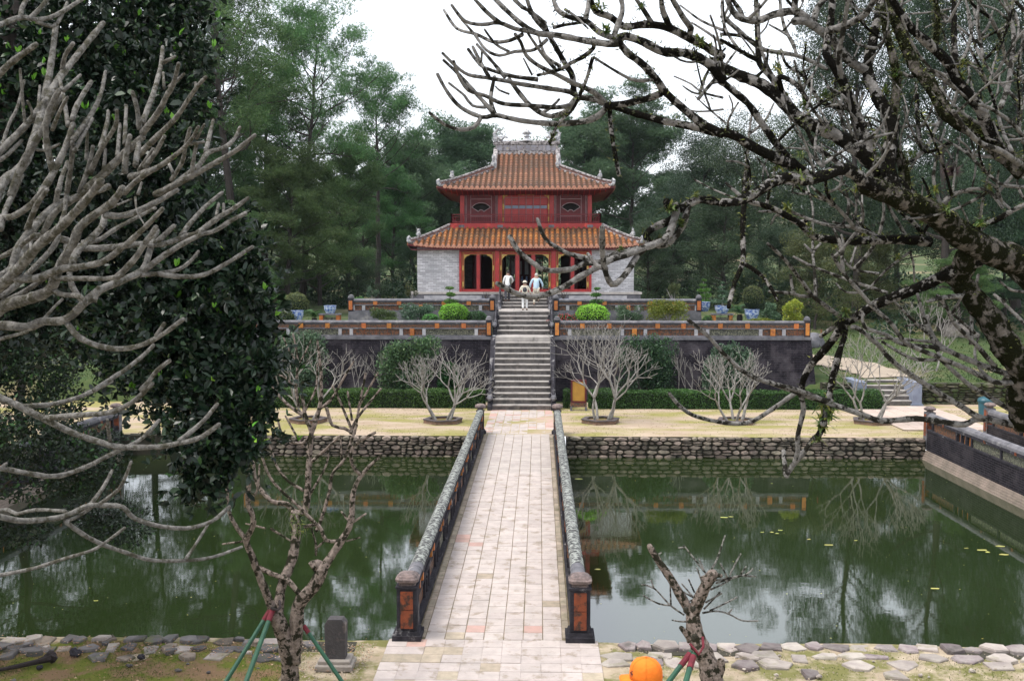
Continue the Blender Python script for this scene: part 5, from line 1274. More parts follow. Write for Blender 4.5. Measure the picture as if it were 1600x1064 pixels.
def tiered(loc, h, label, m):
    root = empty('cloud_topiary', loc, label, 'topiary'); rng_ = np.random.default_rng(int(abs(loc[0])*50)); w = MB().tube([(0, 0, -.1), (.05, 0, h*.4), (-.03, 0, h*.95)], [.05, .04, .02], 6); link_mesh('stem', w.mesh('stem', M_barksmall), root, True); Q = []
    for k, (zz_, rr) in enumerate(((.22, .52), (.42, .44), (.60, .36), (.78, .27), (.94, .17))):
        for j in range(3):
            c = (rng_.normal()*.10*rr*2, rng_.normal()*.1, h*zz_+rng_.normal()*.02); p, d = ellip_pts(170, c, (rr*h*.42, rr*h*.4, rr*h*.19), rng_, .5); D = rnd_dirs(170, rng_)+d; D /= np.linalg.norm(D, axis=1, keepdims=True); ln = .09*rng_.uniform(.6, 1.2, 170); Q.append(leaf_quads(p, D, d+rnd_dirs(170, rng_)*.5, ln, ln*.5, rng_))
    link_mesh('foliage', fast_mesh('tiers', np.concatenate(Q), 4, m), root, True); return root
tiered((tx(703, 49.6), 49.6, 3.45), 1.95, 'tiered bright green shrub behind the lime ball left of the stairs', M_green)
tiered((tx(932, 49.6), 49.6, 3.45), 1.95, 'tiered bright green shrub behind the lime ball right of the stairs', M_green)
# right and left ends of the lower terrace
tiered((tx(1100, 57), 57, 4.0), 1.7, 'light green tiered shrub beside the blue pots, right of the upper balustrade', M_green)
tiered((tx(1129, 50), 50, 4.36), 1.25, 'grey-green layered bonsai in the blue and white pot on brick legs', M_greyleaf)
bush('cone_topiary', (tx(1177, 50), 50, 4.40), (.50, .48, .62), 'egg-shaped olive topiary in a blue and white pot on the right terrace', M_olive, 1800, .07, 'topiary')
loose('garden_shrub', (tx(1238, 49.5), 49.5, 3.45), (.50, .5, .72), 'rounded bright leafy shrub at the right end of the terrace', M_yellowleaf, 1800, .11, lumps=10)
loose('garden_shrub', (tx(1205, 51), 51, 3.5), (.5, .4, .6), 'soft pale green shrub between the egg topiary and the leafy shrub', M_greyleaf, 900, .1)
loose('garden_shrub', (tx(1190, 49), 49, 3.5), (.6, .3, .2), 'low yellow flowering border plant beside the pot', M_yellowleaf, 700, .08)
bush('box_ball', (tx(462, 51.5), 51.5, 4.0), (.62, .6, .62), 'round olive green bush at the left end of the terrace', M_olive, 1700, .08)
bush('box_ball', (tx(440, 49), 49, 3.55), (.70, .5, .42), 'low olive mound in front of the round bush on the left', M_olive, 1300, .08)
loose('garden_shrub', (tx(425, 53), 53, 3.6), (.8, .5, .7), 'feathery green bush behind the left mounds', M_green, 1200, .1)
bush('cone_topiary', (tx(561, 52), 52, 4.08), (.42, .4, .42), 'small bright cone bush behind the left corner post', M_green, 900, .07, 'topiary')
bush('box_ball', (tx(1072, 53), 53, 4.1), (.35, .35, .42), 'small brownish round bush near the right corner post', M_olive, 800, .07)
bush('box_ball', (tx(1108, 50), 50, 3.55), (.30, .3, .22), 'tiny clipped mound beside the right corner of the upper terrace', M_green, 500, .06)
# cycads
def cycad(loc, r, label):
    root = empty('cycad', loc, label, 'cycad'); MB().lathe((0, 0, -.1), [(.12, 0), (.16, .15), (.12, .35)], 8).build('trunk', M_barkpine, root, local=True)
    lm = []
    for v in range(2):
        b = MB(); n = 11; P = [Vector((r*t, 0, .35+r*(.62*t-.75*t*t))) for t in [k/n for k in range(n+1)]]
        b.tube(P, [.012]*(n+1), 4)
        for k in range(1, n+1):
            for s in (-1, 1):
                l = r*.20*math.sin(math.pi*(k/(n+1))*.9+.25); q = P[k]; b.add([q+Vector((-.012, 0, 0)), q+Vector((.035, 0, 0)), q+Vector((.06, s*l, -.03+.05*v))], [(0, 1, 2)])
        lm.append(b.mesh('frond', M_deep))
    for k in range(22):
        o = bpy.data.objects.new('frond', lm[k % 2]); COL.objects.link(o); o.parent = root; o.rotation_euler = (random.uniform(-.25, .25), random.uniform(-.55, .25), k*2.4); s = random.uniform(.8, 1.1); o.scale = (s, s, s)
    return root
cycad((tx(722, 45.6), 45.6, .1), 1.0, 'dark cycad behind the left hedge beside the stairs')
cycad((tx(1330, 45.6), 45.6, .1), 1.0, 'dark cycad at the far right end of the hedge')
cycad((tx(1157, 50.5), 50.5, 3.7), .95, 'cycad on the terrace between the two blue and white pots')
cycad((tx(490, 50.5), 50.5, 3.5), .9, 'cycad on the left terrace between the blue and white pots')
# pots
def pot(loc, r, h, label, m, profile=None, box=False, stand=None, plant=None):
    root = empty('plant_pot', loc, label, 'pot')
    pr_ = profile or [(.62, 0), (.70, .06), (.95, .5), (1.0, .8), (.93, .9), (1.06, .94), (1.06, 1.0), (.9, 1.0), (.9, .93)]
    if box: MB().lathe((0, 0, 0), [(r*.8, 0), (r*.84, h*.12), (r*.93, h*.15), (r, h*.8), (r*1.08, h*.84), (r*1.08, h), (r*.95, h), (r*.95, h*.9)], 20, sq=True, sx=1.3, sy=.75).build('bowl', m, root, local=True)
    else: MB().lathe((0, 0, 0), [(a*r, c*h) for a, c in pr_], 20).build('bowl', m, root, smooth=False, local=True)
    MB().lathe((0, 0, h*.86), [(r*.86, 0), (r*.82, h*.06), (.02, h*.09)], 14, sx=1.2 if box else 1, sy=.75 if box else 1).build('soil', M_soil, root, local=True)
    return root
def stand(loc, w, h, label):
    root = empty('brick_pot_stand', loc, label, 'stand')
    for s in (-1, 1): MB().b2(s*w-.09, s*w+.09, -.2, .2, -.2, h).build('leg', M_orange, root, local=True)
    MB().b2(-w-.12, w+.12, -.24, .24, h, h+.07).build('slab', M_greystone, root, local=True); MB().b2(-w+.09, w-.09, -.12, .12, -.2, h*.75).build('grille', M_grille, root, local=True); return root
stand((tx(1129, 50), 50, 3.45), .42, .50, 'orange brick stand under the blue and white pot on the right'); pot((tx(1129, 50), 50, 4.02), .36, .40, 'wide blue and white bowl on the brick stand, right terrace', M_bluewhite)
pot((tx(1176, 50), 50, 3.72), .36, .52, 'deep blue and white jardiniere holding the egg topiary', M_bluewhite)
pot((tx(1100, 51.5), 51.5, 4.05), .34, .50, 'blue and white jar half hidden behind the right corner post', M_bluewhite)
stand((tx(515, 49.5), 49.5, 3.45), .42, .50, 'orange brick stand under the blue and white bowl on the left'); pot((tx(515, 49.5), 49.5, 4.02), .30, .40, 'blue and white bowl on the brick stand, left terrace', M_bluewhite)
pot((tx(463, 49.2), 49.2, 3.66), .32, .52, 'tall blue and white jar beside the olive mound on the left', M_bluewhite)
YP = 51.4
for px, lab, m in ((582, 'blue rectangular bonsai pot at the left end of the upper terrace', 'cone'), (601, 'plain blue pot, second from the left on the upper terrace', None), (615, 'low dark blue pot beside the plain one', None), (643, 'blue bonsai pot just left of the pavilion plinth', 'thin'),
                   (1018, 'blue pot at the right end behind the speckled bush', None), (1034, 'middle blue pot of the right-hand row', None), (1052, 'blue pot with a pale bonsai, right-hand row', 'thin')):
    Yp = 52.6; pot((tx(px, Yp), Yp, 4.42), .22 if px not in (601, 615) else .19, .24, lab, M_bluepot if px not in (1034, 1052) else M_bluewhite, box=True); st_ = empty('pot_plinth', (tx(px, Yp), Yp, 4.07), f'low stone block under the {["first", "second", "third", "fourth", "first", "second", "third"][[582, 601, 615, 643, 1018, 1034, 1052].index(px)]} pot of the {"left" if px < 820 else "right"} row', 'stone block')
    MB().b2(-.3, .3, -.2, .2, 0, .35).build('block', M_greystone, st_, local=True)
    if m: loose('bonsai', (tx(px, Yp), Yp, 4.62), (.34, .2, .42 if m == 'cone' else .5), {582: 'pale green bonsai in the leftmost blue pot', 643: 'sparse bonsai in the pot left of the plinth', 1052: 'pale leafy bonsai in the right-hand row of pots'}[px], M_greyleaf if m == 'cone' else M_olive, 420, .08, 'bonsai', stems=3, lumps=6)
for px, lab in ((759, 'blue bowl on the left of the stairs below the doors'), (880, 'blue bowl on the right of the stairs below the doors')):
    pot((tx(px, 53.2), 53.2, 4.42), .26, .24, lab, M_bluepot, box=True); st_ = empty('pot_plinth', (tx(px, 53.2), 53.2, 4.07), 'low stone block under the '+lab, 'stone block'); MB().b2(-.3, .3, -.2, .2, 0, .35).build('block', M_greystone, st_, local=True)
    # bare little bonsai
    root = empty('bare_bonsai', (tx(px, 53.2), 53.2, 4.63), 'leafless twiggy bonsai in the '+lab, 'bonsai'); w = MB(); rg = np.random.default_rng(px)
    for k in range(9):
        p, _ = curve_pts((0, 0, 0), (rg.normal()*.6, rg.normal()*.4, 1), .5, 4, rg, .1, .6); w.tube(p, [.022, .016, .012, .009, .005], 4)
    link_mesh('twigs', w.mesh('twigs', M_barkpine), root, True)
pot((tx(968, 53), 53, 4.42), .26, .24, 'blue bowl at the right front corner of the pavilion plinth', M_bluepot, box=True); st_ = empty('pot_plinth', (tx(968, 53), 53, 4.07), 'low stone block under the blue bowl at the right plinth corner', 'stone block'); MB().b2(-.3, .3, -.2, .2, 0, .35).build('block', M_greystone, st_, local=True)
# ================================================================ BARE FRANGIPANI TREES IN PLANTERS
def frangi(seed, h, w, stems, m, r0=.07, levels=6, spread=.55, lean=(0, 0)):
    rg = np.random.default_rng(seed); b = MB()
    def grow(p, d, L_, r, lv):
        n = 4; pts = [p]; dd = d.copy()
        for k in range(n):
            out = Vector((dd.x, dd.y, 0))*.0
            dd = (dd+Vector((rg.normal()*.10, rg.normal()*.10, .07))).normalized(); pts.append(pts[-1]+dd*(L_/n))
        r1 = r*.74; b.tube(pts, [r, r*.95, r*.87, r*.8, r1], 6 if r > .02 else 5, cap=False, rough=.08, blunt=(lv == 0))
        if lv == 0: return
        k = 3 if rg.random() < .38 else 2; a0 = rg.uniform(0, 6.28)
        for j in range(k):
            a = a0+j*2*math.pi/k+rg.normal()*.25; o = dd.orthogonal().normalized(); o2 = dd.cross(o); sp_ = spread*rg.uniform(.75, 1.3)
            nd = (dd+(o*math.cos(a)+o2*math.sin(a))*sp_+Vector((pts[-1].x*.05, 0, .12))).normalized()
            grow(pts[-1], nd, L_*rg.uniform(.66, .95), max(r1*.86, .0075), lv-1 if rg.random() > .12 else max(lv-2, 0))
    for k in range(stems):
        a = k*2*math.pi/max(stems, 1)+rg.uniform(0, 1); d = Vector((math.cos(a)*w*.62+lean[0], math.sin(a)*w*.35+lean[1], 1)).normalized()
        grow(Vector((math.cos(a)*.09*stems, math.sin(a)*.09, -.05)), d, h*.27*rg.uniform(.85, 1.1), r0*(1 if k == 0 else .8), levels-(k % 2))
    return b.mesh('frangipani', m, smooth=True)
def planter(loc, r, label):
    root = empty('brick_planter', loc, label, 'planter')
    ring = lambda q, z: [(math.cos(math.pi*k/3+.25)*q, math.sin(math.pi*k/3+.25)*q*.95, z) for k in range(6)]
    b = MB(); vs = ring(r, -.02)+ring(r*.99, .13)+ring(r*.80, .13)+ring(r*.80, .05); b.add(vs, [(a*6+i, a*6+(i+1) % 6, a*6+6+(i+1) % 6, a*6+6+i) for a in range(3) for i in range(6)]); b.build('brick_ring', M_planter, root, local=True)
    b = MB(); vs = ring(r*1.03, .132)+ring(r*1.03, .172)+ring(r*.76, .172)+ring(r*.76, .132); b.add(vs, [(a*6+i, a*6+(i+1) % 6, ((a+1) % 4)*6+(i+1) % 6, ((a+1) % 4)*6+i) for a in range(4) for i in range(6)]); b.build('rim', M_planterrim, root, local=True)
    b = MB(); b.add([(p[0]*.8, p[1]*.8, .09) for p in ring(r, 0)]+[(0, 0, .13)], [(i, (i+1) % 6, 6) for i in range(6)]); b.build('soil', M_moss, root, local=True); return root
for px, py, r, lab, tl, args in ((482, 663, .78, 'six-sided brick planter farthest left beyond the pond', 'bare pale tree in the farthest left planter, tall and thin stemmed', dict(seed=3, h=3.5, w=1.0, stems=2, levels=5, spread=.75)),
                           (692, 664, .80, 'six-sided brick planter left of the bridge end', 'bare many-branched tree in the planter left of the bridge end', dict(seed=21, h=2.9, w=1.5, stems=4, levels=6, spread=.8)),
                           (938, 664, .80, 'six-sided brick planter right of the bridge end', 'bare forked tree with two stems in the planter right of the bridge end', dict(seed=8, h=3.5, w=1.3, stems=4, levels=6, spread=.75)),
                           (1150, 665, .80, 'six-sided brick planter midway along the right court', 'bare silvery tree in the middle planter of the right court', dict(seed=14, h=2.9, w=1.2, stems=4, levels=6, spread=.75)),
                           (1362, 665, .80, 'six-sided brick planter near the right-hand steps', 'bare thin-twigged tree in the planter near the right-hand steps', dict(seed=31, h=3.6, w=1.2, stems=4, levels=6, spread=.7))):
    p = atZ(px, py-4, 0); planter(p, r, lab); me = frangi(m=M_barksmall, r0=.075, **args)
    o = bpy.data.objects.new('frangipani_tree', me); COL.objects.link(o); o.location = p+Vector((0, 0, .1)); tag(o, tl, 'tree')
for px, Y, h, sd, lab in ((600, 46.1, 2.6, 41, 'slender upright bare shrub in the hedge behind the left court'), (1078, 46.1, 2.7, 43, 'slender upright bare shrub against the black wall, right court'), (545, 46.0, 2.4, 44, 'thin brownish bare shrub near the left end of the wall')):
    me = frangi(sd, h, .35, 3, M_barksmall, .035, 4, .32); o = bpy.data.objects.new('bare_shrub', me); COL.objects.link(o); o.location = (tx(px, Y), Y, .1); tag(o, lab, 'shrub')
me = frangi(52, 3.2, .9, 2, M_barksmall, .06, 6); o = bpy.data.objects.new('frangipani_tree', me); COL.objects.link(o); q = atZ(1455, 588, 1.0); o.location = q; tag(o, 'small bare tree on the slope above the rubble wall at the right', 'tree')

# gold framed stand
g = atZ(904, 641); 
gs = empty('framed_stand', g, 'dark red standing frame with a plain golden panel, right of the stair foot', 'display stand')
MB().b2(-.34, .34, -.06, .06, .34, .42).b2(-.34, .34, -.06, .06, 1.28, 1.36).b2(-.34, -.27, -.06, .06, .42, 1.28).b2(.27, .34, -.06, .06, .42, 1.28).build('frame', M_maroon, gs, local=True)
MB().b2(-.27, .27, -.02, .02, .42, 1.28).build('gold_panel', mat('gold_panel', (.50, .28, .05), (.38, .20, .04), 2, .45, .2, 12), gs, local=True)
MB().b2(-.36, .36, -.09, .09, .16, .33).build('box_base', M_relief, gs, local=True)
for s in (-1, 1):
    for t in (-1, 1): MB().b2(s*.33-.04, s*.33+.04, t*.16-.04, t*.16+.04, 0, .17).build('foot', M_greystone, gs, local=True)

# ================================================================ RIGHT-HAND STEPS AND RUBBLE WALL
q = atZ(1388, 634, 0); rs = empty('garden_steps', q, 'five grey garden steps with smooth bluish side blocks at the right', 'steps')
for k in range(5):
    MB().cbox(-1.05, 1.05, k*.34, k*.34+.5, -.1+.2*k, .2*(k+1), .01).build('step', M_shadedriser, rs, local=True); MB().cbox(-1.05, 1.05, k*.34-.02, k*.34+.42, .2*(k+1)-.004, .2*(k+1)+.035, .008).build('tread', M_step, rs, local=True)
M_bluestone = mat('smooth_bluish_stone', (.22, .25, .32), (.16, .18, .24), 3, .8, .2)
for s in (-1, 1): MB().b2(s*1.25-.2, s*1.25+.2, -.15, 2.0, -.1, 1.10).b2(s*1.25-.26, s*1.25+.26, -.2, 2.0, -.1, .1).build('side_block', M_bluestone, rs, local=True)
MB().b2(-1.6, 1.6, 1.9, 2.6, .2, 1.02).build('landing', M_path, rs, local=True)
x0 = q.x+1.5
rubble_wall('low rubble retaining wall below the grassy slope, right of the garden steps', x0, x0+9, 46.25, 1.0, -.05, 5, .22, .6, M_stonedark)
rubble_wall('low rubble retaining wall between the hedge and the garden steps', 13.9, q.x-1.5, 46.25, 1.0, -.05, 5, .22, .5, M_stonedark)
# rocks on the right slope, white stones
for k, (px, py, Y, r) in enumerate(((1498, 528, 58, .75), (1535, 470, 66, .5), (1262, 492, 55, .7), (1225, 505, 52, .4), (1370, 598, 46.2, .3))):
    p = atY(px, py, Y); p.z = hill(p.x, Y)+r*.2; o = MB().blob(p, (r*1.3, r, r*.8), 2, .2, k+20).build('rock', M_flagpale if k < 2 else M_greystone, smooth=True)
    tag(o, ['pale whitish boulder on the grass of the right slope', 'smaller pale stone high on the right slope', 'grey rock behind the right end of the terrace', 'small grey rock beside the terrace end post', 'grey rock at the left foot of the garden steps'][k], 'rock')
# litter bin beyond the pond wall
bq = atZ(1546, 662, 0); bn = empty('litter_bin', (bq.x+.3, 41.5, 0), 'round blue-green litter bin beyond the parapet post at the right', 'bin')
MB().lathe((0, 0, 0), [(.26, 0), (.30, .75)], 16).build('body', mat('bin_plastic', (.03, .12, .15), (.02, .08, .11), 3, .5, .1), bn, local=True)
MB().lathe((0, 0, .75), [(.33, 0), (.33, .08), (.28, .16), (.12, .22)], 16).build('lid', mat('bin_lid', (.02, .09, .12), (.02, .07, .09), 3, .4, .1), bn, local=True)

# floating leaves on the pond
M_pad = leafmat('floating_leaf_tone', (.30, .30, .08), (.42, .40, .12), (.5, .4, .1), .6, .1)
for k, (px, py, s) in enumerate([(1131, 808, .9), (1142, 807, .7), (1206, 831, .5), (1214, 833, .5), (1219, 828, .5), (1264, 842, .5), (1295, 851, .9), (1191, 831, .4), (1534, 859, 1.0), (1563, 853, 1), (1569, 866, 1), (1543, 862, .6), (904, 748, 1.2), (934, 889, .7), (1461, 919, .8), (1337, 844, .4), (1510, 856, .5), (1417, 716, .5), (1548, 718, .5), (1206, 755, .3), (150, 938, .4)]):
    p = atZ(px, py, WZ+.006); n = 9; rr = .085*s; b = MB(); ph = random.uniform(0, 6)
    b.add([(math.cos(2*math.pi*j/n+ph)*rr*1.5*random.uniform(.8, 1.1), math.sin(2*math.pi*j/n+ph)*rr*.7, 0 if j % 3 else .006) for j in range(n)]+[(0, 0, .002)], [(j, (j+1) % n, n) for j in range(n)])
    o = link_mesh('floating_leaf', b.mesh('floating_leaf', M_pad)); o.location = p; tag(o, 'small yellowish leaf floating flat on the green pond', 'leaf', 'yellowish leaves floating on the pond')

V = []
for k in range(1400):       # specks and dust drifting on the water, thickest along the banks
    x = random.uniform(-PX, PX); y = random.choice((YF-.15-abs(random.gauss(0, .8)), random.uniform(YN, YF), YN+abs(random.gauss(0, .9)))); s_ = random.uniform(.006, .022); t = random.uniform(0, 6.28)
    if abs(x) < 1.7 or not YN < y < YF-.2: continue
    V.append([(x+math.cos(t+q)*s_, y+math.sin(t+q)*s_*.6, WZ+.004) for q in (0, 1.6, 3.1, 4.7)])
o = link_mesh('floating_specks', fast_mesh('floating_specks', np.array(V), 4, M_pad)); o['kind'] = 'stuff'

# stele on the left bank
s = atZ(526, 1040, 0); st = empty('stone_stele', s, 'small dark stone marker with clipped corners on a slab, near the left bank', 'stone marker')
MB().cbox(-.30, .28, -.22, .2, 0, .09, .02).cbox(-.26, .24, -.18, .17, .088, .15, .015).build('base_slab', M_flagpale, st, local=True)
b = MB(); pts = [(-.155, .15), (.155, .15), (.165, .70), (.11, .78), (-.11, .78), (-.165, .70)]; b.xz(pts, -.1, .09); b.build('slab', mat('stele_stone', (.075, .068, .07), (.04, .037, .04), 3, .85, .6, 18, c3=(.22, .18, .16), s3=3, t3=.64), st, local=True)

# ================================================================ TRACED TREES (near and middle distance)
def catmull(P, step=1.0):
    out = []; n = len(P)
    for i in range(n-1):
        p0 = P[max(i-1, 0)]; p1 = P[i]; p2 = P[i+1]; p3 = P[min(i+2, n-1)]
        m = max(2, int(math.hypot(p2[0]-p1[0], p2[1]-p1[1])/step))
        for k in range(m):
            t = k/m; out.append(tuple(.5*((2*p1[a])+(-p0[a]+p2[a])*t+(2*p0[a]-5*p1[a]+4*p2[a]-p3[a])*t*t+(-p0[a]+3*p1[a]-3*p2[a]+p3[a])*t**3) for a in (0, 1)))
    out.append(P[-1][:2]); return out
class Traced:
    """branches given by their outline in the view, each at its own distance; a branch starts at the distance of the one it leaves"""
    def __init__(s, base, drift, seed, dfun=None): s.known = []; s.base = base; s.drift = drift; s.r = random.Random(seed); s.dfun = dfun; s.paths = []
    def branch(s, region, pts, w0, w1=None, mi=0, tipd=None):
        x0, y0, sc = region; P = [(x0+a/sc, y0+c/sc) for a, c in zip(pts[::2], pts[1::2])]; w1 = w1 or w0*.7
        C = catmull(P, 7); d0 = None; best = 16+w0/sc
        for (kx, ky, kd) in s.known:
            q = math.hypot(kx-C[0][0], ky-C[0][1])
            if q < best: best = q; d0 = kd
        if d0 is None: d0 = s.dfun(*C[0]) if s.dfun else s.base+s.r.uniform(-.4, .4)
        L_ = sum(math.hypot(C[i+1][0]-C[i][0], C[i+1][1]-C[i][1]) for i in range(len(C)-1))
        slope = s.r.uniform(-1, 1)*s.drift if tipd is None else None; pts3 = []; rad = []; l = 0
        lump = s.r.uniform(0, 6)
        for i, c in enumerate(C):
            if i: l += math.hypot(c[0]-C[i-1][0], c[1]-C[i-1][1])
            t = l/max(L_, 1); d = d0+(slope*l/300 if slope is not None else (tipd-d0)*t)
            pts3.append(atD(c[0], c[1], d)); w = (w0*(1-t)+w1*t)/sc; w *= 1+.05*math.sin(l*.16+lump)+.035*math.sin(l*.41+lump*2)
            rad.append(w*.5*d/F_PX); s.known.append((c[0], c[1], d))
        s.paths.append((pts3, rad, mi, C)); return s
def emit(T, name, root, mats, min_n=7, rough=.06):
    groups = {}
    for pts3, rad, mi, C in T.paths:
        b = MB(); b.tube(pts3, rad, 10 if max(rad) > .05 else min_n, rough=rough, blunt=True); b.build('branch' if max(rad) < .085*T.base/5 else 'limb', mats[mi], root, smooth=True)

# ---- left frangipani
A_, B_, C_ = (0, 0, 3.548), (0, 300, 3.548), (0, 600, 2.2936)
TL = Traced(4.4, .9, 4, lambda x, y: 4.2+.5*math.sin(y*.012)+.4*math.sin(x*.02+1))
def l(reg, pts, w0, w1=None, mi=0): TL.branch(reg, pts, w0*.82, (w1 or w0*.7)*.78, mi)
# main limbs first so that the others grow from them
l(B_, (-260, 900, -120, 760, 0, 650, 60, 620, 170, 590, 280, 540, 320, 440, 400, 300, 440, 200, 520, 130, 620, 60, 680, -20), 95, 52)
l(B_, (-200, 860, -60, 760, 0, 740, 150, 750, 230, 720, 360, 710, 460, 620), 72, 55)
l(B_, (-140, 600, 0, 520, 110, 420, 210, 300, 330, 200, 430, 100, 500, 20, 560, -60), 80, 55)
l(B_, (-120, 560, 0, 470, 60, 430, 150, 300, 200, 180, 320, 70, 430, 30, 600, -30), 62, 50)
l(B_, (60, 480, 70, 400, 110, 290, 200, 180), 52, 50)
l(B_, (170, 250, 250, 250, 370, 270, 450, 310, 600, 310, 760, 290, 900, 290, 1050, 240, 1180, 220, 1280, 160, 1360, 120), 56, 30)
l(B_, (90, 480, 200, 480, 330, 430, 480, 410, 580, 380, 700, 290, 800, 200, 900, 95), 56, 34)
l(B_, (300, 480, 420, 480, 600, 480, 680, 460), 40, 34); l(B_, (460, 620, 560, 540, 680, 490, 790, 430, 830, 330, 870, 215), 62, 38)
l(B_, (580, 130, 700, 130, 860, 60, 980, -10), 48, 36); l(B_, (650, 470, 740, 380, 800, 290, 865, 195), 48, 36)
l(B_, (450, 280, 540, 270, 650, 200, 860, 90), 34, 24); l(B_, (780, 460, 900, 450, 990, 430, 1060, 380, 1100, 330), 36, 24)
l(B_, (870, 455, 1000, 470, 1130, 460, 1250, 400, 1400, 305), 38, 28); l(B_, (790, 440, 900, 360, 1010, 290, 1110, 240), 46, 36)
l(B_, (860, 290, 910, 240, 965, 190), 42, 34); l(B_, (1000, 250, 1050, 180, 1130, 90, 1230, 5), 38, 26); l(B_, (1090, 235, 1200, 150, 1300, 90, 1375, 35), 42, 28)
l(B_, (1200, 140, 1205, 100, 1212, 68), 26, 22); l(B_, (1240, 120, 1240, 68), 22, 20); l(B_, (470, 620, 400, 520, 380, 400, 365, 300), 44, 36); l(B_, (520, 610, 545, 530), 38, 30)
l(B_, (290, 545, 350, 570, 430, 575, 470, 600), 40, 34); l(B_, (230, 720, 290, 650, 345, 595), 24, 20); l(B_, (-60, 850, 0, 815, 60, 800, 150, 775), 30, 24)
l(B_, (375, 730, 430, 800, 540, 850, 660, 870, 780, 850, 900, 790, 1015, 705), 44, 32); l(B_, (865, 800, 910, 730), 32, 28); l(B_, (520, 1100, 570, 1064, 700, 980, 800, 900, 850, 850), 34, 28)
l(B_, (780, 1100, 820, 1055, 870, 990, 940, 935), 36, 30); l(B_, (0, 590, 120, 490, 300, 300, 330, 200, 360, 100, 370, 0), 46, 30); l(B_, (0, 620, 120, 560, 300, 450, 420, 430), 40, 30)
l(B_, (240, 230, 300, 120, 380, 60, 500, -20), 46, 40); l(B_, (0, 210, 30, 100, 80, 0, 120, -90), 42, 34); l(B_, (150, 210, 200, 80, 260, -10), 42, 34); l(B_, (160, 390, 170, 340, 170, 285), 22, 20)
l(B_, (310, 70, 320, -10), 42, 38); l(B_, (0, 140, 60, 140, 160, 80, 250, -20), 46, 40); l(B_, (-20, 375, 80, 320, 190, 240), 36, 32); l(B_, (400, 400, 430, 330, 560, 200, 580, 100), 50, 44); l(B_, (600, 95, 730, 40), 18, 14); l(B_, (750, 30, 760, 110, 800, 180), 16, 10)
l(A_, (-60, 1200, 20, 1010, 140, 900, 230, 640, 300, 480, 420, 320, 500, 220, 572, 130), 70, 40); l(A_, (60, 1090, 130, 900, 230, 730, 330, 540), 55, 42)
l(A_, (230, 1070, 300, 950, 370, 800, 405, 690), 52, 40); l(A_, (290, 940, 255, 760, 270, 620, 330, 500), 46, 36); l(A_, (440, 1070, 490, 930, 515, 815), 40, 30)
l(A_, (480, 1050, 600, 940, 700, 840, 790, 760), 62, 48); l(A_, (775, 720, 760, 600, 735, 512), 38, 30); l(A_, (790, 740, 880, 620, 920, 540, 960, 470, 990, 355), 48, 28)
l(A_, (910, 490, 905, 405), 22, 20); l(A_, (940, 485, 1020, 412), 30, 22); l(A_, (790, 680, 850, 520, 890, 370, 902, 262), 40, 28); l(A_, (902, 350, 970, 315), 28, 22)
l(A_, (760, 870, 880, 750, 980, 650, 1080, 500, 1140, 430), 46, 26); l(A_, (1085, 505, 1085, 460), 22, 20); l(A_, (720, 980, 850, 940, 960, 870, 1050, 790, 1100, 705), 44, 26)
l(A_, (1055, 800, 1130, 788), 24, 18); l(A_, (1090, 770, 1112, 730, 1133, 690), 22, 16); l(A_, (960, 1030, 1100, 920, 1150, 850, 1240, 820, 1300, 770, 1330, 708), 46, 24); l(A_, (1140, 850, 1160, 760, 1182, 668), 36, 24)
l(A_, (860, 1080, 1000, 1010, 1180, 910, 1300, 840, 1412, 750), 50, 28); l(A_, (950, 1000, 1010, 900, 1030, 800, 1055, 712), 32, 26); l(A_, (1065, 990, 1070, 900, 1090, 800), 34, 26); l(A_, (960, 960, 930, 895), 24, 20)
l(A_, (690, 1070, 760, 1000, 850, 940), 40, 36); l(A_, (800, 930, 860, 850, 912, 757), 38, 28); l(A_, (770, 950, 850, 828), 34, 26); l(A_, (500, 960, 560, 830, 640, 700, 648, 615), 38, 28)
l(A_, (555, 820, 590, 700, 600, 618), 34, 26); l(A_, (650, 870, 665, 690), 32, 26); l(A_, (690, 800, 700, 590), 30, 24); l(A_, (410, 840, 490, 700, 512, 660), 32, 24); l(A_, (480, 890, 485, 740), 28, 22)
l(A_, (370, 1070, 395, 900, 400, 790), 38, 34); l(A_, (320, 1080, 340, 990, 375, 900), 36, 28); l(A_, (690, 960, 700, 850, 720, 755), 44, 34); l(A_, (750, 920, 770, 790), 44, 34); l(A_, (575, 940, 585, 830), 28, 22); l(A_, (765, 1080, 785, 1015), 26, 18)
l(A_, (-50, 460, 60, 350, 200, 248), 50, 38); l(A_, (-60, 160, 0, 140, 110, 100, 230, 110, 330, 75, 480, -20), 40, 28); l(A_, (115, 100, 120, 50, 160, -20), 34, 28); l(A_, (160, 110, 230, 40, 270, -20), 34, 28); l(A_, (200, 120, 290, 150, 330, 110, 372, 18), 28, 22)
l(A_, (240, 560, 265, 460, 290, 300, 310, 140), 52, 38); l(A_, (345, 390, 360, 310, 405, 243), 34, 28); l(A_, (-40, 880, 60, 780, 150, 690, 250, 560), 52, 42); l(A_, (10, 820, 50, 690, 95, 600, 135, 448), 26, 18)
l(A_, (140, 690, 130, 600, 112, 385), 24, 18); l(A_, (210, 700, 215, 560, 222, 478), 26, 20); l(A_, (350, 505, 400, 460, 445, 418), 30, 22); l(A_, (400, 670, 430, 580, 505, 455), 40, 32); l(A_, (400, 780, 510, 630, 560, 520, 585, 398), 42, 24)
l(A_, (380, 700, 345, 500, 325, 420), 34, 26); l(A_, (-20, 900, 40, 860, 120, 780), 34, 26); l(A_, (150, 560, 175, 610, 180, 680), 18, 16); l(A_, (200, 830, 250, 835, 330, 800), 22, 18); l(A_, (290, 720, 340, 600, 375, 540), 30, 22)
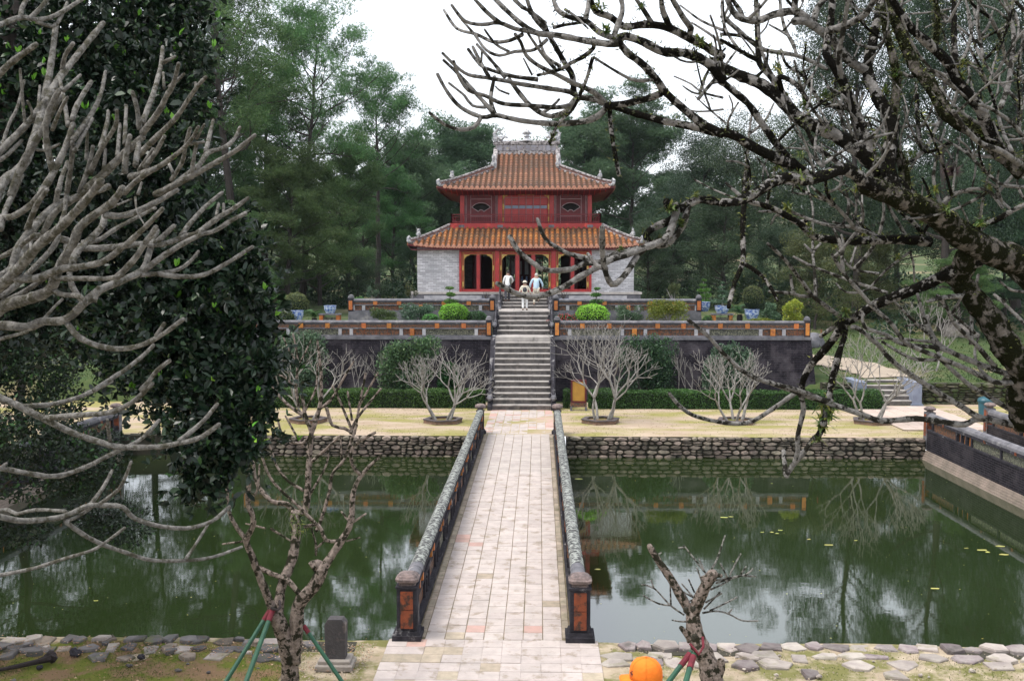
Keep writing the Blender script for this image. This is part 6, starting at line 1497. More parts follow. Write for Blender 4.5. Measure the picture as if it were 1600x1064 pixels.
l(C_, (-60, 10, 0, 50, 50, 70, 150, 120, 250, 170, 350, 205, 430, 225, 560, 225, 650, 210, 720, 190, 785, 145), 34, 22); l(C_, (85, 80, 200, 70, 300, 40, 400, -10), 24, 18); l(C_, (160, 122, 300, 110, 400, 100, 480, 60, 545, 0), 28, 22)
l(C_, (640, 205, 720, 140, 778, 72), 24, 18); l(C_, (395, 205, 390, 170, 385, 128), 18, 16); l(C_, (-60, 300, 10, 303, 100, 320, 200, 330, 300, 300, 400, 250, 500, 200, 570, 130), 26, 18); l(C_, (0, 305, 22, 285), 18, 16)
l(C_, (-50, 460, 0, 475, 80, 490, 200, 480, 260, 460, 320, 435, 380, 435, 440, 440, 480, 480, 580, 510, 680, 515, 760, 490, 822, 440), 28, 18); l(C_, (-20, 455, 30, 450, 60, 465, 100, 455, 150, 450, 235, 455), 18, 16)
l(C_, (320, 437, 370, 370, 402, 310), 20, 16); l(C_, (355, 430, 430, 370, 470, 278), 18, 14); l(C_, (235, 492, 300, 540, 370, 575, 440, 600, 540, 630, 660, 632, 760, 620, 866, 583), 22, 14)
l(C_, (-30, 690, 120, 660, 230, 625, 330, 595, 380, 565, 447, 515), 18, 14); l(C_, (665, 628, 710, 560, 748, 498), 15, 12); l(C_, (230, 492, 270, 478, 330, 440), 18, 16)
RL_ = empty('frangipani_tree', (-4.3, 3.2, 2.6), 'large leafless tree at the left with thick upturned grey branches', 'tree')
emit(TL, 'left', RL_, [M_barkleft])
# its trunk, below and left of the picture
MB().tube([(-4.4, 3.0, 2.5), (-4.2, 3.2, 3.6), (-3.6, 3.6, 4.6), (-3.0, 3.95, 5.25)], [.24, .19, .15, .11], 12, rough=.08).build('trunk', M_barkleft, RL_, smooth=True)
for a in ((-2.6, 4.25, 5.6), (-2.6, 4.0, 6.3), (-2.7, 4.1, 5.0), (-2.6, 4.3, 7.0), (-2.6, 4.1, 4.6)):
    MB().tube([(-3.3, 3.8, 4.95), Vector((-3.1, 3.9, (4.95+a[2])/2)), a], [.10, .08, .055], 8, rough=.08).build('limb', M_barkleft, RL_, smooth=True)

# ---- right frangipani
D_, E_, F_, G_, H_, I_ = (660, 0, 3.3255), (1130, 0, 3.3255), (780, 280, 3.404), (1130, 300, 3.13), (1200, 420, 2.8), (860, 420, 3.325)
TR = Traced(5.6, .8, 9, lambda x, y: 5.6+.5*math.sin(x*.011)+.35*math.sin(y*.013+1))
def r(reg, pts, w0, w1=None, mi=0): TR.branch(reg, pts, w0, w1, mi)
# massive trunk and limbs (3 = thick mossy)
r(G_, (1640, 1000, 1471, 850, 1400, 780, 1320, 640, 1240, 540, 1150, 430, 1100, 400), 170, 95, 3)
r(G_, (1640, 480, 1471, 350, 1300, 290, 1150, 200, 1050, 120, 900, 50, 780, 0, 700, -30), 165, 95, 3)
r(G_, (1150, 430, 1180, 360, 1200, 300), 110, 120, 3); r(G_, (1471, 860, 1440, 1000, 1460, 1130), 110, 100, 3)
r(E_, (1000, 1060, 900, 960, 780, 850, 700, 780, 560, 690, 400, 620, 300, 520, 200, 440, 100, 400, 0, 355, -60, 320), 95, 52, 2)
r(E_, (960, 1040, 850, 1000, 760, 960, 640, 880, 560, 900, 430, 940, 340, 920, 250, 950, 150, 1010, 60, 1050, 0, 1055), 78, 42, 2)
r(E_, (900, 1000, 860, 900, 860, 800, 880, 650, 800, 500, 750, 370, 780, 200, 810, 60, 820, -30), 85, 42, 2)
r(E_, (1563, 900, 1450, 800, 1300, 680, 1170, 600, 1080, 450, 1000, 350, 930, 200, 880, 60, 870, -30), 95, 50, 3)
r(E_, (1420, 760, 1380, 680, 1330, 560, 1230, 440, 1160, 320, 1080, 240, 980, 150, 900, 40, 870, -30), 66, 40, 2)
r(E_, (800, 920, 740, 720, 660, 520, 600, 380, 540, 280, 560, 100, 570, -30), 70, 34, 2); r(E_, (950, 980, 930, 850, 870, 700, 900, 480, 890, 330, 850, 180, 830, 50), 58, 36, 3)
r(E_, (480, 930, 430, 900, 350, 830, 300, 780, 200, 640, 130, 540, 60, 480, 0, 430), 44, 34, 2); r(E_, (360, 860, 250, 810, 150, 760, 60, 705, 0, 690), 60, 46, 2)
r(D_, (1563, 700, 1400, 660, 1250, 630, 1100, 590, 1040, 570, 960, 545), 42, 34, 2)
r(D_, (1563, 700, 1450, 640, 1350, 560, 1250, 470), 46, 38, 2); r(D_, (1250, 470, 1220, 420, 1150, 340, 1060, 270, 1020, 215), 42, 36, 2)
r(D_, (1563, 420, 1500, 340, 1380, 280, 1250, 270, 1150, 220, 1060, 190, 1020, 200), 56, 40, 2); r(D_, (1563, 300, 1450, 230, 1350, 180, 1260, 140, 1150, 130, 1050, 140, 980, 90, 900, 60, 870, -10), 46, 32, 2)
r(D_, (1240, 485, 1180, 510, 1050, 540, 960, 550), 38, 36, 2)
r(D_, (960, 545, 930, 590, 850, 630, 700, 645, 560, 635, 470, 620, 380, 600, 310, 610, 200, 560, 130, 480, 78, 388), 36, 18, 0)
r(D_, (305, 612, 270, 660, 200, 675, 120, 650, 38, 588), 24, 16); r(D_, (380, 605, 355, 520, 375, 400), 26, 18); r(D_, (960, 545, 900, 520, 810, 510, 780, 560, 700, 600, 640, 600, 560, 550, 500, 480, 450, 412), 34, 22)
r(D_, (615, 592, 670, 560, 710, 518), 20, 14); r(D_, (810, 505, 770, 480, 650, 460, 520, 440, 420, 420, 330, 405, 240, 390, 180, 350, 105, 278), 28, 16)
r(D_, (955, 540, 890, 480, 780, 430, 680, 380, 600, 340, 540, 290, 510, 220, 482, 180), 30, 18); r(D_, (780, 545, 700, 560, 560, 550, 420, 540, 330, 500, 240, 470, 190, 400, 162, 320), 26, 18)
r(D_, (375, 595, 290, 500, 190, 390, 110, 315), 26, 16); r(D_, (330, 560, 260, 550, 220, 500, 195, 478, 138, 433), 18, 12); r(D_, (600, 415, 480, 400, 400, 380, 340, 360, 300, 340, 238, 258), 24, 16)
r(D_, (345, 400, 300, 320, 262, 245), 22, 16); r(D_, (430, 405, 370, 330, 283, 232), 22, 14); r(D_, (305, 330, 310, 265), 14, 12)
r(D_, (1020, 225, 960, 230, 830, 210, 700, 185, 600, 175, 520, 130, 440, 60, 370, -10), 38, 24, 0); r(D_, (610, 175, 480, 150, 400, 120, 310, 130, 220, 110, 152, 28), 26, 16)
r(D_, (520, 180, 460, 210, 370, 220, 280, 180, 180, 150, 112, 55), 22, 14); r(D_, (650, 205, 580, 260, 480, 270, 400, 290, 330, 260, 270, 180, 205, 105), 20, 13); r(D_, (450, 270, 380, 230, 323, 155), 17, 12)
r(D_, (400, 120, 340, 70, 268, -5), 26, 18); r(D_, (1010, 205, 920, 170, 850, 110, 760, 90, 700, 50, 680, -10), 34, 24, 2); r(D_, (845, 110, 860, 50, 862, -10), 30, 22); r(D_, (640, 155, 580, 90, 540, -10), 28, 20)
r(D_, (1015, 205, 1000, 180, 1040, 60, 1030, -10), 34, 24, 0); r(D_, (1200, 415, 1110, 420, 1020, 380, 888, 298), 20, 12, 0); r(D_, (885, 300, 850, 420, 820, 490, 780, 570, 700, 650, 662, 748), 20, 14, 2)
r(D_, (888, 200, 890, 250, 830, 300, 770, 330, 720, 360, 600, 392), 26, 16, 2); r(D_, (785, 490, 780, 400, 740, 330, 700, 260, 660, 190, 620, 110, 560, 70), 34, 20, 2); r(D_, (975, 560, 975, 620, 990, 740, 1010, 850, 1020, 910), 26, 22, 2)
r(D_, (1190, 120, 1140, 40, 1100, -15), 28, 20); r(D_, (1290, 155, 1250, 60, 1240, -15), 34, 26, 2); r(D_, (1380, 200, 1395, 150, 1360, 100, 1290, -15), 36, 26, 0); r(D_, (1563, 160, 1450, 110, 1380, 60, 1340, 30), 16, 9); r(D_, (1563, 230, 1480, 170, 1400, 120), 18, 10)
r(D_, (1563, 510, 1450, 480, 1400, 440, 1308, 398), 14, 8); r(D_, (1440, 490, 1400, 480, 1353, 448), 12, 8); r(D_, (1563, 570, 1420, 580, 1290, 540), 12, 7); r(D_, (1575, 640, 1480, 560, 1418, 502), 12, 7)
r(D_, (680, 145, 750, 130, 840, 118), 20, 14, 2); r(D_, (715, 345, 640, 290, 600, 180), 20, 12); r(D_, (690, 360, 620, 280, 530, 148), 20, 12); r(D_, (570, 392, 525, 305), 12, 9); r(D_, (730, 600, 790, 520, 810, 500), 28, 26, 0); r(D_, (450, 490, 400, 470, 380, 450), 12, 9); r(D_, (740, 50, 800, 90, 860, 150), 16, 10); r(D_, (470, -10, 520, 40, 560, 60, 640, 120), 22, 18)
# upper right tangle
r(E_, (755, 375, 650, 310, 580, 220, 480, 140, 430, 110, 370, 112), 50, 46, 0); r(E_, (470, 110, 490, 40, 540, -15), 38, 28, 0); r(E_, (540, 165, 640, 130, 740, 70, 790, -10), 44, 32, 0)
r(E_, (1205, 460, 1210, 420, 1200, 200, 1200, -10), 38, 26, 2); r(E_, (1100, 250, 1115, 100, 1100, -10), 36, 24, 3); r(E_, (1440, 560, 1470, 480, 1490, 380, 1510, 200, 1490, 80, 1460, -10), 30, 20, 1); r(E_, (1180, 740, 1050, 790, 1010, 660, 1000, 430), 20, 12, 2)
r(E_, (1040, 790, 1000, 830, 960, 905), 18, 14, 1); r(E_, (960, 850, 1060, 760, 1100, 680, 1132, 598), 22, 16, 1); r(E_, (1035, 780, 960, 640, 938, 555), 16, 10, 1); r(E_, (-10, 80, 80, 160, 190, 250, 290, 275, 380, 290, 480, 330, 540, 360), 26, 20, 0)
r(E_, (380, 290, 350, 200, 240, 130), 16, 10, 1); r(E_, (400, 610, 330, 520, 250, 400, 190, 330, 180, 200, 170, -10), 42, 24, 2); r(E_, (180, 310, 150, 300, 60, 250, -10, 210), 26, 18, 2); r(E_, (190, 240, 100, 190, -10, 180), 22, 16, 2)
r(E_, (440, 100, 370, 60, 260, 80, 180, 110, 100, 100, 50, 60, 20, -10), 44, 30, 0); r(E_, (370, 70, 372, -10), 38, 30, 2); r(E_, (100, 100, 90, 60, 40, -10), 26, 20, 2); r(E_, (1563, 870, 1450, 790, 1330, 740, 1250, 660, 1195, 580), 34, 24, 1)
r(E_, (1463, 817, 1330, 810, 1188, 748), 20, 14, 1); r(E_, (1580, 975, 1450, 960, 1370, 900, 1308, 838), 22, 15, 1); r(E_, (1500, 790, 1450, 680, 1420, 558), 22, 18, 1); r(E_, (1390, 672, 1460, 665, 1530, 658), 14, 11, 1)
r(E_, (525, 870, 510, 750), 14, 9, 1); r(E_, (515, 870, 400, 748), 14, 10, 1); r(E_, (490, 880, 408, 812), 14, 10, 1); r(E_, (570, 1075, 458, 970), 14, 10, 1); r(E_, (690, 1075, 590, 970), 14, 10, 1); r(E_, (440, 1010, 360, 1000, 375, 950), 12, 9, 1)
r(E_, (1130, 1064, 1240, 995, 1370, 990, 1450, 1080), 24, 16, 1); r(E_, (1563, 560, 1430, 420, 1340, 300, 1290, 180, 1270, 60), 20, 12, 1); r(E_, (1350, 300, 1330, 180, 1290, -10), 18, 12, 1); r(E_, (1340, 190, 1380, 130, 1400, 60), 16, 11, 1); r(E_, (1563, 430, 1540, 340, 1563, 160), 16, 11, 1)
r(E_, (620, 420, 600, 300, 620, 180, 640, 60, 650, -10), 34, 22, 1); r(E_, (690, 560, 600, 560, 500, 520, 420, 400, 330, 340, 300, 260), 26, 14, 2); r(E_, (320, 520, 290, 420, 300, 400, 380, 440, 440, 520), 30, 24, 2); r(E_, (1400, 500, 1330, 380, 1250, 300), 16, 10, 1)
r(E_, (1300, 540, 1220, 470, 1130, 380, 1060, 360), 16, 10, 1); r(E_, (930, 380, 980, 400, 1080, 370, 1180, 400), 20, 12, 1); r(E_, (840, 200, 800, 250, 700, 230, 650, 180), 18, 12, 1); r(E_, (640, 880, 560, 820, 480, 760, 420, 640), 30, 22, 2); r(E_, (760, 640, 700, 700, 720, 820, 830, 930), 26, 20, 1); r(E_, (1563, 720, 1500, 640, 1380, 560, 1300, 540), 24, 16, 1); r(E_, (1010, 100, 1005, 180), 14, 10, 1); r(E_, (1130, 60, 1160, 120, 1200, 60, 1240, -10), 18, 12, 1); r(E_, (1563, 60, 1530, 20, 1500, -10), 20, 14, 1); r(E_, (1380, 80, 1440, 200, 1480, 340, 1563, 430), 22, 16, 1)
# branch that reaches left in front of the pavilion
r(F_, (1560, -10, 1460, 20, 1360, 80, 1300, 115, 1190, 125, 1080, 110, 1000, 135, 970, 160), 52, 42, 2)
r(F_, (1000, 145, 985, 220, 940, 300, 880, 350, 820, 352), 40, 34, 0); r(F_, (930, 200, 900, 225, 820, 260, 780, 300, 800, 345), 44, 36, 2); r(F_, (945, 160, 920, 250, 880, 320, 760, 370, 680, 400, 590, 430, 520, 470, 430, 520, 330, 580, 200, 625, 100, 610, -10, 555), 42, 28, 2 if False else 0)
r(F_, (740, 370, 620, 400, 540, 440, 450, 450, 380, 480, 250, 485, 170, 440, 100, 380, 57, 308), 34, 28); r(F_, (485, 425, 380, 400, 300, 360, 240, 310, 203, 213), 28, 20); r(F_, (800, 345, 740, 400, 690, 480, 640, 540, 600, 560, 570, 510, 550, 400, 548, 258), 36, 30)
r(F_, (575, 478, 520, 460, 473, 398), 26, 20); r(F_, (950, 140, 905, 160, 890, 120), 50, 40, 2); r(F_, (880, 330, 850, 330, 740, 385, 640, 410, 580, 425), 40, 20, 2)
r(F_, (1320, -30, 1310, 0, 1300, 150, 1295, 300, 1295, 440, 1250, 560, 1220, 680), 34, 24, 2); r(F_, (1300, 450, 1380, 500, 1440, 570, 1480, 645), 26, 18, 2); r(F_, (1635, 215, 1600, 230, 1500, 180, 1420, 150, 1330, 118), 28, 22, 2); r(F_, (1290, 95, 1250, 60, 1208, 22), 22, 16)
r(G_, (1260, 330, 1100, 400, 1000, 450, 900, 490, 820, 520, 730, 560, 650, 610, 590, 650, 530, 730, 470, 800, 420, 860, 385, 940, 390, 1000), 66, 30, 2)
r(G_, (600, 615, 540, 660, 478, 704), 26, 20, 2); r(G_, (1010, 245, 900, 235, 780, 235, 620, 240, 500, 230, 430, 210, 380, 160, 280, 100, 210, 70, 130, 50), 54, 24, 2)
r(G_, (1540, 890, 1420, 895, 1330, 870, 1200, 820, 1060, 750, 1000, 650, 1000, 608), 34, 22, 1); r(G_, (1210, 828, 1060, 765, 880, 745, 800, 700, 690, 660, 685, 598), 26, 16, 1); r(G_, (1030, 735, 880, 720, 755, 715), 18, 12, 1)
r(G_, (1440, 930, 1330, 930, 1200, 870, 1060, 810, 900, 740, 820, 640, 740, 570, 680, 500, 600, 410, 533, 308), 28, 18, 0); r(G_, (1050, 822, 920, 812, 778, 733), 20, 14, 1); r(G_, (1460, 1100, 1400, 1064, 1300, 1000, 1200, 940, 1060, 815), 26, 20, 0)
r(H_, (1110, 690, 930, 650, 860, 610, 760, 550, 650, 480, 540, 400, 480, 330, 400, 265, 370, 255), 28, 20, 0); r(G_, (1330, 855, 1230, 740, 1130, 640, 1090, 560, 1048, 508), 26, 18, 1); r(G_, (1108, 612, 1180, 490), 16, 12, 1); r(G_, (1212, 745, 1220, 560, 1247, 408), 22, 16, 1)
r(G_, (1010, 250, 930, 150, 870, 100, 830, 60), 26, 18, 2); r(G_, (900, 225, 820, 90, 780, 0), 20, 14, 1); r(G_, (805, 495, 640, 440, 450, 370, 345, 318), 18, 13, 1); r(G_, (452, 512, 445, 360, 440, 300, 475, 252), 16, 12, 1); r(G_, (440, 302, 398, 258), 14, 11, 1)
r(G_, (575, 610, 440, 510, 380, 430, 300, 330, 218, 253), 24, 16, 1); r(G_, (430, 510, 350, 500, 330, 408), 18, 14, 1); r(G_, (340, 496, 225, 488), 18, 14, 1); r(G_, (760, 400, 640, 380, 590, 330, 548, 275), 14, 10, 1); r(G_, (920, 290, 800, 380, 700, 480, 600, 490, 553, 448), 14, 10, 1)
r(G_, (1040, 760, 990, 640, 950, 500), 20, 16, 1); r(G_, (1010, 700, 920, 620, 838, 535), 16, 11, 1); r(G_, (1040, 760, 1060, 805), 18, 16, 1); r(G_, (640, 170, 560, 80, 450, -10), 20, 14, 1); r(G_, (635, 170, 500, 160, 335, 98), 20, 13, 1); r(G_, (780, 230, 730, 210, 635, 170), 22, 18, 1)
r(G_, (1510, 680, 1400, 570, 1328, 503), 20, 15, 1); r(G_, (1500, 490, 1410, 480, 1353, 436), 16, 12, 1); r(G_, (1240, 160, 1330, 140, 1400, 100, 1500, 50), 34, 22, 2); r(G_, (1080, 40, 1150, 0, 1260, 10, 1300, 0), 16, 12, 1); r(G_, (1300, 0, 1400, 80), 18, 14, 1); r(G_, (915, 300, 930, 350, 935, 440), 12, 8, 1); r(G_, (1160, 510, 1090, 515, 1000, 535), 28, 18, 1); r(G_, (1230, 690, 1150, 620, 1080, 560), 16, 12, 1); r(G_, (1000, 660, 960, 650, 890, 655), 14, 10, 1); r(G_, (1330, 930, 1260, 870, 1230, 790, 1250, 700), 18, 12, 1)
r(G_, (598, 670, 590, 720, 560, 800, 530, 920, 510, 1064, 490, 1130), 26, 36, 2)
r(H_, (1110, 692, 930, 655, 860, 680, 760, 670, 650, 655, 500, 665, 420, 640, 300, 600, 140, 545, 0, 495), 30, 22, 0); r(I_, (1463, 690, 1420, 680, 1280, 630, 1100, 580, 1000, 530, 900, 440, 820, 350, 718, 268), 28, 20, 0)
r(H_, (138, 540, 155, 610, 130, 730, 130, 800, 110, 860), 24, 20, 1); r(H_, (205, 735, 150, 810, 100, 870, 82, 905), 22, 24, 1); r(H_, (78, 900, 68, 798), 24, 20, 1); r(I_, (1310, 620, 1250, 660, 1150, 730, 1050, 790, 960, 805, 850, 790, 740, 760, 670, 710, 618, 648), 26, 20, 0)
r(H_, (212, 740, 240, 690, 260, 580, 300, 430, 325, 320), 30, 24, 2)
tw = random.Random(12); cand = [q for q in TR.known if q[0] > 1080 and q[1] < 430 and q[1] > 10]
for k in range(115):
    q = tw.choice(cand); a = -math.pi/2+tw.gauss(-.15, .75); L0 = tw.uniform(50, 150); P = [q[0], q[1]]; x_, y_ = q[0], q[1]; cv = tw.uniform(-.35, .35)
    for j in range(3): x_ += math.cos(a)*L0/3; y_ += math.sin(a)*L0/3; a += cv+(-.15 if math.cos(a) > 0 else .15); P += [x_, y_]
    w_ = tw.uniform(3.2, 6.8); TR.branch((0, 0, 1), P, w_, w_*.6, tw.choice((0, 1, 2)))
    if tw.random() < .6:
        i = 1+tw.randrange(2); a2 = a+tw.choice((-.7, .7)); TR.branch((0, 0, 1), [P[2*i], P[2*i+1], P[2*i]+math.cos(a2)*L0*.25, P[2*i+1]+math.sin(a2)*L0*.25, P[2*i]+math.cos(a2-.2)*L0*.5, P[2*i+1]+math.sin(a2-.2)*L0*.5], w_*.75, w_*.5, 1)
RR_ = empty('frangipani_tree', (3.9, 5.2, 2.2), 'huge leafless tree at the right with mottled mossy limbs and twigs', 'tree')
emit(TR, 'right', RR_, [M_barkpale, M_barkpale, M_barkdark, M_barkmoss])
e0 = atD(1600+38, 300+940/3.13, 5.7); MB().tube([(4.4, 5.0, 1.9), (4.3, 5.2, 3.2), (4.0, 5.4, 4.2), atD(1650, 625, 5.7), atD(1600, 575, 5.7)], [.30, .25, .20, .18, .15], 14, rough=.08).build('trunk', M_barkmoss, RR_, smooth=True)
MB().tube([(4.2, 5.3, 3.6), atD(1700, 560, 5.8), atD(1640, 440, 5.7), atD(1600, 400, 5.7)], [.2, .17, .14, .13], 12, rough=.08).build('limb', M_barkmoss, RR_, smooth=True)
# epiphytes: tufts of strap leaves and cushions of moss along the dark limbs
eps = [(1335, 296, 24), (1345, 290, 22), (1250, 275, 24), (1228, 330, 26), (1222, 262, 20), (1290, 205, 22), (1255, 165, 22), (1210, 110, 22), (1285, 150, 18), (1398, 118, 20), (1380, 140, 18), (1500, 125, 20), (1505, 100, 18), (1350, 372, 16), (1300, 385, 16), (1260, 357, 20), (1265, 365, 18), (1320, 488, 20), (1325, 480, 20), (1050, 330, 26), (1062, 350, 22), (1085, 300, 16), (1290, 640, 30), (1283, 665, 34), (1296, 655, 26), (970, 385, 14), (1090, 62, 20), (1095, 70, 18), (1110, 75, 14), (1430, 310, 20), (1480, 330, 24), (1530, 350, 22), (1440, 350, 20), (1400, 400, 16), (1460, 300, 18), (1535, 210, 20), (1560, 230, 22), (1390, 270, 18), (1300, 225, 18), (1250, 245, 16), (950, 45, 22), (940, 8, 24), (1180, 30, 14), (1000, 10, 16), (1280, 690, 18), (1545, 300, 18), (1500, 380, 20), (1590, 395, 20), (1420, 240, 16), (1385, 215, 14)]
def nearest(px, py):
    return min(TR.known, key=lambda k: (k[0]-px)**2+(k[1]-py)**2)
for k, (px, py, sz) in enumerate(eps):
    kx, ky, kd = nearest(px, py); q = atD((px+kx)/2, (py+ky)/2, kd-.02); rg = np.random.default_rng(900+k); b = MB(); L0 = sz*kd/F_PX
    for j in range(26):
        az = rg.uniform(0, 6.28); el = rg.uniform(-.2, 1.3); d = Vector((math.cos(az)*math.cos(el), math.sin(az)*math.cos(el), math.sin(el))); L1 = L0*rg.uniform(.5, 1.1); w = L0*.075; sd_ = d.cross(Vector((0, 0, 1))).normalized()*w
        p1 = q+d*L1*.55; p2 = q+d*L1+Vector((0, 0, -L1*.25)); q0 = q+Vector(rg.normal(size=3))*L0*.18; b.add([q0-sd_*.6, q0+sd_*.6, p1+sd_, p1-sd_, p2], [(0, 1, 2, 3), (3, 2, 4)])
    b.build('orchid_tuft', M_epi, RR_)
rg = np.random.default_rng(5); V = []
dk = [(p, rr_, mi) for pts, rad, mi, C in TR.paths if mi in (2, 3) for p, rr_ in zip(pts, rad)]
for k in range(60000):
    p, rr_, mi = dk[int(rg.integers(len(dk)))]
    if rg.random() > (.95 if mi == 3 else .14): continue
    d = rnd_dirs(1, rg)[0]; d[2] = abs(d[2])*.8+.05; d = Vector(d); c = p+d*rr_*.93+Vector(rg.normal(size=3))*.008; s_ = rg.uniform(.006, .017); e = (d+Vector(rg.normal(size=3))*.7).normalized(); sd_ = e.orthogonal().normalized()
    V.append([c-sd_*s_*.35, c+sd_*s_*.35, c+e*s_*1.6])
M_mosst = leafmat('moss_threads', (.022, .028, .008), (.045, .050, .014), (.12, .13, .03), .8, .1)
o = link_mesh('moss', fast_mesh('moss', np.array([[list(a) for a in t] for t in V]), 3, M_mosst), RR_); o['kind'] = 'stuff'
# a ragged dead bromeliad hanging in the top right tree
q = atD(1488, 268, 7.5); b = MB(); rg = np.random.default_rng(8)
for k in range(420):
    d = Vector(rnd_dirs(1, rg)[0]); L1 = rg.uniform(.04, .10); sd_ = d.orthogonal().normalized()*.004; b.add([q-sd_, q+sd_, q+d*L1], [(0, 1, 2)])
b.build('dry_brown_tuft', mat('dry_brown', (.055, .028, .028), (.03, .018, .018), 8, .9, 0), RR_)

# ---- middle tree on the left bank
J_, K_ = (330, 560, 2.112), (960, 820, 4.36)
TM = Traced(14.7, .9, 3, lambda x, y: 14.75)
def m(pts, w0, w1=None, mi=0, reg=None): TM.branch(reg or J_, pts, w0*.77, (w1 or w0*.7)*.8, mi)
m((262, 1190, 262, 1100, 255, 980, 235, 900, 215, 850), 82, 62, 1); m((270, 1000, 280, 900, 290, 810, 340, 750, 370, 690), 66, 48, 1); m((370, 690, 430, 600, 460, 540, 470, 440, 500, 380, 560, 320), 38, 12, 0)
m((215, 860, 200, 820, 160, 720, 130, 640, 115, 600, 140, 540, 120, 470, 125, 390, 95, 330), 40, 14, 0); m((495, 385, 465, 350, 470, 290, 540, 245), 18, 12); m((222, 870, 230, 760, 265, 670, 280, 580, 275, 510), 42, 40, 1); m((275, 510, 250, 480, 200, 470, 150, 410, 140, 340), 26, 12)
m((275, 510, 310, 500, 320, 400, 325, 300, 330, 240, 310, 190, 300, 120), 34, 14); m((330, 250, 360, 150, 362, 50, 350, -60), 22, 9); m((360, 165, 400, 130, 440, 60, 470, 10), 14, 7); m((310, 190, 250, 150, 190, 80), 18, 10); m((290, 160, 280, 100, 285, 0, 270, -80), 15, 7)
m((275, 95, 240, 60, 190, 50), 10, 6); m((285, 30, 310, -20, 330, -60), 9, 6); m((280, 10, 250, -40, 235, -80), 9, 6); m((380, 160, 400, 220, 440, 230, 470, 250), 15, 13); m((470, 250, 420, 130, 400, 90), 13, 9); m((472, 250, 490, 150, 510, 50), 13, 9); m((460, 250, 480, 200, 560, 100), 13, 9); m((485, 160, 550, 48), 11, 8); m((465, 205, 450, 110), 11, 8)
m((345, 570, 360, 540, 390, 440, 400, 380, 440, 330, 480, 220), 16, 12); m((430, 600, 380, 600, 355, 550, 310, 555), 18, 14); m((360, 560, 290, 490, 200, 400, 160, 300), 16, 10); m((345, 650, 345, 610, 330, 560), 11, 8); m((348, 625, 375, 600), 9, 7); m((460, 545, 430, 505), 11, 8); m((460, 545, 510, 512), 11, 8); m((445, 603, 490, 590), 8, 6)
m((290, 775, 250, 730, 200, 710, 160, 690), 26, 20, 1); m((305, 435, 250, 400, 210, 340, 190, 260), 14, 9); m((325, 450, 380, 350, 385, 295), 12, 9); m((325, 345, 420, 262), 13, 10); m((330, 325, 290, 270, 245, 190), 12, 8); m((335, 340, 425, 255), 12, 9); m((430, 335, 427, 260), 10, 8); m((115, 600, 60, 510, 52, 400), 20, 13); m((105, 603, 38, 612), 10, 7); m((195, 560, 260, 600), 11, 8); m((180, 560, 115, 545), 10, 7)
m((330, 690, 350, 680, 372, 690), 50, 40, 1); m((370, 680, 345, 690), 12, 10); m((330, 250, 300, 280, 240, 260, 215, 180), 14, 8); m((300, 190, 345, 100, 350, 20), 11, 7); m((130, 380, 90, 300, 60, 260), 12, 8); m((120, 470, 150, 440, 160, 350), 12, 8)
RM = empty('frangipani_tree', (-3.05, 14.7, 0), 'bare pruned tree on the left bank with flaky brown trunk and green props', 'tree')
emit(TM, 'mid', RM, [M_barkbrown, M_barkbrown])
rg = np.random.default_rng(4); b = MB()
for k in range(90):
    q = atD(330+rg.normal()*8+288/2.112, 560+(500+rg.uniform(0, 90))/2.112, 14.7+rg.normal()*.06); d = (Vector(rnd_dirs(1, rg)[0])+Vector((0, 0, .5))).normalized(); sd_ = d.orthogonal().normalized()*.006; b.add([q-sd_, q+sd_, q+d*rg.uniform(.05, .13)], [(0, 1, 2)])
b.build('fern_tuft', M_epi, RM)
# ---- pruned tree on the right bank
TK = Traced(14.5, .8, 6, lambda x, y: 14.55)
def k_(pts, w0, w1=None, mi=0): TK.branch(K_, pts, w0*.9, (w1 or w0*.7)*.9, mi)
k_((700, 1250, 670, 1100, 640, 950, 580, 820, 545, 700, 530, 600), 200, 105); k_((530, 610, 450, 480, 380, 360, 290, 230, 240, 145), 82, 46); k_((540, 600, 580, 500, 630, 400, 668, 335), 98, 84); k_((520, 790, 490, 740, 455, 700), 60, 34); k_((700, 1050, 725, 980, 725, 930), 70, 60); k_((640, 330, 690, 340, 725, 345), 46, 30); k_((600, 380, 640, 350), 70, 50)
for a in ((475, 612, 380, 545, 270, 430, 188, 405), (380, 546, 300, 535, 198, 480), (385, 542, 381, 450, 380, 360), (268, 428, 250, 375), (545, 495, 520, 470, 460, 400), (545, 458, 505, 368), (640, 350, 560, 250, 475, 140), (475, 150, 440, 155), (610, 310, 595, 270, 576, 228), (655, 312, 700, 230, 753, 73), (770, 358, 722, 262), (680, 378, 800, 355, 900, 335, 941, 297), (785, 345, 820, 270, 860, 197), (860, 336, 897, 283), (880, 345, 960, 350), (655, 440, 740, 400, 795, 368), (600, 598, 700, 585, 780, 605, 870, 650, 977, 652), (775, 603, 800, 573), (650, 582, 740, 540, 836, 490), (620, 528, 730, 465), (610, 572, 660, 520, 720, 455), (492, 657, 440, 655, 394, 647), (470, 530, 560, 500), (600, 400, 580, 340, 562, 290), (470, 455, 550, 500), (690, 395, 760, 375, 850, 350), (300, 200, 320, 188)):
    k_(a, 15, 11, 1)
RK = empty('frangipani_tree', (3.3, 14.5, 0), 'pruned stump-like tree with thin new twigs on the right bank', 'tree'); emit(TK, 'stump', RK, [M_barkbrown, M_barkpale])
for px, py in ((487/4.36, 578/4.36), (535/4.36, 572/4.36), (545/4.36, 760/4.36)): MB().blob(atD(960+px, 820+py, 14.38), (.042, .03, .042), 1, .3, 2).build('cut_knot', M_gap, RK)

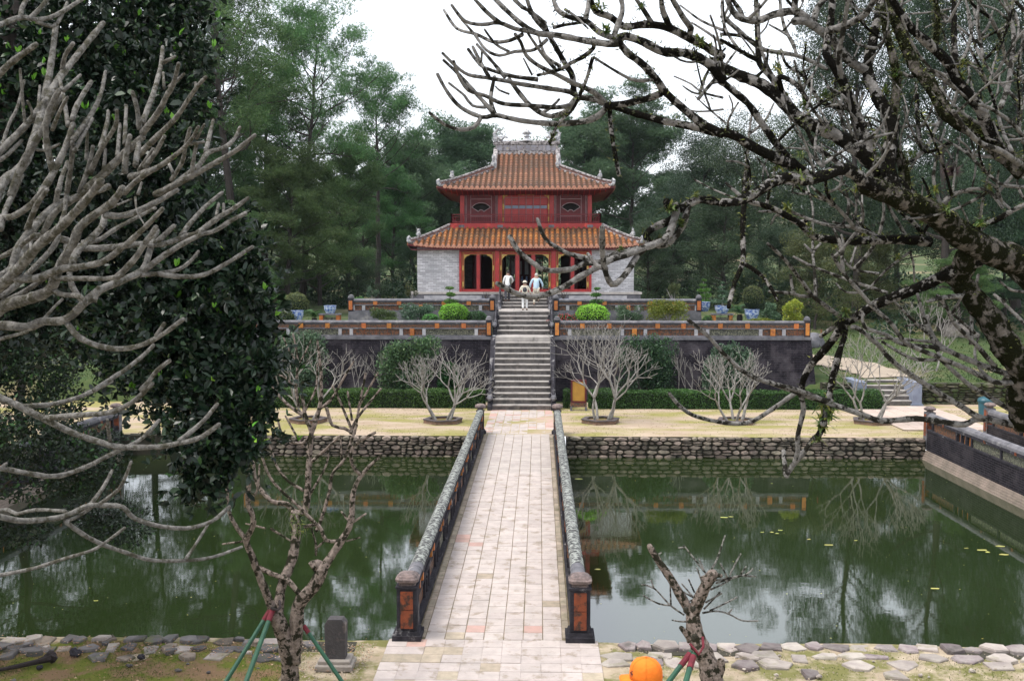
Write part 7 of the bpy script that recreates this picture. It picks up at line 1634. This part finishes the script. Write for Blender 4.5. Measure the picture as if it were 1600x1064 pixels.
# props: green painted poles tied with red cloth
def prop(a, c, r_, label, band=.12):
    root = empty('support_pole', c, label, 'support pole'); a, c = Vector(a), Vector(c); MB().tube([c, a], [r_, r_*.92], 10).build('pole', M_greenpole, root)
    MB().tube([a+(c-a)*band*.15, a+(c-a)*band], [r_*1.12, r_*1.10], 10).build('red_band', M_redband, root); return root
def pt(px, py, D): return atD(px, py, D)
prop(pt(425, 948, 14.45), pt(312, 1130, 13.6), .033, 'leftmost green pole propping the left bank tree'); prop(pt(427, 950, 14.4), pt(360, 1130, 13.2), .036, 'front green pole with red top propping the left bank tree'); prop(pt(473, 975, 14.6), pt(552, 1090, 14.3), .030, 'green pole leaning on the trunk from the right, near the stone marker')
prop(pt(1080, 1018, 14.3), pt(1018, 1100, 13.6), .040, 'left green pole with pink-red collar propping the right bank tree', .28); prop(pt(1084, 1022, 14.25), pt(1060, 1105, 13.3), .042, 'right green pole with pink-red collar propping the right bank tree', .28)
b = MB().tube([pt(424, 950, 14.35), pt(434, 953, 14.3), pt(438, 948, 14.4), pt(436, 935, 14.6)], .022, 6); o = b.build('tie_rope', M_rope); tag(o, 'dark red binding tied round the left bank tree above the props', 'rope')
b = MB().tube([pt(1078, 1005, 14.3), pt(1092, 1022, 14.2), pt(1099, 1010, 14.35), pt(1098, 995, 14.5)], .020, 6); o = b.build('tie_cloth', M_redband); tag(o, 'dull red cloth strip tied round the right bank tree', 'cloth strip')

# ================================================================ LEAFY TREE ON THE LEFT
rng = np.random.default_rng(21); DL = 9.0
blobs = []
outline = [(60, 40, 75, 9.5), (160, 40, 85, 9.0), (240, 60, 70, 8.7), (285, 30, 45, 8.9), (60, 170, 80, 9.2), (160, 170, 85, 9.0), (240, 150, 75, 8.5), (290, 140, 38, 8.4), (100, 280, 90, 9.2), (200, 280, 90, 8.6), (255, 255, 55, 8.4), (285, 225, 28, 8.2), (60, 400, 90, 9.4), (170, 400, 95, 9.0), (265, 390, 75, 8.5), (325, 385, 45, 8.3), (120, 480, 80, 9.4), (230, 480, 85, 8.8), (320, 460, 70, 8.4), (375, 440, 38, 8.2), (395, 500, 30, 8.3), (300, 550, 80, 8.6), (370, 560, 55, 8.3), (400, 600, 28, 8.2), (340, 630, 55, 8.3), (280, 620, 55, 8.8), (380, 660, 30, 8.2), (330, 700, 32, 8.2), (300, 690, 30, 8.3), (360, 700, 26, 8.3), (318, 740, 20, 8.2), (290, 510, 60, 8.7), (0, 300, 80, 9.4), (0, 120, 80, 9.4), (0, 480, 60, 9.5), (380, 400, 22, 8.2), (345, 345, 18, 8.2), (318, 90, 22, 8.5), (308, 170, 20, 8.3), (398, 455, 18, 8.2), (415, 560, 14, 8.1), (408, 640, 14, 8.1), (392, 700, 12, 8.1), (340, 755, 12, 8.2), (300, 765, 10, 8.2), (0, 20, 90, 9.6), (210, 0, 70, 9.0), (110, 100, 80, 9.2), (305, 10, 30, 8.7), (220, 560, 60, 9.1)]
C = []; Nd = []
for px, py, r_, D_ in outline:
    if px > 230 and py < 330: r_ *= .74; px -= 8
    n = int(95*(r_/30.)**1.75)+34; c = atD(px, py, D_); rr = r_*D_/F_PX; p, d = ellip_pts(n, c, (rr, rr*1.0, rr), rng, .6); p = p+d*rng.random((n, 1))**4*.28; C.append(p); Nd.append(d)
C = np.concatenate(C); Nd = np.concatenate(Nd); keep = np.array([a[1]-CAMX*0 > 6.3 for a in C]); C = C[keep]; Nd = Nd[keep]; n = len(C)
# rosettes: five leaves per shoot
k5 = 6; P = np.repeat(C, k5, axis=0); N5 = np.repeat(Nd, k5, axis=0); D = rnd_dirs(n*k5, rng)*.9+N5*.75+np.array([0, 0, .30]); D /= np.linalg.norm(D, axis=1, keepdims=True); ln = rng.uniform(.035, .09, n*k5); ln *= np.repeat(rng.uniform(.6, 1.45, n), k5); U = N5*.5+rnd_dirs(n*k5, rng)*.8+np.array([0, -.3, .6])
P = P+D*ln[:, None]*.5
def big_leaf(P, D, U, ln, wd):
    S = np.cross(D, U); S /= np.linalg.norm(S, axis=1, keepdims=True)+1e-9; Nn = np.cross(S, D); l_ = ln[:, None]; w_ = wd[:, None]
    a = P-D*l_*.5; e = P+D*l_*.5-Nn*l_*.06; m1 = P-D*l_*.2; m2 = P+D*l_*.18
    q = lambda c, s_: c+S*w_*s_+Nn*w_*.18
    return np.stack([a, q(m1, .46), q(m2, .48), e, q(m2, -.48), q(m1, -.46)], axis=1)
V = big_leaf(P, D, U, ln, ln*rng.uniform(.34, .46, n*k5))
RLf = empty('leafy_tree', atD(20, 900, 9.6)*1.0, 'dense evergreen tree with glossy dark leaves filling the left side', 'tree'); RLf.location = (-5.2, 9.6, near_z(-5.2, 9.6))
camv = np.array([CAMX, 0, EYE]); front = np.argsort(np.linalg.norm(V.mean(axis=1)-camv, axis=1)-ln*3)
fr280 = front[:280]; rest = np.setdiff1d(np.arange(len(V)), fr280)
for i in fr280:
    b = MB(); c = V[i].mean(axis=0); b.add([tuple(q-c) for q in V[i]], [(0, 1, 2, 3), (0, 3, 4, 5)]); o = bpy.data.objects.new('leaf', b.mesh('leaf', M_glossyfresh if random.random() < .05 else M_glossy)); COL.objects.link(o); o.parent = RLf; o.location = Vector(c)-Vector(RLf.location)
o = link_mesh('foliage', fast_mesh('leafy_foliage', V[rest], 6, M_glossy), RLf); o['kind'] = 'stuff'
# sprigs of fresh leaves at the shoot tips
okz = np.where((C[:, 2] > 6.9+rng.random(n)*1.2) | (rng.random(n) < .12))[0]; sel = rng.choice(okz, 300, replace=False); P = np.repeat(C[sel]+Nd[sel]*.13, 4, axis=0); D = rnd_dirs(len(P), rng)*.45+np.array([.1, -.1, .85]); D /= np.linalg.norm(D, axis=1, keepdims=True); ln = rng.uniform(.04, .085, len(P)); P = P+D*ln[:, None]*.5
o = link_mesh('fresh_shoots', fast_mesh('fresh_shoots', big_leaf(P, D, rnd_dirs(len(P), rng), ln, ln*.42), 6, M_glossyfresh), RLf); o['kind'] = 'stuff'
w = MB(); w.tube([RLf.location, (-5.0, 9.5, 4.6), (-4.5, 9.4, 6.0), (-4.2, 9.3, 7.6), (-4.1, 9.3, 9.2)], [.30, .24, .20, .14, .06], 12, rough=.08)
for px, py, r_, D_ in [q_ for q_ in outline[::3] if q_[1] < 430]: 
    q = atD(px, py, D_+.5); w.tube([(-4.9, 9.9, min(max(q.z-.8, 5.2), 8.4)), Vector((-4.6, 10.0, q.z-.2)).lerp(q, .5), q], [.06, .035, .012], 6)
w.build('trunk', M_barkpine, RLf, smooth=True)
# finer, darker tree standing beyond it at the pond corner
BD = broad_proto('dark_tree', 61, 8, 2.8, .42, 26, leafmat('dark_small_leaves', (.006, .014, .006), (.012, .028, .010), (.03, .08, .02), .5, .12, .3), 1.2, .11, aspect=.45, padr=.9)
set_tree(BD, (-8.1, 15.1, -.1), .80, 'dark small-leaved tree overhanging the near left corner of the pond', 'tree', None, 1.0, 1.0)
set_tree(BD, (-15.7, 24.0, -.1), 1.05, 'dark small-leaved tree leaning over the left end of the pond', 'tree', None, 2.0, 1.25)
set_tree(BD, (-16.0, 28.0, -.2), 1.15, 'dark small-leaved tree further back along the left side of the pond', 'tree', None, 3.0, 1.15)
set_tree(BD, (-15.9, 31.5, -.1), 1.1, 'dark small-leaved tree by the far left corner of the pond', 'tree', None, 4.4, 1.1)
# ================================================================ PEOPLE
def skinmesh(name, J, E_, R, m, root, sub=2, local=True):
    me = bpy.data.meshes.new(name); me.from_pydata([tuple(p) for p in J], E_, []); me.materials.append(m)
    o = bpy.data.objects.new(name, me); COL.objects.link(o); o.parent = root
    md = o.modifiers.new('skin', 'SKIN'); md.use_smooth_shade = True; me.skin_vertices.new() if not me.skin_vertices else None
    for i, r_ in enumerate(R):
        v = me.skin_vertices[0].data[i]; v.radius = (r_, r_) if not isinstance(r_, tuple) else r_; v.use_root = (i == 0)
    s_ = o.modifiers.new('sub', 'SUBSURF'); s_.levels = sub; s_.render_levels = sub; return o
M_skin = mat('skin', (.42, .26, .19), (.38, .22, .16), 5, .55, .05); M_skindark = mat('darker_skin', (.20, .11, .08), (.17, .09, .07), 5, .55, .05)
M_hairdark = mat('dark_hair', (.03, .025, .022), (.02, .016, .014), 20, .7, .3, 60); M_hairgrey = mat('grey_hair', (.55, .53, .50), (.40, .38, .36), 20, .8, .3, 60)
M_white = mat('white_cloth', (.74, .74, .72), (.62, .62, .62), 4, .9, .3, 12); M_cream = mat('cream_cloth', (.72, .67, .55), (.62, .57, .47), 4, .9, .3, 12); M_paleblue = mat('pale_blue_cloth', (.48, .62, .72), (.40, .53, .64), 4, .9, .3, 12)
M_beige = mat('beige_cloth', (.52, .47, .38), (.42, .38, .31), 4, .9, .3, 12); M_charcoal = mat('charcoal_cloth', (.06, .06, .07), (.04, .04, .05), 4, .9, .3, 12); M_bag = mat('dark_bag', (.10, .11, .09), (.07, .075, .065), 6, .8, .4, 20); M_shoe = mat('shoe', (.05, .04, .035), (.03, .025, .02), 6, .6, .1)
def person(loc, rz, h, label, skin, hair, shirt, trousers, legs, arms, lean=(0, 0), hat=None, bag=None, headturn=0.0, headbow=0.0, broad=1.0, openshirt=None, face=True):
    """legs: foot offsets (x, y, z) left/right; arms: elbow and hand offsets from the shoulders"""
    root = empty('person', loc, label, 'person', None, rz); k = h/1.75; V_ = lambda x, y, z: Vector((x, y, z))*k
    hip = V_(0, 0, .93); ch = V_(lean[0]*.6, lean[1]*.6, 1.22); nk = V_(lean[0], lean[1], 1.47); hd = nk+V_(lean[0]*.2+math.sin(headturn)*.01, lean[1]*.2+.01+headbow*.05, .12); ht = hd+V_(0, headbow*.03, .08)
    J = [hip, ch, nk, hd, ht]; Ed = [(0, 1), (1, 2), (2, 3), (3, 4)]; R = [.115*k*broad, .135*k*broad, .055*k, .083*k, .075*k]
    hipJ = []
    for s, (fx, fy, fz) in zip((-1, 1), legs):
        a = V_(s*.09, 0, .90); kn = V_(s*.10+fx*.4, fy*.45+.05, .48+fz*.6); an = V_(s*.09+fx, fy-.02, .08+fz); to = V_(s*.10+fx, fy+.14, .04+fz); i = len(J); J += [a, kn, an, to]; Ed += [(0, i), (i, i+1), (i+1, i+2), (i+2, i+3)]; R += [.085*k, .058*k, .04*k, .036*k]; hipJ.append((a, kn, an, to))
    armJ = []
    for s, (e, hnd) in zip((-1, 1), arms):
        sh = nk+V_(s*.175*broad, 0, -.07); el = sh+V_(*e); wr = sh+V_(*hnd); tip = wr+(wr-el).normalized()*.09*k; i = len(J); J += [sh, el, wr, tip]; Ed += [(2, i), (i, i+1), (i+1, i+2), (i+2, i+3)]; R += [.055*k, .042*k, .03*k, .028*k]; armJ.append((sh, el, wr, tip))
    skinmesh('body', J, Ed, R, skin, root)
    # fingers and thumbs
    for (sh, el, wr, tip) in armJ:
        f = MB(); d = (wr-el).normalized(); o_ = d.orthogonal().normalized(); o2 = d.cross(o_)
        for q, (off, l_) in enumerate(((-.03, .06), (-.01, .075), (.01, .07), (.03, .055))): a = tip+o_*off*k; f.tube([a-d*.02*k, a+d*l_*.5*k+o2*.008*k, a+d*l_*.9*k+o2*.025*k], [.009*k, .008*k, .006*k], 5)
        f.tube([wr+o_*.03*k, wr+(d*.04+o_*.055)*k, wr+(d*.075+o_*.055)*k], [.011*k, .009*k, .007*k], 5); f.build('fingers', skin, root, True, local=True)
    # clothes
    Jt = [hip+V_(0, 0, -.10), hip+V_(0, 0, .05), ch, nk+V_(0, 0, -.06)]; Et = [(0, 1), (1, 2), (2, 3)]; Rt = [.155*k*broad, .15*k*broad, .165*k*broad, .10*k]
    for (sh, el, wr, tip) in armJ: i = len(Jt); Jt += [sh, el, wr.lerp(el, .12)]; Et += [(3, i), (i, i+1), (i+1, i+2)]; Rt += [.075*k, .058*k, .045*k]
    skinmesh('shirt', Jt, Et, Rt, shirt, root)
    Jl = [hip+V_(0, 0, -.02)]; El = []; Rl = [.135*k*broad]
    for (a, kn, an, to) in hipJ: i = len(Jl); Jl += [a+V_(0, 0, -.04), kn, an+V_(0, 0, .02)]; El += [(0, i), (i, i+1), (i+1, i+2)]; Rl += [.105*k, .08*k, .065*k]
    skinmesh('trousers', Jl, El, Rl, trousers, root)
    for (a, kn, an, to) in hipJ: MB().blob(an.lerp(to, .55)+V_(0, 0, -.02), (.05*k, .135*k, .045*k), 1, .05, 2).build('shoe', M_shoe, root, True, local=True)
    # head: face, ears, hair
    cr = (hd+ht)/2; fwd = Vector((math.sin(headturn), math.cos(headturn), -headbow)).normalized(); rt = fwd.cross(Vector((0, 0, 1))).normalized(); f = MB(); upv = Vector((0, 0, 1))
    f.tube([cr+fwd*.085*k+upv*.015*k, cr+fwd*.108*k-upv*.02*k, cr+fwd*.09*k-upv*.03*k], [.008*k, .014*k, .012*k], 6); f.build('nose', skin, root, True, local=True)
    e = MB()
    for s in (-1, 1): e.blob(cr+fwd*.083*k+rt*s*.03*k+upv*.005*k, (.011*k, .008*k, .007*k), 0, 0, 1)
    e.b2(0, 0, 0, 0, 0, 0); e.build('eyes', M_hairdark, root, local=True); mo = MB(); mo.blob(cr+fwd*.083*k-upv*.058*k, (.024*k, .008*k, .006*k), 0, 0, 1); mo.build('mouth', M_redband, root, local=True)
    for s in (-1, 1): MB().blob(cr+rt*s*.086*k-upv*.005*k, (.014*k, .02*k, .032*k), 0, 0, 1).build('ear', skin, root, True, local=True)
    MB().blob(cr-fwd*.018*k+upv*.022*k, (.092*k, .098*k, .09*k), 2, .04, 3).build('hair', hair, root, True, local=True)
    if hat == 'sun': 
        MB().lathe(cr+Vector((0, 0, .035*k)), [(.185*k, -.01*k), (.19*k, -.005*k), (.10*k, .02*k), (.098*k, .07*k), (.07*k, .10*k), (.02*k, .105*k)], 16).build('sun_hat', M_cream, root, True, local=True)
    if bag:
        b = MB(); c = ch+V_(0, -.17, 0); b.blob(c, (.13*k, .09*k, .16*k), 1, .06, 4); b.build('backpack', M_charcoal, root, True, local=True); b = MB()
        b.tube([c+V_(-.16, 0, .1), c+V_(-.15, .0, -.10), c+V_(0, -.02, -.18), c+V_(.15, 0, -.10), c+V_(.16, 0, .1), c+V_(.06, 0, .2), c+V_(-.06, 0, .2), c+V_(-.16, 0, .1)], .03*k, 6); b.build('bag_edge', M_cream, root, True, local=True)
    if openshirt: 
        MB().blob(ch+V_(.10*1, -.06, -.10), (.09*k, .13*k, .25*k), 1, .06, 4).build('shoulder_bag', M_bag, root, True, local=True)
    return root
# facing the doors (+y)
def stepz(y):
    z_ = 0
    for yy, zt in steps:
        if y >= yy: z_ = zt
    return z_
xa = atY(793, 440, 54.2).x; person((xa, 54.25, stepz(54.25)), .25, 1.70, 'man in white shirt and dark trousers with a shoulder bag, leaning forward near the doors', M_skindark, M_hairdark, M_white, M_charcoal, ((-.02, -.05, 0), (.02, .16, .0)), (((-.08, .05, -.27), (-.05, .2, -.45)), ((.12, .12, -.22), (.10, .32, -.36))), lean=(.06, .12), headbow=.5, openshirt=True)
xb = atY(820, 440, 51.2).x; person((xb, 51.35, 4.11), 0, 1.52, 'woman in white trousers and sun hat with a dark backpack, lowest on the stairs', M_skin, M_hairdark, M_cream, M_white, ((-.02, .0, 0), (.02, .12, .0)), (((-.12, .02, -.25), (-.16, .12, -.38)), ((.12, .02, -.25), (.16, .12, -.38))), lean=(0, .03), hat='sun', bag=True)
xc = atY(838, 440, 53.9).x; person((xc, 53.85, 4.282), 0, 1.74, 'grey-haired man in pale blue shirt and beige trousers climbing the top steps', M_skin, M_hairgrey, M_paleblue, M_beige, ((-.03, -.06, 0), (.03, .22, .17)), (((-.13, .02, -.27), (-.13, .10, -.46)), ((.14, .04, -.26), (.14, .12, -.44))), lean=(0, .05), broad=1.12)

# steps below the camera, outside the picture, that the nearest visitor walks down
sf = empty('entrance_steps', (.9, 6, 0), 'stone steps leading down towards the bridge', 'steps')
k = 0
y = -1.5
while y < 10.9:
    zt = (11-y-.2)*.418; MB().b2(-2.2, 3.4, y, y+.37, zt-.5, zt).build('step', M_step, sf); y += .36
# nearest visitor: only the orange cap enters the picture
hp = atD(1019, 1052, 6.75); ground = (11-hp.y)*.418-.02; hh = 1.72
M_orangecap = mat('orange_cap_cloth', (.85, .20, .012), (.75, .16, .010), 5, .8, .25, 40); M_navy = mat('navy_cloth', (.03, .04, .09), (.02, .03, .06), 5, .9, .2)
base = Vector((hp.x+.0, hp.y, hp.z-1.625)); stp = MB()
pr = person(base, R_(64), 1.70, 'visitor in an orange baseball cap, face turned left, only the cap in view', M_skin, M_hairdark, M_navy, M_charcoal, ((-.02, -.08, 0), (.02, .12, .0)), (((-.13, .02, -.27), (-.13, .10, -.46)), ((.14, .04, -.26), (.14, .12, -.44))), lean=(0, .03), headbow=.25)
kk = 1.70/1.75; cc = Vector((0, .045, 1.645))*kk; cap = MB(); n = 20; prof = [(.104, -.02), (.107, .015), (.104, .05), (.092, .085), (.068, .112), (.035, .126), (.006, .13)]
cap.lathe(cc, prof, n, sx=.93, sy=1.08); co = cap.build('cap', M_orangecap, pr, True, local=True)
bb_ = MB(); vs = []; m_ = 12
for a in range(m_+1):
    an = math.pi*(a/m_); x = math.cos(an)
    for t in (0, .5, 1):
        rx, ry = .098+.0*t, .095+(.085*math.sin(an)**.7)*t
        vs.append(cc+Vector((x*rx*(1+.02*t), ry*math.sin(an) if t == 0 else .095*math.sin(an)+(.095*t)*math.sin(an)**.6, -.012-.018*t-.028*(x*x)*t)))
for p in list(vs): vs.append(p+Vector((0, 0, -.006)))
q = 3; N_ = (m_+1)*3
fs = [(a*3+t, (a+1)*3+t, (a+1)*3+t+1, a*3+t+1) for a in range(m_) for t in (0, 1)]; fs += [tuple(N_+i for i in reversed(f)) for f in fs]; fs += [(a*3+2, (a+1)*3+2, N_+(a+1)*3+2, N_+a*3+2) for a in range(m_)]
bb_.add(vs, fs); bb_.build('brim', M_orangecap, pr, True, local=True)
st_ = MB()
for a in range(6):
    an = a*math.pi/3+.3; st_.tube([cc+Vector((math.cos(an)*r_*.93*1.012, math.sin(an)*r_*1.08*1.012, z_+.001)) for r_, z_ in prof[1:]], .0006, 4)
st_.lathe(cc+Vector((0, 0, .128)), [(.009, 0), (.009, .005), (.003, .009)], 8); st_.build('seams', mat('cap_seam', (.60, .13, .01), (.5, .1, .01), 5, .9, 0), pr, local=True)
# small dark embroidered scrawl on the front-left panel
em = MB()
def onc(a, z_): 
    r_ = np.interp(z_, [p[1] for p in prof], [p[0] for p in prof]); return cc+Vector((math.cos(a)*r_*.93*1.02, math.sin(a)*r_*1.08*1.02, z_))
em.tube([onc(2.25+.04*i, .030+.012*math.sin(i*1.9)) for i in range(9)], .0016, 4); em.tube([onc(2.2, .012), onc(2.3, .016), onc(2.45, .010)], .0014, 4); em.tube([onc(2.35, .052), onc(2.42, .042), onc(2.52, .056)], .0014, 4); em.build('embroidery', M_navy, pr, local=True)
HAZE = 0.00012
# ================================================================ AIR
HM = bpy.data.materials.new('haze_air'); HM.use_nodes = True; N = HM.node_tree.nodes; N.remove(N['Principled BSDF'])
pv = N.new('ShaderNodeVolumePrincipled'); pv.inputs['Color'].default_value = (.80, .90, 1.0, 1); pv.inputs['Density'].default_value = HAZE; pv.inputs['Anisotropy'].default_value = .2
HM.node_tree.links.new(pv.outputs[0], N['Material Output'].inputs['Volume'])
o = MB().b2(-420, 420, -70, 510, -3.5, 60).build('haze', HM); o['kind'] = 'stuff'
